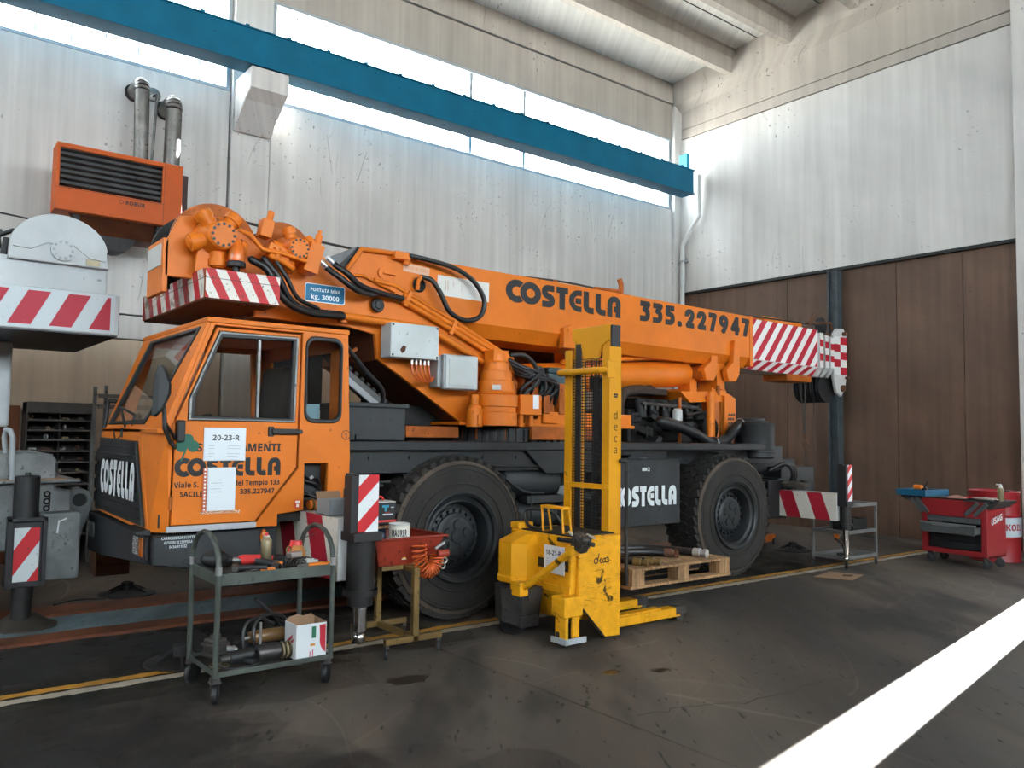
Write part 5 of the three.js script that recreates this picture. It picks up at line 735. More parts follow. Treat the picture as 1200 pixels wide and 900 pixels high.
{ // pallet on the forks, hoses on the pallet
  const t = thing('wooden_pallet', 'worn wooden pallet raised on the stacker forks with black hoses on it', 'pallet', [5.16, 0.34, -4.75]);
  const x0 = 4.575, x1 = 5.76, y = 0.335;
  for (let i = 0; i < 6; i++) { const z = -5.15 + i * 0.137; part('top_board', M.wood, t, (g) => g.box(x0 + rr(-0.008, 0.008), x1 + rr(-0.008, 0.008), y + 0.132, y + 0.152, z, z + 0.115 + rr(0, 0.012), 0.003)); }
  for (const x of [x0, (x0 + x1) / 2 - 0.07, x1 - 0.14]) part('cross_board', M.wood, t, (g) => g.box(x, x + 0.14, y + 0.112, y + 0.132, -5.15, -4.35, 0.003));
  for (const x of [x0, (x0 + x1) / 2 - 0.07, x1 - 0.14]) for (const z of [-5.15, -4.82, -4.47]) part('block', M.wood, t, (g) => g.box(x + 0.002, x + 0.138, y + 0.022, y + 0.112, z + 0.005, z + 0.115, 0.004));
  for (const z of [-5.15, -4.81, -4.47]) part('bottom_board', M.wood, t, (g) => g.box(x0 - 0.02, x1 + 0.01, y, y + 0.022, z, z + 0.12, 0.003));
  const H = (label, pts, r, a) => { const h = thing('hydraulic_hose', label, 'hose', pts[0]); part('hose', M.hose, h, (g) => g.tube(pts, r, 9)); const [e, d] = [pts[pts.length - 1], pts[pts.length - 2]]; const q = [0, 1, 2].map((k) => e[k] + (e[k] - d[k]) / Math.hypot(e[0] - d[0], e[1] - d[1], e[2] - d[2]) * 0.06); part('fitting', a, h, (g) => g.turn(e, q, [[-0.06, 0], [-0.06, r + 0.006], [0, r + 0.006], [0.005, r - 0.004], [0.025, r - 0.004], [0.03, r + 0.004], [0.06, r + 0.004], [0.06, 0]], 14)); };
  const Y = y + 0.152;
  H('thick black hose curving over the pallet to a bright steel end at its front corner', [[4.75, Y + 0.035, -5.05], [5.1, Y + 0.035, -5.06], [5.35, Y + 0.035, -4.95], [5.48, Y + 0.035, -4.7], [5.53, Y + 0.035, -4.48]], 0.033, M.steel);
  H('straight black hose across the pallet ending in a brown fitting', [[4.70, Y + 0.035, -4.88], [4.95, Y + 0.035, -4.86], [5.15, Y + 0.036, -4.78], [5.32, Y + 0.034, -4.62]], 0.033, M.rust);
  H('short black hose at the near pallet edge beside the stacker, nearest the mast', [[4.66, Y + 0.028, -4.74], [4.70, Y + 0.028, -4.58], [4.76, Y + 0.028, -4.44]], 0.026, M.brass);
  H('short black hose at the near pallet edge, second from the stacker mast', [[4.76, Y + 0.028, -4.72], [4.82, Y + 0.028, -4.56], [4.88, Y + 0.028, -4.42]], 0.026, M.brass);
}
// ================================================================ WHEELED CASTERS, used by several carts
const wheelCaster = (name, parent, x, z, r, turn = 0, m = M.black) => { const c = Math.cos(turn), s = Math.sin(turn); const w = part(name, M.metal, parent, (g) => { g.cyl([x, r * 2.1, z], [x, r * 2.6, z], r * 0.5); for (const k of [-1, 1]) g.hull([[x + s * k * r * 0.42, r * 2.1, z + c * k * r * 0.42], [x + s * k * r * 0.32, r * 2.1, z + c * k * r * 0.32], [x + s * k * r * 0.42 + c * r * 0.5, r * 0.9, z + c * k * r * 0.42 - s * r * 0.5], [x + s * k * r * 0.42 - c * r * 0.5, r * 2.1, z + c * k * r * 0.42 + s * r * 0.5], [x + s * k * r * 0.36 + c * r * 0.2, r * 0.8, z + c * k * r * 0.36 - s * r * 0.2]]); g.box(x - r * 0.5, x + r * 0.5, r * 2.05, r * 2.2, z - r * 0.5, z + r * 0.5, 0.002); }); part('wheel', m, w, (g) => g.turn([x + c * r * 0.3 - s * r * 0.3, r, z - c * r * 0.3 - s * r * 0.3], [x + c * r * 0.3 + s * r * 0.3, r, z + c * r * 0.3 - s * r * 0.3], [[0, 0], [0, r * 0.85], [r * 0.12, r], [r * 0.48, r], [r * 0.6, r * 0.85], [r * 0.6, 0]], 22)); return w; };
// ================================================================ TOOL TROLLEY
{
  const t = thing('tool_trolley', 'grey green two-tier tool trolley with hooped handles, in front of the cab', 'trolley', [1.86, 0, -4.78]);
  const X0 = 1.525, X1 = 2.205, Z0 = -5.03, Z1 = -4.56;
  for (const x of [X0, X1]) part('hoop_handle', M.trolley, t, (g) => { const p = [[x, 0.15, Z1], [x, 0.74, Z1]]; for (let i = 1; i <= 8; i++) { const a = i / 9 * Math.PI; p.push([x, 0.74 + 0.175 * Math.sin(a), (Z0 + Z1) / 2 + (Z1 - Z0) / 2 * Math.cos(a)]); } p.push([x, 0.74, Z0], [x, 0.15, Z0]); g.bars(p, 0.0155, 10); });
  for (const [y, h, nm] of [[0.64, 0.065, 'upper_tray'], [0.145, 0.03, 'lower_tray']]) part(nm, M.trolley, t, (g) => { g.box(X0 + 0.005, X1 - 0.005, y, y + 0.008, Z0, Z1, 0.002); g.box(X0, X1, y, y + h, Z1 - 0.006, Z1 + 0.004, 0.003).box(X0, X1, y, y + h, Z0 - 0.004, Z0 + 0.006, 0.003).box(X0 - 0.003, X0 + 0.006, y, y + h, Z0, Z1, 0.003).box(X1 - 0.006, X1 + 0.003, y, y + h, Z0, Z1, 0.003); });
  const liner = mat('greasy mat', [0.05, 0.04, 0.032], { tx: 'dirty', roughness: 0.7 }); for (const [a, b] of [[0.648, 0.682], [0.153, 0.157]]) part('tray_liner', liner, t, (g) => g.box(X0 + 0.01, X1 - 0.01, a, b, Z0 + 0.01, Z1 - 0.01, 0.0015));
  for (const z of [Z0, Z1]) for (const x of [X0, X1]) part('clamp', M.steel, t, (g) => g.cyl([x, 0.70, z], [x, 0.745, z], 0.019));
  for (const [x, z, a] of [[X0, Z1, 1.2], [X1 - 0.02, Z1 - 0.02, 0.9], [X0 + 0.01, Z0, 0.5], [X1 - 0.02, Z0 + 0.02, 0.4]]) wheelCaster('caster', t, x, z, 0.058, a);
}
// ---- things lying on the trolley's upper tray (y = 0.655)
const Y1 = 0.6835, Y2 = 0.16;
{
  const th = (n, l, c, p, r = 0) => localThing(n, l, c, p, r);
  const q = (n, m, t, f, l) => part(n, m, t, f, l);
  let t = th('rubber_boot_cover', 'round black rubber bulb at the left end of the trolley tray', 'rubber bulb', [1.62, Y1, -4.92]);
  q('bulb', M.black, t, (g) => g.sph([0, 0.055, 0], 0.068, [1.2, 0.82, 1], 18).cyl([0.06, 0.04, 0], [0.13, 0.03, 0.02], 0.035, 0.02));
  t = th('hammer', 'black handled hammer lying in front of the rubber bulb', 'hammer', [1.68, Y1, -4.72], -0.35);
  q('handle', M.black, t, (g) => g.cyl([0, 0.022, 0], [0.17, 0.02, 0.0], 0.018, 0.015)); q('head', M.metal, t, (g) => g.box(-0.03, 0.01, 0.004, 0.042, -0.05, 0.05, 0.008));
  t = th('impact_gun', 'red and black pistol-shaped air gun left of the spray can', 'air tool', [1.79, Y1, -4.80], -0.5);
  q('barrel', M.redPlastic, t, (g) => g.cyl([-0.05, 0.05, 0], [0.06, 0.055, 0], 0.03, 0.026).box(-0.07, 0.03, 0.06, 0.075, -0.02, 0.02, 0.005)); q('handle', M.black, t, (g) => g.cyl([0.03, 0.045, 0.01], [0.17, 0.02, 0.02], 0.024, 0.02)); q('nozzle', M.steel, t, (g) => g.cyl([-0.05, 0.05, 0], [-0.1, 0.048, 0], 0.017)); q('end_cap', M.orangeTool, t, (g) => g.cyl([0.165, 0.02, 0.02], [0.185, 0.018, 0.021], 0.021));
  t = th('spray_can', 'smudged yellowish spray can with red nozzle standing upright on the trolley', 'spray can', [1.915, Y1, -4.88]);
  q('can', M.tin, t, (g) => g.turn([0, 0, 0], [0, 1, 0], [[0, 0], [0, 0.031], [0.004, 0.033], [0.145, 0.033], [0.15, 0.031], [0.168, 0.018], [0.17, 0]], 24)); q('cap', M.white, t, (g) => g.cyl([0, 0.166, 0], [0, 0.176, 0], 0.018)); q('nozzle', M.redPlastic, t, (g) => g.cyl([0, 0.175, 0], [0, 0.192, 0], 0.009));
  for (const [i, x, z, l] of [[0, 1.915, -4.70, 'bright chrome socket beneath the spray can at the tray edge'], [1, 1.95, -4.76, 'dull socket lying behind the chrome socket on the tray'], [2, 1.895, -4.66, 'small dark socket nearest the tray rim, below the spray can']]) { t = th('socket', l, 'socket', [x, Y1, z], i); q('barrel', i ? M.metal : M.chrome, t, (g) => g.turn([-0.025, 0.02, 0], [1, 0.02, 0], [[0, 0.012], [0, 0.019], [0.03, 0.02], [0.05, 0.017], [0.05, 0.009]], 16)); }
  t = th('chain_piece', 'heap of rusty steel chain links in the middle of the trolley tray', 'chain', [2.0, Y1, -4.74]);
  for (let i = 0; i < 11; i++) q('link', M.metal, t, (g) => g.add(new THREE.TorusGeometry(0.017, 0.006, 6, 12), new THREE.Matrix4().compose(V([-0.08 + i * 0.017 + (i > 6 ? -0.02 : 0), 0.02 + (i % 2) * 0.01, 0.02 * Math.sin(i) + (i > 6 ? 0.05 : 0)]), new THREE.Quaternion().setFromEuler(new THREE.Euler(i % 2 ? 1.4 : 0.2, i * 0.6, 0)), V([1, 1.3, 1]))));
  t = th('screwdriver', 'black screwdriver with a red tip end behind the chain links', 'screwdriver', [1.98, Y1, -4.93], -0.5);
  q('handle', M.black, t, (g) => g.turn([0, 0.03, 0], [1, 0.02, 0], [[0, 0], [0, 0.012], [0.02, 0.02], [0.09, 0.017], [0.1, 0.009], [0.1, 0]], 14)); q('shaft', M.steel, t, (g) => g.cyl([0.1, 0.028, 0], [0.24, 0.02, 0], 0.005)); q('end_cap', M.redPlastic, t, (g) => g.cyl([-0.012, 0.03, 0], [0.002, 0.03, 0], 0.014));
  t = th('clamp_block', 'silver metal clamp block with a ring, right of the screwdriver', 'clamp', [2.075, Y1, -4.83], 0.4);
  q('block', M.steel, t, (g) => g.box(-0.05, 0.05, 0.035, 0.075, -0.025, 0.025, 0.008)); q('base', M.metal, t, (g) => g.box(-0.07, 0.08, 0.003, 0.035, -0.03, 0.03, 0.006)); q('ring', M.brass, t, (g) => g.torus([-0.03, 0.085, -0.02], 0.02, 0.005, 'z', 16, 6));
  t = th('oil_can', 'amber plastic oil can with red top and thin spout, right end of the tray', 'oil can', [2.135, Y1, -4.93]);
  q('body', M.oil, t, (g) => g.turn([0, 0, 0], [0, 1, 0], [[0, 0], [0, 0.045], [0.01, 0.052], [0.05, 0.055], [0.085, 0.04], [0.1, 0.026], [0.1, 0]], 24)); q('cap', M.redPlastic, t, (g) => g.cyl([0, 0.098, 0], [0, 0.125, 0], 0.034, 0.026).ob([-0.045, 0.085, 0], [0.02, 0.09, 0.02], [0, 0, -0.2])); q('spout', M.metal, t, (g) => g.cyl([0.01, 0.125, 0], [0.11, 0.165, 0.02], 0.004, 0.002));
  t = th('pliers', 'orange handled pliers at the right front corner of the trolley tray', 'pliers', [2.1, Y1, -4.65], -0.12);
  q('jaws', M.metal, t, (g) => g.hull([[-0.08, 0.006, 0.006], [-0.08, 0.006, -0.006], [-0.08, 0.02, 0.005], [-0.02, 0.006, 0.018], [-0.02, 0.006, -0.018], [-0.02, 0.024, 0.016], [-0.02, 0.024, -0.016], [0.0, 0.006, 0], [0, 0.024, 0]])); for (const s of [-1, 1]) q('handle', M.orangeTool, t, (g) => g.tube([[-0.01, 0.015, s * 0.006], [0.04, 0.015, s * 0.024], [0.14, 0.015, s * 0.018]], 0.009, 8));
  t = th('knife', 'orange cutter knife lying left of the chrome socket', 'cutter knife', [1.84, Y1, -4.665], -0.2);
  q('body', M.orangeTool, t, (g) => g.box(-0.04, 0.06, 0.004, 0.02, -0.011, 0.011, 0.004)); q('blade', M.steel, t, (g) => g.box(-0.1, -0.04, 0.009, 0.012, -0.007, 0.007, 0.0005));
  t = th('small_box', 'little open grey metal box behind the orange pliers', 'box', [2.15, Y1, -4.75]);
  q('tray', M.greyBox, t, (g) => g.box(-0.04, 0.035, 0, 0.004, -0.03, 0.03, 0.001).box(-0.04, 0.035, 0, 0.03, 0.027, 0.03, 0.001).box(-0.04, 0.035, 0, 0.03, -0.03, -0.027, 0.001).box(-0.04, -0.037, 0, 0.03, -0.03, 0.03, 0.001).box(0.032, 0.035, 0, 0.03, -0.03, 0.03, 0.001));
  const W = (l, x, z, r, len) => { t = th('wrench', l, 'wrench', [x, Y1, z], r); q('shank', M.metal, t, (g) => g.box(-len / 2, len / 2, 0.004, 0.011, -0.008, 0.008, 0.003)); q('ring_end', M.metal, t, (g) => g.torus([len / 2 + 0.014, 0.0085, 0], 0.014, 0.006, 'y', 16, 7)); q('open_end', M.metal, t, (g) => g.ext([[0, -0.008], [0.012, -0.018], [0.03, -0.014], [0.018, -0.004], [0.018, 0.004], [0.03, 0.014], [0.012, 0.018], [0, 0.008]], 0, 0.009, 0.001).a.at(-1).rotateX(-Math.PI / 2).rotateY(Math.PI).translate(-len / 2 + 0.004, 0.003, 0)); };
  W('combination wrench with ring end pointing to the orange pliers', 2.07, -4.70, -0.5, 0.17); W('thin wrench lying under the black hammer handle', 1.64, -4.63, 0.25, 0.15); W('wrench behind the spray can along the rear rim', 1.80, -4.97, 0.1, 0.2); W('dark wrench between oil can and clamp block', 2.04, -4.96, 0.5, 0.18);
  // lower tray
  t = th('gear_pump', 'greasy cast metal pump at the left end of the lower trolley tray', 'pump', [1.62, Y2, -4.86], 0.3);
  q('housing', M.metal, t, (g) => g.box(-0.05, 0.05, 0.02, 0.13, -0.05, 0.05, 0.015).box(-0.06, 0.06, 0.03, 0.05, -0.06, 0.06, 0.005).box(-0.06, 0.06, 0.085, 0.105, -0.06, 0.06, 0.005).cyl([0, 0.13, 0], [0, 0.15, 0], 0.03)); q('shaft', M.steel, t, (g) => g.cyl([0.05, 0.06, 0.02], [0.11, 0.04, 0.03], 0.022).torus([0.11, 0.04, 0.03], 0.022, 0.008, 'x', 16, 6));
  t = th('ring_gasket', 'pale flat ring lying before the cast pump on the lower tray', 'ring', [1.60, Y2, -4.72]); q('ring', M.tin, t, (g) => g.torus([0, 0.006, 0], 0.05, 0.007, 'y', 28, 6));
  t = th('hand_pump', 'hydraulic hand pump with tan cylinder and long raised lever, lower trolley tray', 'hand pump', [1.91, Y2, -4.88]);
  q('cylinder', mat('tan cylinder', [0.30, 0.17, 0.07], { tx: 'dirty', roughness: 0.4 }), t, (g) => g.turn([-0.1, 0.11, 0.05], [1, 0.11, 0.05], [[0, 0], [0, 0.032], [0.02, 0.038], [0.2, 0.038], [0.22, 0.03], [0.22, 0]], 22)); q('stub', M.steel, t, (g) => g.cyl([-0.14, 0.105, 0.05], [-0.1, 0.11, 0.05], 0.01)); q('base', M.black, t, (g) => g.box(-0.15, 0.22, 0.0, 0.03, -0.06, 0.06, 0.008).box(0.1, 0.2, 0.03, 0.13, -0.05, 0.05, 0.015)); q('pump_head', M.darkMetal, t, (g) => g.ob([0.17, 0.12, 0.0], [0.1, 0.12, 0.1], [0, 0, 0.5], 0.02).cyl([-0.12, 0.06, -0.02], [0.12, 0.06, -0.02], 0.045)); q('lever', M.black, t, (g) => g.cyl([0.15, 0.13, 0.02], [-0.07, 0.335, 0.05], 0.011).cyl([0.17, 0.11, 0.02], [0.11, 0.165, 0.025], 0.016));
  t = th('steel_sleeve', 'short shiny steel cylinder wrapped in a hose, front of the lower tray', 'cylinder', [1.86, Y2, -4.68]);
  q('sleeve', M.metal, t, (g) => g.turn([-0.06, 0.05, 0], [1, 0.05, 0], [[0, 0.02], [0, 0.048], [0.01, 0.05], [0.12, 0.05], [0.13, 0.048], [0.13, 0.02]], 28)); for (const x of [0.09, 0.115, 0.14]) q('coil', M.tin, t, (g) => g.torus([x, 0.05, 0], 0.04, 0.009, 'x', 24, 7)); q('rod', M.steel, t, (g) => g.cyl([-0.03, 0.09, -0.03], [-0.03, 0.22, -0.03], 0.008));
  t = th('hose_loop', 'thin black hydraulic hose looping up above the hand pump', 'hose', [1.86, Y2, -4.8]);
  q('hose', M.hose, t, (g) => g.tube([[-0.05, 0.05, 0.07], [-0.06, 0.15, 0.06], [-0.03, 0.22, 0.03], [0.07, 0.24, 0.0], [0.16, 0.20, -0.02], [0.2, 0.1, 0.0], [0.16, 0.03, 0.06], [0.05, 0.02, 0.1]], 0.011).tube([[-0.09, 0.02, 0.02], [-0.1, 0.12, 0.0], [-0.07, 0.2, -0.02], [0, 0.22, -0.03], [0.1, 0.17, -0.04]], 0.010).tube([[-0.28, 0.02, 0.12], [-0.24, 0.012, 0.2], [-0.1, 0.012, 0.2], [0.02, 0.012, 0.14]], 0.007));
  t = th('drill', 'black power tool lying between the cast pump and the steel cylinder', 'power tool', [1.73, Y2, -4.72], 0.1);
  q('body', M.black, t, (g) => g.cyl([-0.08, 0.04, 0], [0.06, 0.045, 0], 0.035, 0.04).ob([0.02, 0.02, 0.05], [0.05, 0.035, 0.1], [0, 0.3, 0], 0.012)); q('chuck', M.metal, t, (g) => g.cyl([-0.13, 0.038, 0], [-0.08, 0.04, 0], 0.018, 0.024));
  t = th('carton', 'open white carton with green and red print on the lower trolley tray', 'carton', [2.095, Y2, -4.66], 0.0);
  const cm = mat('white carton', [0.66, 0.67, 0.67], { roughness: 0.8 });
  q('side', cm, t, (g) => g.box(-0.095, 0.095, 0, 0.2, 0.068, 0.072, 0.001).box(-0.095, -0.091, 0, 0.2, -0.1, 0.07, 0.001)); q('side', M.card, t, (g) => g.box(0.091, 0.095, 0, 0.205, -0.1, 0.068, 0.001).box(-0.091, 0.091, 0, 0.21, -0.1, -0.096, 0.001).box(-0.09, 0.09, 0, 0.004, -0.098, 0.068, 0.001).box(-0.09, 0.09, 0.004, 0.19, 0.064, 0.068, 0.001).box(-0.091, -0.087, 0, 0.195, -0.096, 0.068, 0.001)); q('torn_flap', M.card, t, (g) => g.ext([[-0.09, 0.2], [0.09, 0.2], [0.07, 0.225], [0.02, 0.215], [-0.02, 0.228], [-0.07, 0.218]], -0.098, -0.095, 0));
  print('printed_face', t, [0, 0.1, 0.0735], 0.188, 0.198, 'z', 900, (x, w, h) => { x.fillStyle = '#c9ccce'; x.fillRect(0, 0, w, h); x.fillStyle = '#0f5a3c'; x.fillRect(w * 0.50, h * 0.08, w * 0.14, h * 0.34); x.fillStyle = '#b21a2a'; x.beginPath(); x.moveTo(w * 0.76, h * 0.06); x.lineTo(w * 0.97, h * 0.05); x.lineTo(w * 0.97, h * 0.88); x.quadraticCurveTo(w * 0.74, h * 0.7, w * 0.78, h * 0.4); x.fill(); x.fillStyle = '#c47a20'; x.fillRect(w * 0.46, h * 0.58, w * 0.16, h * 0.07); x.fillStyle = '#b21a2a'; x.fillRect(w * 0.44, h * 0.8, 5, h * 0.16); x.fillRect(w * 0.53, h * 0.76, 5, h * 0.2); }, { opaque: true });
  print('printed_face', t, [-0.0965, 0.1, -0.015], 0.16, 0.198, 'x-', 900, (x, w, h) => { x.fillStyle = '#c2c5c7'; x.fillRect(0, 0, w, h); x.fillStyle = '#a5293a'; for (const [a, b, c, d] of [[0.2, 0.55, 0.7, 0.3], [0.3, 0.65, 0.8, 0.4], [0.1, 0.8, 0.5, 0.7]]) { x.beginPath(); x.moveTo(w * a, h * b); x.lineTo(w * c, h * d); x.lineTo(w * c, h * (d + 0.1)); x.lineTo(w * a, h * (b + 0.1)); x.fill(); } }, { opaque: true });
}
// ================================================================ RED PARTS TRAY ON ITS BRASS-COLOURED STAND
{
  const t = thing('tray_stand', 'brass coloured rolling stand carrying the red parts tray', 'stand', [2.93, 0, -5.0]);
  const B = (f) => part('frame_tube', M.brass, t, f);
  B((g) => g.box(2.905, 2.95, 0.10, 0.56, -4.81, -4.77, 0.004)); B((g) => g.box(2.905, 2.945, 0.10, 0.60, -5.32, -5.28, 0.004)); B((g) => g.box(2.70, 3.14, 0.10, 0.14, -4.81, -4.77, 0.004)); B((g) => g.box(2.72, 3.16, 0.10, 0.14, -5.32, -5.28, 0.004)); B((g) => g.box(2.91, 2.945, 0.10, 0.14, -5.28, -4.81, 0.004)); B((g) => g.box(2.74, 3.1, 0.56, 0.59, -4.96, -4.92, 0.004)); B((g) => g.box(2.905, 2.95, 0.555, 0.585, -5.32, -4.77, 0.004));
  for (const [x, z] of [[2.715, -4.79], [3.12, -4.79], [2.735, -5.30], [3.145, -5.30]]) wheelCaster('caster', t, x, z, 0.038, 1.1);
  part('idle_caster', M.metal, t, (g) => g.cyl([2.70, 0.56, -5.0], [2.70, 0.52, -5.0], 0.018).turn([2.70, 0.49, -5.02], [2.70, 0.49, -4], [[0, 0], [0, 0.035], [0.03, 0.035], [0.03, 0]], 18));
  const y0 = 0.592, y1 = 0.775, top = [2.66, 3.21, -5.33, -4.88], bot = [2.72, 3.15, -5.29, -4.93];
  const tr = thing('parts_tray', 'battered red metal tray holding a paint tin, on the brass coloured stand', 'tray', [2.875, y0, -5.06]);
  const wall = (a, b) => (g) => g.hull([...a.map(([x, z]) => [x, y1, z]), ...b.map(([x, z]) => [x, y0, z])]);
  part('tray', M.redTray, tr, (g) => { const e = 0.006, [a, b, c, d] = top, [p, q, r, s] = bot; wall([[a, d], [b, d], [a, d - e], [b, d - e]], [[p, s], [q, s], [p, s - e], [q, s - e]])(g); wall([[a, c], [b, c], [a, c + e], [b, c + e]], [[p, r], [q, r], [p, r + e], [q, r + e]])(g); wall([[a, c], [a, d], [a + e, c], [a + e, d]], [[p, r], [p, s], [p + e, r], [p + e, s]])(g); wall([[b, c], [b, d], [b - e, c], [b - e, d]], [[q, r], [q, s], [q - e, r], [q - e, s]])(g); g.box(p, q, y0, y0 + 0.008, r, s, 0.003); });
  part('rim', M.redTray, tr, (g) => g.box(2.645, 3.24, 0.77, 0.785, -4.895, -4.86, 0.006).box(2.645, 3.24, 0.77, 0.785, -5.345, -5.32, 0.006).box(2.645, 2.67, 0.77, 0.785, -5.34, -4.87, 0.006).box(3.20, 3.24, 0.77, 0.785, -5.34, -4.87, 0.006));
  const hz = thing('spiral_air_hose', 'coiled orange air hose hung in a loop on the front of the red tray', 'air hose', [3.04, 0.7, -4.83]);
  part('coil', M.hoseOrange, hz, (g) => { const p = [], N = 300; for (let i = 0; i <= N; i++) { const u = i / N, a = Math.PI * (0.95 + 1.0 * u * 1.05), cx = 2.975 + 0.075 * Math.cos(a), cy = 0.655 + 0.105 * Math.sin(a) + (u < 0.35 ? (0.35 - u) * 0.2 : 0), tx = -Math.sin(a) * 0.075, ty = Math.cos(a) * 0.105, l = Math.hypot(tx, ty), nx = -ty / l, ny = tx / l, w = u * 17 * 6.2832; p.push([cx + nx * 0.047 * Math.cos(w), cy + ny * 0.047 * Math.cos(w), -4.70 + 0.047 * Math.sin(w)]); } const c = new THREE.CatmullRomCurve3(p.map(([x, y, z]) => V([x + 0.065, y, z - 0.115]))); g.add(new THREE.TubeGeometry(c, 700, 0.0062, 5)); });
  part('coupling', M.steel, hz, (g) => g.cyl([3.10, 0.70, -4.82], [3.18, 0.735, -4.83], 0.012).torus([3.17, 0.575, -4.83], 0.02, 0.006, 'z', 14, 6).torus([3.185, 0.61, -4.83], 0.02, 0.006, 'z', 14, 6));
  part('plug', M.redTray, hz, (g) => g.cyl([3.12, 0.66, -4.82], [3.20, 0.665, -4.81], 0.026)); 
  part('tail', M.hose, hz, (g) => g.tube([[3.17, 0.735, -4.83], [3.215, 0.74, -4.83], [3.225, 0.70, -4.83], [3.21, 0.66, -4.83]], 0.009));
  const pc = localThing('paint_tin', 'white and yellow paint tin with black lettering standing in the red tray', 'paint tin', [2.91, y0 + 0.035, -4.99]);
  part('can', M.white, pc, (g) => g.turn([0, 0, 0], [0, 1, 0], [[0, 0], [0, 0.073], [0.235, 0.073], [0.24, 0.076], [0.243, 0.073], [0.235, 0.068], [0.232, 0]], 32));
  { const tx = canvas(600, 260, (x, w, h) => { x.fillStyle = '#d8d4c8'; x.fillRect(0, 0, w, h); x.fillStyle = '#d9a520'; x.fillRect(0, h * 0.40, w, h * 0.6); x.fillStyle = '#17161a'; x.font = '900 76px sans-serif'; x.textAlign = 'center'; for (const k of [0.17, 0.5, 0.83]) x.fillText('MAURER', w * k, h * 0.32, 150); wear(x, w, h, 20, ['#7a6a4a'], 1, 5); }); tx.wrapS = THREE.RepeatWrapping; const m = new THREE.MeshStandardMaterial({ map: tx, roughness: 0.5 }); const g = new G(); g.add(new THREE.CylinderGeometry(0.0742, 0.0742, 0.22, 36, 1, true).rotateY(-0.55 + Math.PI).translate(0, 0.118, 0)); g.build('label_band', m, pc, null, true); }
  part('contents', M.tin, pc, (g) => g.cyl([0, 0.2, 0], [0, 0.205, 0], 0.068));
  const bl = localThing('plastic_packet', 'crumpled dark blue plastic packet behind the tin in the red tray', 'packet', [2.82, y0 + 0.009, -5.16]);
  part('packet', mat('dark blue plastic', [0.03, 0.05, 0.09], { roughness: 0.25 }), bl, (g) => { const p = []; for (let i = 0; i < 50; i++) { const a = rnd() * 6.283, v = rnd(); p.push([0.085 * Math.cos(a) * (1 - v * 0.2) * rr(0.8, 1), v * 0.225, 0.10 * Math.sin(a) * rr(0.8, 1)]); } g.hull(p); });
  const wb = localThing('plywood_offcut', 'small light wooden board under the black battery starter', 'board', [2.84, y0 + 0.236, -5.17], 0.15); part('board', M.wood, wb, (g) => g.box(-0.10, 0.14, 0, 0.018, -0.1, 0.1, 0.002));
  const bs = localThing('battery_starter', 'black battery starter case with red handle stacked above the red tray', 'starter case', [2.845, y0 + 0.255, -5.18]);
  part('case', M.black, bs, (g) => g.box(-0.10, 0.10, 0, 0.155, -0.08, 0.08, 0.012)); part('lid', M.white, bs, (g) => g.box(-0.098, 0.098, 0.155, 0.165, -0.078, 0.078, 0.004).box(-0.065, -0.035, 0.165, 0.19, -0.02, 0.02, 0.004)); part('handle', M.redPlastic, bs, (g) => g.torus([0.0, 0.17, 0.02], 0.026, 0.008, 'z', 18, 7, Math.PI)); part('stripe', M.redPlastic, bs, (g) => g.box(-0.102, 0.102, 0.02, 0.036, -0.082, 0.083, 0.003));
  print('case_print', bs, [0.0, 0.1, 0.0815], 0.18, 0.09, 'z', 800, (x, w, h) => { x.fillStyle = '#2f8fb0'; x.fillRect(w * 0.42, h * 0.05, w * 0.3, h * 0.2); x.fillRect(w * 0.53, h * 0.25, w * 0.1, h * 0.3); x.fillStyle = '#b8c0c4'; x.fillRect(w * 0.45, h * 0.72, w * 0.45, h * 0.12); x.fillRect(w * 0.8, h * 0.2, w * 0.14, h * 0.08); x.fillStyle = '#b02028'; x.fillRect(w * 0.55, h * 0.6, w * 0.24, h * 0.06); });
  // on the crane's outrigger beam
  const gb = localThing('open_box', 'grey open cardboard box lying on the striped front outrigger beam', 'box', [2.52, 0.935, -5.20]); part('tray', mat('grey card', [0.22, 0.23, 0.24], { roughness: 0.8 }), gb, (g) => g.box(-0.09, 0.1, 0, 0.005, -0.1, 0.1, 0.001).box(-0.09, 0.1, 0, 0.1, 0.095, 0.1, 0.001).box(-0.09, 0.1, 0, 0.1, -0.1, -0.095, 0.001).box(-0.09, -0.086, 0, 0.1, -0.1, 0.1, 0.001).box(0.096, 0.1, 0, 0.1, -0.1, 0.1, 0.001)); part('flap', M.card, gb, (g) => g.ob([0, 0.12, -0.11], [0.18, 0.06, 0.004], [-0.4, 0, 0], 0.001));
  const ot = localThing('orange_fitting', 'small orange metal fitting beside the grey open box on the outrigger', 'fitting', [2.53, 0.935, -5.55]); part('body', M.orangeTool, ot, (g) => g.cyl([-0.05, 0.035, 0], [0.05, 0.035, 0], 0.034).sph([0.06, 0.035, 0], 0.03)); part('collar', M.brass, ot, (g) => g.torus([-0.02, 0.035, 0], 0.036, 0.009, 'x', 18, 7));
}
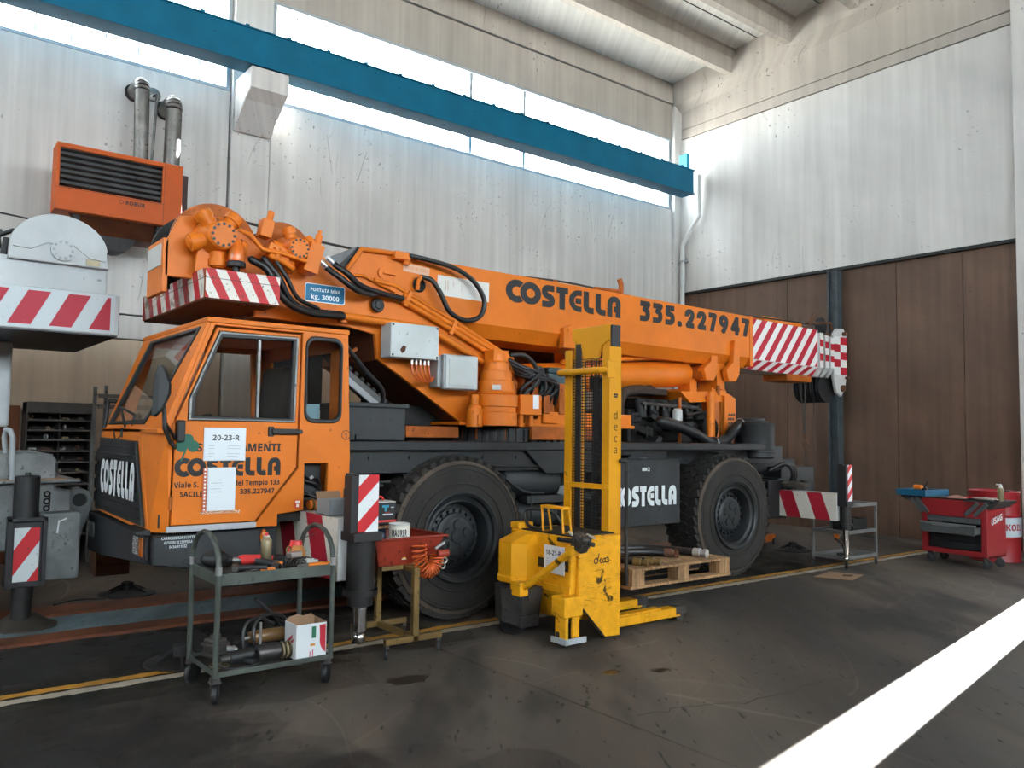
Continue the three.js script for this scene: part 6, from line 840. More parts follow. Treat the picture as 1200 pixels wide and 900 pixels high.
// ================================================================ THE PALE GREY CRANE AT THE LEFT EDGE
{
  const t = thing('grey_crane', 'pale grey mobile crane with striped counterweight, cut off by the left edge', 'crane', [0.2, 0, -8.0]);
  const P = (n, m, f, l, p = t) => part(n, m, p, f, l);
  const cw = P('counterweight', M.greyCrane, (g) => g.box(-1.6, 1.525, 2.255, 2.59, -9.0, -7.2, 0.012));
  P('counterweight_underside', M.black, (g) => g.box(-1.59, 1.515, 2.245, 2.257, -8.99, -7.21, 0.002), null, cw);
  print('stripe_panel', cw, [0.60, 2.425, -7.196], 1.78, 0.31, 'z', 350, (x, w, h) => { x.fillStyle = '#c2cacd'; x.fillRect(0, 0, w, h); x.beginPath(); x.rect(0, h * 0.07, w - 12, h * 0.86); x.clip(); x.fillStyle = '#b0122e'; for (let s = w - 66; s > -100; s -= 98) { x.beginPath(); x.moveTo(s + 46, h * 0.07); x.lineTo(s + 100, h * 0.07); x.lineTo(s + 54, h * 0.93); x.lineTo(s - 0, h * 0.93); x.fill(); } wear(x, w, h, 20, ['#7a7f80'], 1, 2); }, { opaque: true });
  P('winch_base', M.greyCrane, (g) => g.box(-1.5, 1.44, 2.59, 2.83, -8.6, -7.3, 0.012).ext([[-1.5, 2.83], [-1.5, 3.3], [0.2, 3.2], [0.62, 2.93], [0.8, 2.83]], -7.5, -7.42, 0.006));
  const disc = [[0.73, 2.80], [1.44, 2.80], [1.42, 2.93]]; for (let i = 1; i < 20; i++) { const a = i / 20 * Math.PI; disc.push([1.08 + 0.35 * Math.cos(a), 2.90 + 0.29 * Math.sin(a)]); } disc.push([0.735, 2.93]);
  const wc = P('winch_cover', M.greyCrane, (g) => g.ext(disc, -7.30, -7.25, 0.006).bars([[0.76, 2.90, -7.245], [0.88, 2.89, -7.245], [0.99, 2.955, -7.245], [1.18, 2.955, -7.245], [1.30, 2.87, -7.245], [1.41, 2.86, -7.245]], 0.006, 6));
  P('winch_hub', M.greyCrane, (g) => g.turn([1.10, 2.905, -7.255], [1.10, 2.905, -6], [[0, 0], [0, 0.085], [0.03, 0.085], [0.035, 0.05], [0.04, 0]], 24), null, wc);
  for (let i = 0; i < 10; i++) { const a = i / 10 * 6.2832; P('bolt', M.greyBoxSide, (g) => g.cyl([1.10 + 0.066 * Math.cos(a), 2.905 + 0.066 * Math.sin(a), -7.227], [1.10 + 0.066 * Math.cos(a), 2.905 + 0.066 * Math.sin(a), -7.213], 0.011, 0.011, 6), null, wc); }
  P('label_plate', M.tin, (g) => g.box(1.27, 1.37, 2.81, 2.86, -7.25, -7.246, 0.001), null, wc);
  P('winch_drum', M.darkMetal, (g) => g.cyl([1.08, 2.9, -7.32], [1.08, 2.9, -8.3], 0.24));
  P('valve_lever', M.black, (g) => g.bars([[0.70, 2.86, -7.5], [0.68, 3.0, -7.48], [0.78, 3.06, -7.48], [0.84, 3.03, -7.46]], 0.018).ob([0.68, 3.02, -7.45], [0.06, 0.04, 0.04], [0, 0, 0.5]).cyl([0.72, 2.84, -7.42], [0.74, 2.98, -7.42], 0.03));
  P('boom_foot', M.greyCrane, (g) => g.box(-2.5, 0.9, 1.5, 2.24, -8.9, -8.2, 0.03));
  // chassis and front outrigger
  P('tank', M.greyFrame, (g) => g.ext([[-1.5, 1.08], [1.16, 1.08], [1.16, 1.24], [1.13, 1.285], [1.06, 1.30], [-1.5, 1.33]], -8.2, -7.45, 0.012));
  P('chassis', M.greyFrame, (g) => g.ext([[-1.5, 0.55], [1.05, 0.55], [1.25, 0.62], [1.25, 1.0], [1.14, 1.02], [1.14, 1.08], [-1.5, 1.08]], -8.7, -7.30, 0.015).box(-1.5, 1.30, 1.07, 1.09, -8.3, -7.22, 0.006));
  P('sand_dust', M.card, (g) => g.box(0.55, 1.22, 1.089, 1.094, -7.7, -7.25, 0.001));
  P('outrigger_beam', M.greyFrame, (g) => g.box(1.03, 1.30, 0.33, 0.845, -8.4, -7.12, 0.02));
  P('beam_flaw', M.paper, (g) => g.ob([1.14, 0.74, -7.118], [0.012, 0.10, 0.003], [0, 0, -0.1], 0.001).ob([1.17, 0.79, -7.118], [0.06, 0.012, 0.003], [0, 0, 0.4], 0.001));
  const lug = [[1.16, 0.98], [1.38, 1.0], [1.46, 0.96], [1.49, 0.88], [1.47, 0.78], [1.36, 0.45], [1.16, 0.45]], hole = []; for (let i = 0; i < 14; i++) { const a = i / 14 * 6.2832; hole.push([1.385 + 0.055 * Math.cos(a), 0.89 + 0.055 * Math.sin(a)]); }
  P('towing_lug', M.greyFrame, (g) => g.ext(lug, -7.78, -7.70, 0.008, [hole]));
  P('lug_bush', M.black, (g) => g.cyl([1.385, 0.89, -7.8], [1.385, 0.89, -7.72], 0.054));
  P('jack_cylinder', M.black, (g) => g.turn([0.915, 0.80, -7.08], [0.915, 2, -7.08], [[0, 0], [0, 0.085], [0.33, 0.085], [0.335, 0.08], [0.34, 0.02], [0.36, 0.02], [0.36, 0]], 26));
  P('jack_frame', M.black, (g) => g.box(0.80, 1.045, 0.33, 0.83, -7.16, -7.02, 0.008).box(0.79, 1.055, 0.32, 0.36, -7.18, -7.0, 0.005).box(0.79, 0.825, 0.36, 0.83, -7.02, -6.99, 0.004).box(1.02, 1.05, 0.36, 0.83, -7.02, -6.99, 0.004).box(0.79, 1.05, 0.80, 0.83, -7.02, -6.99, 0.004));
  print('stripe_plate', t, [0.922, 0.555, -7.014], 0.165, 0.40, 'z', 600, (x, w, h) => { stripes(x, w, h, w * 1.5, -h * 0.66, '#c2cacb', '#c01220', w * 0.75, 0.5); wear(x, w, h, 6, ['#3a3a38'], 2, 5); }, { opaque: true });
  P('jack_rod', M.darkMetal, (g) => g.turn([0.915, 0.33, -7.08], [0.915, 0, -7.08], [[0, 0], [0, 0.075], [0.1, 0.075], [0.105, 0.068], [0.33, 0.068], [0.33, 0]], 22));
  P('foot_plate', M.tin, (g) => g.turn([0.93, 0.0, -7.14], [0.93, 1, -7.14], [[0, 0], [0, 0.235], [0.02, 0.235], [0.03, 0.2], [0.10, 0.09], [0.12, 0.0]], 30)).material = mat('dusty dark plate', [0.07, 0.06, 0.05], { tx: 'dirty', roughness: 0.7 });
  P('guard_rail', M.greyBoxSide, (g) => g.bars([[0.84, 1.09, -7.30], [0.83, 1.42, -7.30], [0.815, 1.47, -7.32], [0.79, 1.48, -7.36], [0.785, 1.42, -7.40], [0.80, 1.30, -7.42]], 0.020, 8));
  P('chain_hook', M.darkMetal, (g) => { for (let i = 0; i < 5; i++) g.torus([1.08 + (i % 2) * 0.015, 0.98 - i * 0.028, -7.29], 0.02, 0.007, i % 2 ? 'x' : 'z', 12, 6); });
  P('axle_wheel', M.tire, (g) => g.turn([-0.1, 0.6, -8.6], [-0.1, 0.6, -7], [[0, 0.2], [0, 0.5], [0.06, 0.6], [0.40, 0.6], [0.45, 0.5], [0.45, 0.2]], 40));
  P('side_hose', M.hose, (g) => g.tube([[0.60, 1.3, -7.15], [0.66, 1.15, -7.12], [0.68, 0.98, -7.12], [0.60, 0.86, -7.14]], 0.05).tube([[0.6, 0.7, -7.12], [0.70, 0.6, -7.12], [0.68, 0.4, -7.12]], 0.03));
}
// ================================================================ SPACE HEATER AND ITS FLUES
{
  const t = thing('space_heater', 'orange boxed air heater with black louvres hung high on the wall', 'heater', [2.0, 3.8, -10.0]);
  const P = (n, m, f, p = t) => part(n, m, p, f);
  const X0 = 1.36, X1 = 2.64, Y0 = 3.80, Y1 = 4.52, Z = -9.6;
  P('casing', M.heater, (g) => g.box(X0, X1, Y0, Y1, -9.88, Z - 0.06, 0.01).ext([[X0, Y0], [X1, Y0], [X1, Y1], [X0, Y1]], Z - 0.06, Z, 0.006, [[[1.395, 4.05], [2.42, 4.05], [2.42, 4.465], [1.395, 4.465]]]));
  P('rear_housing', M.darkMetal, (g) => g.box(1.80, 2.78, Y0 + 0.06, Y1 - 0.02, -10.34, -9.87, 0.01));
  P('seam_line', M.orangeDark, (g) => g.box(2.44, 2.445, Y0, Y1, Z - 0.002, Z + 0.002, 0).box(X0, 2.44, 4.035, 4.04, Z - 0.002, Z + 0.002, 0));
  P('louvre_back', M.black, (g) => g.box(1.39, 2.43, 4.04, 4.47, Z - 0.055, Z - 0.045, 0));
  for (let i = 0; i < 7; i++) P('louvre', mat('louvre', [0.035, 0.028, 0.025], { roughness: 0.5 }), (g) => g.ob([1.9075, 4.075 + i * 0.062, Z - 0.025], [1.02, 0.008, 0.045], [-0.5, 0, 0], 0.002));
  for (let i = 0; i < 12; i++) P('vertical_vane', M.darkMetal, (g) => g.box(1.42 + i * 0.09, 1.426 + i * 0.09, 4.05, 4.465, Z - 0.045, Z - 0.035, 0.001));
  P('base_tray', M.orangeDark, (g) => g.hull([[1.5, 3.8, -9.7], [2.6, 3.8, -9.7], [1.6, 3.8, -9.88], [2.6, 3.8, -9.88], [1.8, 3.66, -9.95], [2.62, 3.66, -9.95], [1.8, 3.66, -10.3], [2.62, 3.66, -10.3]]));
  P('bracket', M.darkMetal, (g) => g.box(1.55, 1.62, 3.72, 3.80, -10.6, -9.7, 0.004).box(2.4, 2.47, 3.72, 3.80, -10.6, -9.7, 0.004));
  P('fan_housing', M.darkMetal, (g) => g.cyl([2.05, 3.70, -10.25], [2.05, 3.70, -9.95], 0.20).cyl([2.05, 3.72, -9.96], [2.12, 3.82, -9.9], 0.05));
  print('maker_name', t, [2.18, 3.985, Z + 0.003], 0.42, 0.075, 'z', 900, (x, w, h) => { x.strokeStyle = x.fillStyle = '#1c100a'; x.lineWidth = 5; x.beginPath(); x.arc(h * 0.42, h * 0.5, h * 0.26, 0, 7); x.stroke(); x.font = `900 ${Math.round(h * 0.8)}px sans-serif`; x.fillText('ROBUR', h * 0.95, h * 0.78, w - h); });
  const flue = (label, x, yTop, r, z) => { const f = thing('flue_duct', label, 'duct', [x, 4.5, z]); part('duct', M.galv, f, (g) => { const p = []; for (let i = 0; i <= 90; i++) { const y = 4.50 + (yTop - 4.50) * i / 90; p.push([(i % 2 ? r : r * 0.93), y - 4.50]); } const lean = 0.03; g.add(new THREE.LatheGeometry(p.map(([a, b]) => new THREE.Vector2(a, b)), 22), new THREE.Matrix4().makeRotationZ(x < 2.4 ? 0.02 : -0.01).premultiply(new THREE.Matrix4().makeTranslation(x, 4.50, z))); }); part('elbow', M.galv, f, (g) => { const X = x - (yTop - 4.5) * (x < 2.4 ? 0.02 : -0.01); for (let i = 0; i < 5; i++) { const a = i / 5 * Math.PI / 2, b = (i + 1) / 5 * Math.PI / 2, R = r * 1.15; g.cyl([X, yTop + R * Math.sin(a), z - R + R * Math.cos(a)], [X, yTop + R * Math.sin(b) + 0.002, z - R + R * Math.cos(b)], r * 1.04, r * 1.04, 22); } g.cyl([X, yTop + r * 1.15, z - r * 1.1], [X, yTop + r * 1.15, -10.62], r * 1.03, r * 1.03, 22); }); part('collar', M.darkMetal, f, (g) => g.torus([x - (yTop - 4.5) * (x < 2.4 ? 0.02 : -0.01), yTop + r * 1.15, -10.59], r * 1.12, 0.018, 'z', 26, 7)); };
  flue('ribbed metal flue rising from the heater, left of the thin pipe', 2.32, 5.52, 0.085, -10.2); flue('ribbed metal flue at the right end of the orange heater', 2.66, 5.38, 0.095, -10.2);
  const gp = thing('gas_pipe', 'thin metal pipe between the two ribbed flues above the heater', 'pipe', [2.5, 4.5, -10.35]);
  part('pipe', M.galv, gp, (g) => g.bars([[2.47, 4.45, -10.4], [2.52, 5.60, -10.4], [2.52, 5.64, -10.6]], 0.018)); part('wall_collar', M.galv, gp, (g) => g.turn([2.52, 5.66, -10.6], [2.52, 5.66, -10], [[0, 0], [0, 0.09], [0.015, 0.085], [0.03, 0.05], [0.03, 0]], 20));
  const cb = thing('wall_cable', 'thin black cable running along the wall left of the heater', 'cable', [0.5, 3.9, -10.58]); part('cable', M.black, cb, (g) => g.tube([[-2, 3.98, -10.585], [0.5, 3.91, -10.585], [1.35, 3.85, -10.585], [1.45, 3.8, -10.5]], 0.012));
}
// ================================================================ SHELVING BEHIND THE CABS
{
  const X0 = 1.28, X1 = 1.93, Z0 = -10.55, Z1 = -10.22, lv = [0.30, 0.42, 0.55, 0.70, 0.86, 0.99, 1.11, 1.23, 1.35, 1.46, 1.57];
  const dk = mat('dark shelf steel', [0.045, 0.042, 0.04], { tx: 'dirty', roughness: 0.6 }), edge = mat('worn shelf edge', [0.13, 0.125, 0.12], { tx: 'dirty', roughness: 0.5 });
  const t = thing('tool_shelf', 'dark steel pigeonhole shelf of loose parts against the back wall', 'shelf', [1.6, 0, -10.4]);
  part('side_panel', dk, t, (g) => g.box(X0, X0 + 0.015, 0, 1.77, Z0, Z1, 0.003).box(X1 - 0.015, X1, 0, 1.77, Z0, Z1, 0.003)); part('back_panel', dk, t, (g) => g.box(X0, X1, 0, 1.77, Z0, Z0 + 0.01, 0)); part('header', edge, t, (g) => g.box(X0, X1, 1.66, 1.78, Z0, Z1 + 0.005, 0.004)); part('divider', dk, t, (g) => g.box(1.60, 1.612, 1.0, 1.66, Z0, Z1 - 0.01, 0.002));
  for (const y of lv) part('shelf', edge, t, (g) => g.box(X0 + 0.01, X1 - 0.01, y, y + 0.018, Z0, Z1, 0.003));
  const look = [['bright', M.steel], ['dull', M.metal], ['rusty', M.rust], ['pale', M.tin]], kinds = ['bolt', 'ring', 'elbow', 'bar'];
  lv.slice(3).forEach((y, r) => { for (let k = 0; k < 4; k++) { const [w, m] = look[(r + k * (r % 3 + 1)) % 4], kd = kinds[(r * 2 + k + (r >> 1)) % 4], x = 1.34 + k * 0.155 + rr(-0.02, 0.02), o = localThing('metal_part', `small ${w} ${kd}, ${['leftmost', 'second from left', 'third from left', 'rightmost'][k]} on the ${['eighth', 'seventh', 'sixth', 'fifth', 'fourth', 'third', 'second', 'topmost'][r]} tier of the pigeonhole shelf`, 'metal part', [x, y + 0.019, Z1 - 0.06], rr(0, 3), 'loose metal parts on the dark shelf'); part(kd, m, o, (g) => { if (kd === 'bolt') g.cyl([-0.04, 0.014, 0], [0.03, 0.014, 0], 0.013, 0.013, 10).cyl([0.03, 0.016, 0], [0.05, 0.016, 0], 0.022, 0.022, 6); if (kd === 'ring') g.torus([0, 0.03, 0], 0.022, 0.009, 'z', 16, 7); if (kd === 'elbow') g.bars([[-0.05, 0.016, 0], [0, 0.016, 0], [0.02, 0.016, 0.045]], 0.015, 9); if (kd === 'bar') g.hull([[-0.06, 0, -0.014], [0.06, 0, -0.02], [-0.06, 0, 0.014], [0.06, 0, 0.02], [-0.05, 0.02, -0.01], [0.04, 0.028, -0.01], [-0.05, 0.02, 0.01], [0.04, 0.028, 0.01]]); }); } });
  const bd = thing('brown_board', 'red brown board leaning against the wall at the left edge', 'board', [0.6, 0, -10.5]); part('board', M.brownBoard, bd, (g) => g.box(-1.2, 1.26, 0.0, 1.74, -10.58, -10.545, 0.004));
  const r = thing('angle_rack', 'slotted grey angle iron rack between the dark shelf and the cab', 'rack', [2.1, 0, -10.3]);
  for (const [x, z, h] of [[1.94, -10.18, 1.97], [2.02, -10.02, 1.98], [2.75, -10.18, 1.97], [2.75, -9.95, 1.98]]) part('upright', M.cart, r, (g) => { g.box(x - 0.018, x + 0.018, 0, h, z - 0.002, z + 0.002, 0).box(x - 0.018, x - 0.014, 0, h, z - 0.03, z, 0); });
  part('slot', M.black, r, (g) => { for (let i = 0; i < 46; i++) g.box(2.012, 2.026, 0.1 + i * 0.04, 0.12 + i * 0.04, -10.019, -10.0165, 0); }).userData.kind = 'stuff';
  for (const y of [0.5, 1.2, 1.72, 1.84]) part('cross_bar', M.cart, r, (g) => g.box(1.94, 2.75, y, y + 0.045, -10.02, -9.985, 0.003).box(1.94, 2.75, y + 0.035, y + 0.045, -10.2, -9.98, 0.002));
  const td = localThing('enamel_dish', 'small pale dish on the upper bar of the angle iron rack', 'dish', [2.2, 1.77, -10.08]); part('dish', M.tin, td, (g) => g.turn([0, 0, 0], [0, 1, 0], [[0, 0], [0, 0.06], [0.035, 0.09], [0.04, 0.085], [0.008, 0.05], [0.008, 0]], 22));
  const hp = localThing('bent_pipe', 'dark bent hose hanging on the angle iron rack beside the windscreen', 'hose', [2.2, 0, -9.95]); part('hose', M.hose, hp, (g) => g.tube([[-0.06, 0.95, 0], [-0.06, 1.35, 0], [0, 1.52, 0], [0.12, 1.58, 0.02], [0.2, 1.55, 0.04]], 0.03));
  const c = localThing('wooden_crate', 'small dark wooden crate on the floor behind the front bumper', 'crate', [1.98, 0, -9.3]); for (let i = 0; i < 3; i++) part('slat', M.rust, c, (g) => g.box(-0.16, 0.16, 0.02 + i * 0.09, 0.10 + i * 0.09, 0.13, 0.145, 0.003)); part('side', M.rust, c, (g) => g.box(-0.16, -0.145, 0, 0.29, -0.14, 0.14, 0.002).box(0.145, 0.16, 0, 0.29, -0.14, 0.14, 0.002).box(-0.15, 0.15, 0, 0.29, -0.14, -0.125, 0.002).box(-0.15, 0.15, 0, 0.015, -0.14, 0.14, 0.002));
  const gl = localThing('work_glove', 'crumpled yellow work glove lying on the dark wooden crate', 'glove', [1.98, 0.29, -9.25]); part('glove', M.yellow, gl, (g) => { g.sph([0, 0.04, 0], 0.08, [1.3, 0.5, 0.9], 14); for (let i = 0; i < 4; i++) g.tube([[0.06, 0.04, -0.04 + i * 0.025], [0.13, 0.05 + (i % 2) * 0.02, -0.05 + i * 0.03], [0.17, 0.03, -0.05 + i * 0.035]], 0.014); });
}
// ================================================================ FLOOR PLATES
{
  const pad = (label, x, z, r) => { const t = localThing('outrigger_pad', label, 'floor plate', [x, 0, z]); part('plate', M.darkMetal, t, (g) => g.turn([0, 0, 0], [0, 1, 0], [[0, 0], [0, r], [0.012, r], [0.02, r - 0.02], [0.03, r * 0.5], [0.05, r * 0.25], [0.05, 0]], 36)); part('socket', M.darkMetal, t, (g) => g.turn([0, 0.04, 0], [0, 1, 0], [[0, 0], [0, 0.06], [0.07, 0.055], [0.07, 0.04], [0.05, 0.04], [0.05, 0]], 22)); for (let i = 0; i < 6; i++) part('rib', M.darkMetal, t, (g) => { const a = i / 6 * 6.2832 + 0.3; g.hull([[0.05, 0.01, -0.006], [0.05, 0.01, 0.006], [0.05, 0.09, -0.006], [0.05, 0.09, 0.006], [r * 0.9, 0.01, -0.006], [r * 0.9, 0.01, 0.006]]); g.a[0].rotateY(a); }); };
  pad('round black steel plate with ribs on the floor left of the bumper', 1.87, -8.05, 0.24); pad('round black steel plate on the floor behind the tool trolley', 1.62, -5.52, 0.22); pad('round dark plate on the floor behind the rear wheel', 9.75, -6.35, 0.24);
  const w = localThing('scrap_wire', 'thin black wire looped on the dark floor beside the grey crane foot', 'wire', [1.5, 0, -7.95]); part('wire', M.hose, w, (g) => g.tube([[-0.25, 0.012, 0.1], [-0.05, 0.012, 0.0], [0.15, 0.012, 0.1], [0.12, 0.012, 0.25], [-0.1, 0.012, 0.22]], 0.007));
}
// ================================================================ REAR RIGHT: JACK, CART, CARDBOARD
{
  const j = localThing('floor_jack', 'flat orange trolley jack lying behind the rear wheel', 'jack', [9.75, 0, -6.95], 0.12);
  part('frame', M.orangeDirty, j, (g) => g.box(-0.5, 0.3, 0.05, 0.15, -0.16, -0.11, 0.01).box(-0.5, 0.3, 0.05, 0.15, 0.11, 0.16, 0.01).box(-0.5, -0.3, 0.06, 0.17, -0.15, 0.15, 0.015).box(0.1, 0.3, 0.06, 0.12, -0.12, 0.12, 0.01)); for (const x of [-0.4, 0.25]) for (const z of [-0.19, 0.16]) part('wheel', M.metal, j, (g) => g.cyl([x, 0.05, z], [x, 0.05, z + 0.03], 0.05)); part('lift_arm', M.orangeDirty, j, (g) => g.hull([[-0.25, 0.1, -0.06], [-0.25, 0.1, 0.06], [0.2, 0.2, -0.04], [0.2, 0.2, 0.04], [-0.25, 0.17, 0], [0.24, 0.16, 0]])); part('saddle', M.metal, j, (g) => g.cyl([0.2, 0.19, 0], [0.2, 0.22, 0], 0.05));
  const t = thing('steel_cart', 'light grey three-tier steel cart behind the rear outrigger', 'cart', [9.2, 0, -5.28]);
  const X0 = 8.87, X1 = 9.53, Z0 = -5.50, Z1 = -5.08;
  for (const x of [X0, X1]) for (const z of [Z0, Z1]) part('leg', M.cart, t, (g) => g.box(x - 0.014, x + 0.014, 0.09, 0.745, z - 0.014, z + 0.014, 0.003));
  for (const y of [0.71, 0.40, 0.11]) part('shelf', M.cart, t, (g) => g.box(X0, X1, y, y + 0.012, Z0, Z1, 0.002).box(X0 - 0.012, X1 + 0.012, y - 0.005, y + 0.035, Z1 - 0.012, Z1 + 0.012, 0.003).box(X0 - 0.012, X1 + 0.012, y - 0.005, y + 0.035, Z0 - 0.012, Z0 + 0.012, 0.003).box(X0 - 0.012, X0 + 0.012, y - 0.005, y + 0.035, Z0, Z1, 0.003).box(X1 - 0.012, X1 + 0.012, y - 0.005, y + 0.035, Z0, Z1, 0.003));
  for (const x of [X0, X1]) for (const z of [Z0, Z1]) wheelCaster('caster', t, x, z, 0.036, 0.8);
  const a = localThing('black_tool_case', 'flat black tool case lying on top of the grey steel cart', 'case', [9.10, 0.723, -5.25]); part('case', M.black, a, (g) => g.box(-0.13, 0.12, 0, 0.05, -0.1, 0.1, 0.012)); part('handle', M.darkMetal, a, (g) => g.bars([[-0.05, 0.05, 0.02], [-0.04, 0.075, 0.02], [0.05, 0.075, 0.02], [0.06, 0.05, 0.02]], 0.008));
  const b = localThing('parts_bin', 'dark open parts bin on the middle shelf of the steel cart', 'bin', [9.30, 0.413, -5.28]); part('bin', M.darkMetal, b, (g) => g.box(-0.16, 0.16, 0, 0.01, -0.13, 0.13, 0.002).box(-0.16, 0.16, 0, 0.14, 0.122, 0.13, 0.003).box(-0.16, 0.16, 0, 0.14, -0.13, -0.122, 0.003).box(-0.16, -0.152, 0, 0.14, -0.13, 0.13, 0.003).box(0.152, 0.16, 0, 0.14, -0.13, 0.13, 0.003)); part('contents', M.metal, b, (g) => { for (let i = 0; i < 8; i++) g.ob([rr(-0.1, 0.1), 0.1, rr(-0.08, 0.08)], [0.08, 0.04, 0.05], [rr(-1, 1), rr(-1, 1), 0]); });
  const d = localThing('orange_cloth', 'small orange red rag hanging over the rear edge of the cart', 'rag', [9.0, 0.30, -5.3]); part('rag', M.orangeTool, d, (g) => g.hull([[-0.04, 0.1, 0], [0.05, 0.11, 0.02], [0.04, 0.0, 0], [-0.03, -0.02, 0.03], [0.0, 0.04, 0.06]]));
  const e = localThing('dark_bar', 'bent dark steel bar on the lowest shelf of the steel cart', 'bar', [9.12, 0.125, -5.25]); part('bar', M.darkMetal, e, (g) => g.bars([[-0.15, 0.02, 0], [0, 0.02, 0.05], [-0.05, 0.14, 0.0], [-0.16, 0.2, -0.02]], 0.016));
  const rp = localThing('rope_bundle', 'coarse grey rag bundle lying on the striped rear outrigger beam', 'rag', [8.6, 0.897, -5.62]); part('bundle', mat('grey rag', [0.16, 0.14, 0.12], { tx: 'dirty', roughness: 0.95 }), rp, (g) => { for (let i = 0; i < 5; i++) g.tube([[rr(-0.05, 0.05), 0.02 + i * 0.008, 0.2], [rr(-0.05, 0.05), 0.03 + i * 0.01, 0.08], [rr(-0.05, 0.05), 0.025 + i * 0.012, -0.1], [rr(-0.05, 0.05), 0.02, -0.2]], 0.022); });
  const cbd = localThing('cardboard_sheet', 'flat brown cardboard sheet lying on the floor in front of the steel cart', 'cardboard', [8.37, 0, -4.87], 0.12); part('sheet', M.card, cbd, (g) => g.exy([[-0.26, -0.18], [0.2, -0.2], [0.28, 0.14], [-0.16, 0.2]], 0.001, 0.006, 0.001)); part('torn_patch', M.rust, cbd, (g) => g.exy([[0.0, 0.02], [0.13, -0.02], [0.17, 0.08], [0.05, 0.1]], 0.006, 0.0075, 0));
}
// ================================================================ RED TOOL CABINET AND DRUMS
{
  const t = localThing('tool_cabinet', 'red rolling tool cabinet with one grey drawer pulled out, beside the drum', 'tool cabinet', [10.54, 0, -4.51], -Math.PI / 2 - 0.10);
  const W = 0.40, D = 0.20, P = (n, m, f, p = t, l) => part(n, m, p, f, l), redC = mat('cabinet red', [0.33, 0.016, 0.022], { tx: 'paint', roughness: 0.45 }), gr = mat('cabinet grey', [0.085, 0.095, 0.10], { tx: 'paint', roughness: 0.5 });
  P('cabinet', redC, (g) => { g.box(-W, -W + 0.02, 0.13, 0.78, -D, D, 0.004).box(W - 0.02, W, 0.13, 0.78, -D, D, 0.004).box(-W, W, 0.13, 0.16, -D, D, 0.004).box(-W, W, 0.76, 0.78, -D, D, 0.004).box(-W, W, 0.13, 0.78, -D, -D + 0.015, 0.003).ext([[-W, 0.13], [W, 0.13], [W, 0.78], [-W, 0.78]], D, D + 0.02, 0.004, [[[-W + 0.08, 0.19], [W - 0.07, 0.19], [W - 0.07, 0.58], [-W + 0.08, 0.58]]]); });
  P('inner_wall', M.black, (g) => g.box(-W + 0.03, W - 0.03, 0.165, 0.58, -D + 0.02, -D + 0.03, 0));
  const dr = P('drawer', gr, (g) => g.box(-W + 0.09, W - 0.08, 0.40, 0.41, -D + 0.05, D + 0.16, 0.002).box(-W + 0.09, -W + 0.10, 0.40, 0.48, -D + 0.05, D + 0.16, 0.002).box(W - 0.09, W - 0.08, 0.40, 0.48, -D + 0.05, D + 0.16, 0.002).box(-W + 0.075, W - 0.065, 0.385, 0.50, D + 0.155, D + 0.175, 0.006), t, 'pulled-out grey drawer');
  P('handle', mat('handle grey', [0.14, 0.15, 0.155]), (g) => g.hull([[-0.2, 0.5, D + 0.17], [0.2, 0.5, D + 0.17], [-0.16, 0.475, D + 0.19], [0.16, 0.475, D + 0.19], [-0.16, 0.465, D + 0.17], [0.16, 0.465, D + 0.17]]).box(-W + 0.07, W - 0.06, 0.49, 0.508, D + 0.14, D + 0.185, 0.004), dr);
  P('drawer', gr, (g) => g.box(-W + 0.085, W - 0.075, 0.51, 0.575, -D + 0.05, D + 0.028, 0.006)); P('drawer', M.black, (g) => g.box(-W + 0.085, W - 0.075, 0.29, 0.375, -D + 0.05, D - 0.02, 0.004)); P('drawer', M.black, (g) => g.box(-W + 0.085, W - 0.075, 0.195, 0.28, -D + 0.05, D - 0.015, 0.004));
  for (const [a, b] of [[-0.50, -0.39], [-0.43, -0.32], [0.30, 0.16], [0.40, 0.27]]) P('strut', gr, (g) => g.ob([(a + b) / 2, 0.685, D + 0.035], [0.05, 0.22, 0.02], [0, 0, a < 0 ? 0.72 : -0.78], 0.02));
  P('work_top', mat('dark top', [0.03, 0.035, 0.038], { tx: 'dirty' }), (g) => g.box(-W, W, 0.78, 0.80, -D, D + 0.02, 0.004).hull([[0.12, 0.80, D + 0.02], [0.12, 0.72, D + 0.02], [0.55, 0.80, D + 0.02], [0.45, 0.70, D + 0.02], [0.12, 0.80, -D], [0.55, 0.80, -D], [0.45, 0.72, -D]]));
  P('side_shelf', mat('dark shelf', [0.03, 0.034, 0.036]), (g) => g.hull([[-W, 0.78, D], [-W - 0.3, 0.79, D], [-W, 0.71, D], [-W - 0.22, 0.745, D], [-W, 0.78, -D], [-W - 0.3, 0.79, -D], [-W, 0.71, -D]]));
  for (const x of [-W + 0.06, W - 0.06]) for (const z of [-D + 0.06, D - 0.06]) wheelCaster('caster', t, x, z, 0.052, 0.4);
  print('side_lettering', t, [W + 0.004, 0.58, -0.02], 0.36, 0.12, Math.PI / 2, 500, (x, w, h) => { x.fillStyle = '#c9cccd'; x.font = 'italic 900 50px sans-serif'; x.fillText('USAG', 6, 48, w - 10); }, { tilt: 0.25 });
  // things on the cabinet; its axes
  const at = (x, y, z) => { const a = t.rotation.y, c = Math.cos(a), s = Math.sin(a); return [t.position.x + x * c + z * s, y, t.position.z - x * s + z * c]; };
  const L = (n, l, c, x, y, z, r = 0) => localThing(n, l, c, at(x, y, z), t.rotation.y + r);
  const bt = L('blue_tray', 'blue plastic tray on the left wing of the red cabinet', 'tray', -W - 0.14, 0.80, 0.0); part('tray', M.blueTray, bt, (g) => { const o = [[-0.17, -0.26], [0.22, -0.26], [0.22, 0.26], [-0.17, 0.26]]; g.exy(o, 0, 0.008, 0.002).exy(o, 0.0, 0.075, 0.004, [inset(o, 0.03)]); });
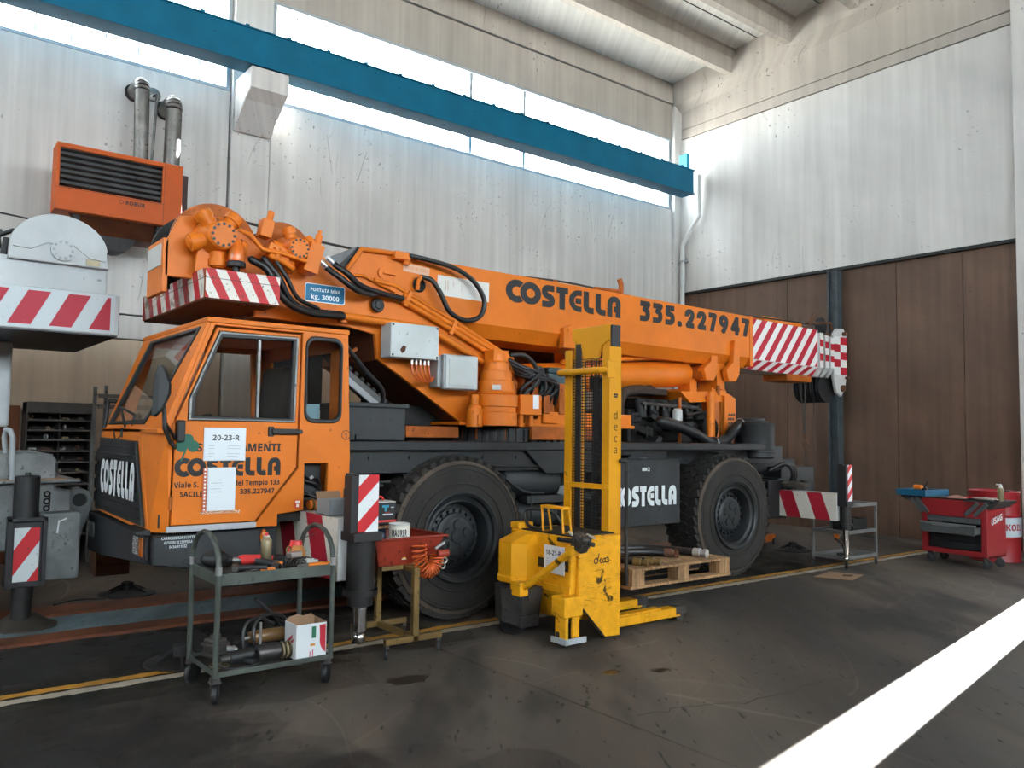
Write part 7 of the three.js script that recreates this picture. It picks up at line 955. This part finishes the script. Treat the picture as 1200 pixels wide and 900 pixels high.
  const dl = L('orange_drill', 'small orange and black tool lying in the blue tray', 'tool', -W - 0.12, 0.81, 0.08); part('body', M.orangeTool, dl, (g) => g.cyl([-0.05, 0.09, 0], [0.05, 0.09, 0], 0.03)); part('battery', M.black, dl, (g) => g.box(-0.05, 0.05, 0, 0.062, -0.04, 0.04, 0.01)); part('rod', M.black, dl, (g) => g.cyl([0.06, 0.05, 0], [0.13, 0.17, 0], 0.007).ob([0.09, 0.06, 0], [0.07, 0.06, 0.05], [0, 0, 0.4], 0.012));
  const sp = L('spray_bottle', 'pale spray can with cap standing on the red cabinet top', 'spray can', 0.50, 0.80, 0.1); part('can', M.tin, sp, (g) => g.turn([0, 0, 0], [0, 1, 0], [[0, 0], [0, 0.033], [0.14, 0.033], [0.155, 0.022], [0.155, 0]], 22)); part('cap', M.white, sp, (g) => g.cyl([0, 0.155, 0], [0, 0.185, 0], 0.022, 0.016)); part('nozzle', M.white, sp, (g) => g.ob([-0.02, 0.19, 0], [0.06, 0.015, 0.015]));
  const rg = L('cleaning_rag', 'brownish pink rag in the middle of the red cabinet top', 'rag', 0.0, 0.802, 0.12); part('rag', mat('rag', [0.35, 0.16, 0.12], { roughness: 0.95 }), rg, (g) => g.hull([[-0.1, 0, -0.08], [0.12, 0, -0.06], [0.1, 0, 0.1], [-0.06, 0, 0.12], [0, 0.035, 0], [0.06, 0.03, 0.03], [-0.05, 0.025, 0.04]]));
  for (const [i, l, x, z] of [[0, 'shiny socket bar lying left of the spray can on the cabinet', 0.28, 0.06], [1, 'long steel bar lying at the front of the cabinet top', 0.38, 0.2], [2, 'red and white tube beside the rag on the cabinet', 0.17, 0.02]]) { const o = L('steel_bar', l, 'bar', x, 0.802, z, 0.2 - i * 0.15); part('shaft', i === 2 ? M.redPlastic : M.steel, o, (g) => g.cyl([-0.12, 0.012, 0], [0.12, 0.012, 0], 0.011)); part('head', i === 2 ? M.white : M.chrome, o, (g) => g.cyl([0.10, 0.014, 0], [0.15, 0.014, 0], 0.013)); }
  const drum = (label, x, z, spin) => {
    const d = localThing('oil_drum', label, 'drum', [x, 0, z]);
    part('barrel', redC, d, (g) => g.turn([0, 0, 0], [0, 1, 0], [[0, 0], [0, 0.285], [0.01, 0.292], [0.025, 0.285], [0.28, 0.285], [0.295, 0.295], [0.31, 0.285], [0.56, 0.285], [0.575, 0.295], [0.59, 0.285], [0.85, 0.285], [0.865, 0.292], [0.875, 0.285], [0.86, 0.275], [0.855, 0]], 44));
    const tx = canvas(1400, 190, (c, w, h) => { c.fillStyle = '#a9b4ba'; c.fillRect(0, 0, w, h); c.fillStyle = '#8e1626'; c.font = '900 84px sans-serif'; c.textAlign = 'center'; for (const k of [0.17, 0.5, 0.83]) c.fillText('LUKOIL', w * k, h * 0.66, 330); });
    const g = new G(); g.add(new THREE.CylinderGeometry(0.2965, 0.2965, 0.235, 48, 1, true).rotateY(spin).translate(0, 0.435, 0)); g.build('label_band', new THREE.MeshStandardMaterial({ map: tx, roughness: 0.5 }), d, null, true);
    part('bung', M.metal, d, (g2) => g2.cyl([0.15, 0.85, 0.1], [0.15, 0.875, 0.1], 0.035));
  };
  drum('red and white oil drum half hidden by the tool cabinet', 11.24, -4.43, 2.54); drum('red and white oil drum cut off by the right edge of the photo', 11.47, -3.83, 2.2);
}
scene.traverse((o) => { if (o.isMesh) { o.castShadow = true; o.receiveShadow = true; } });
renderer.render(scene, camera);
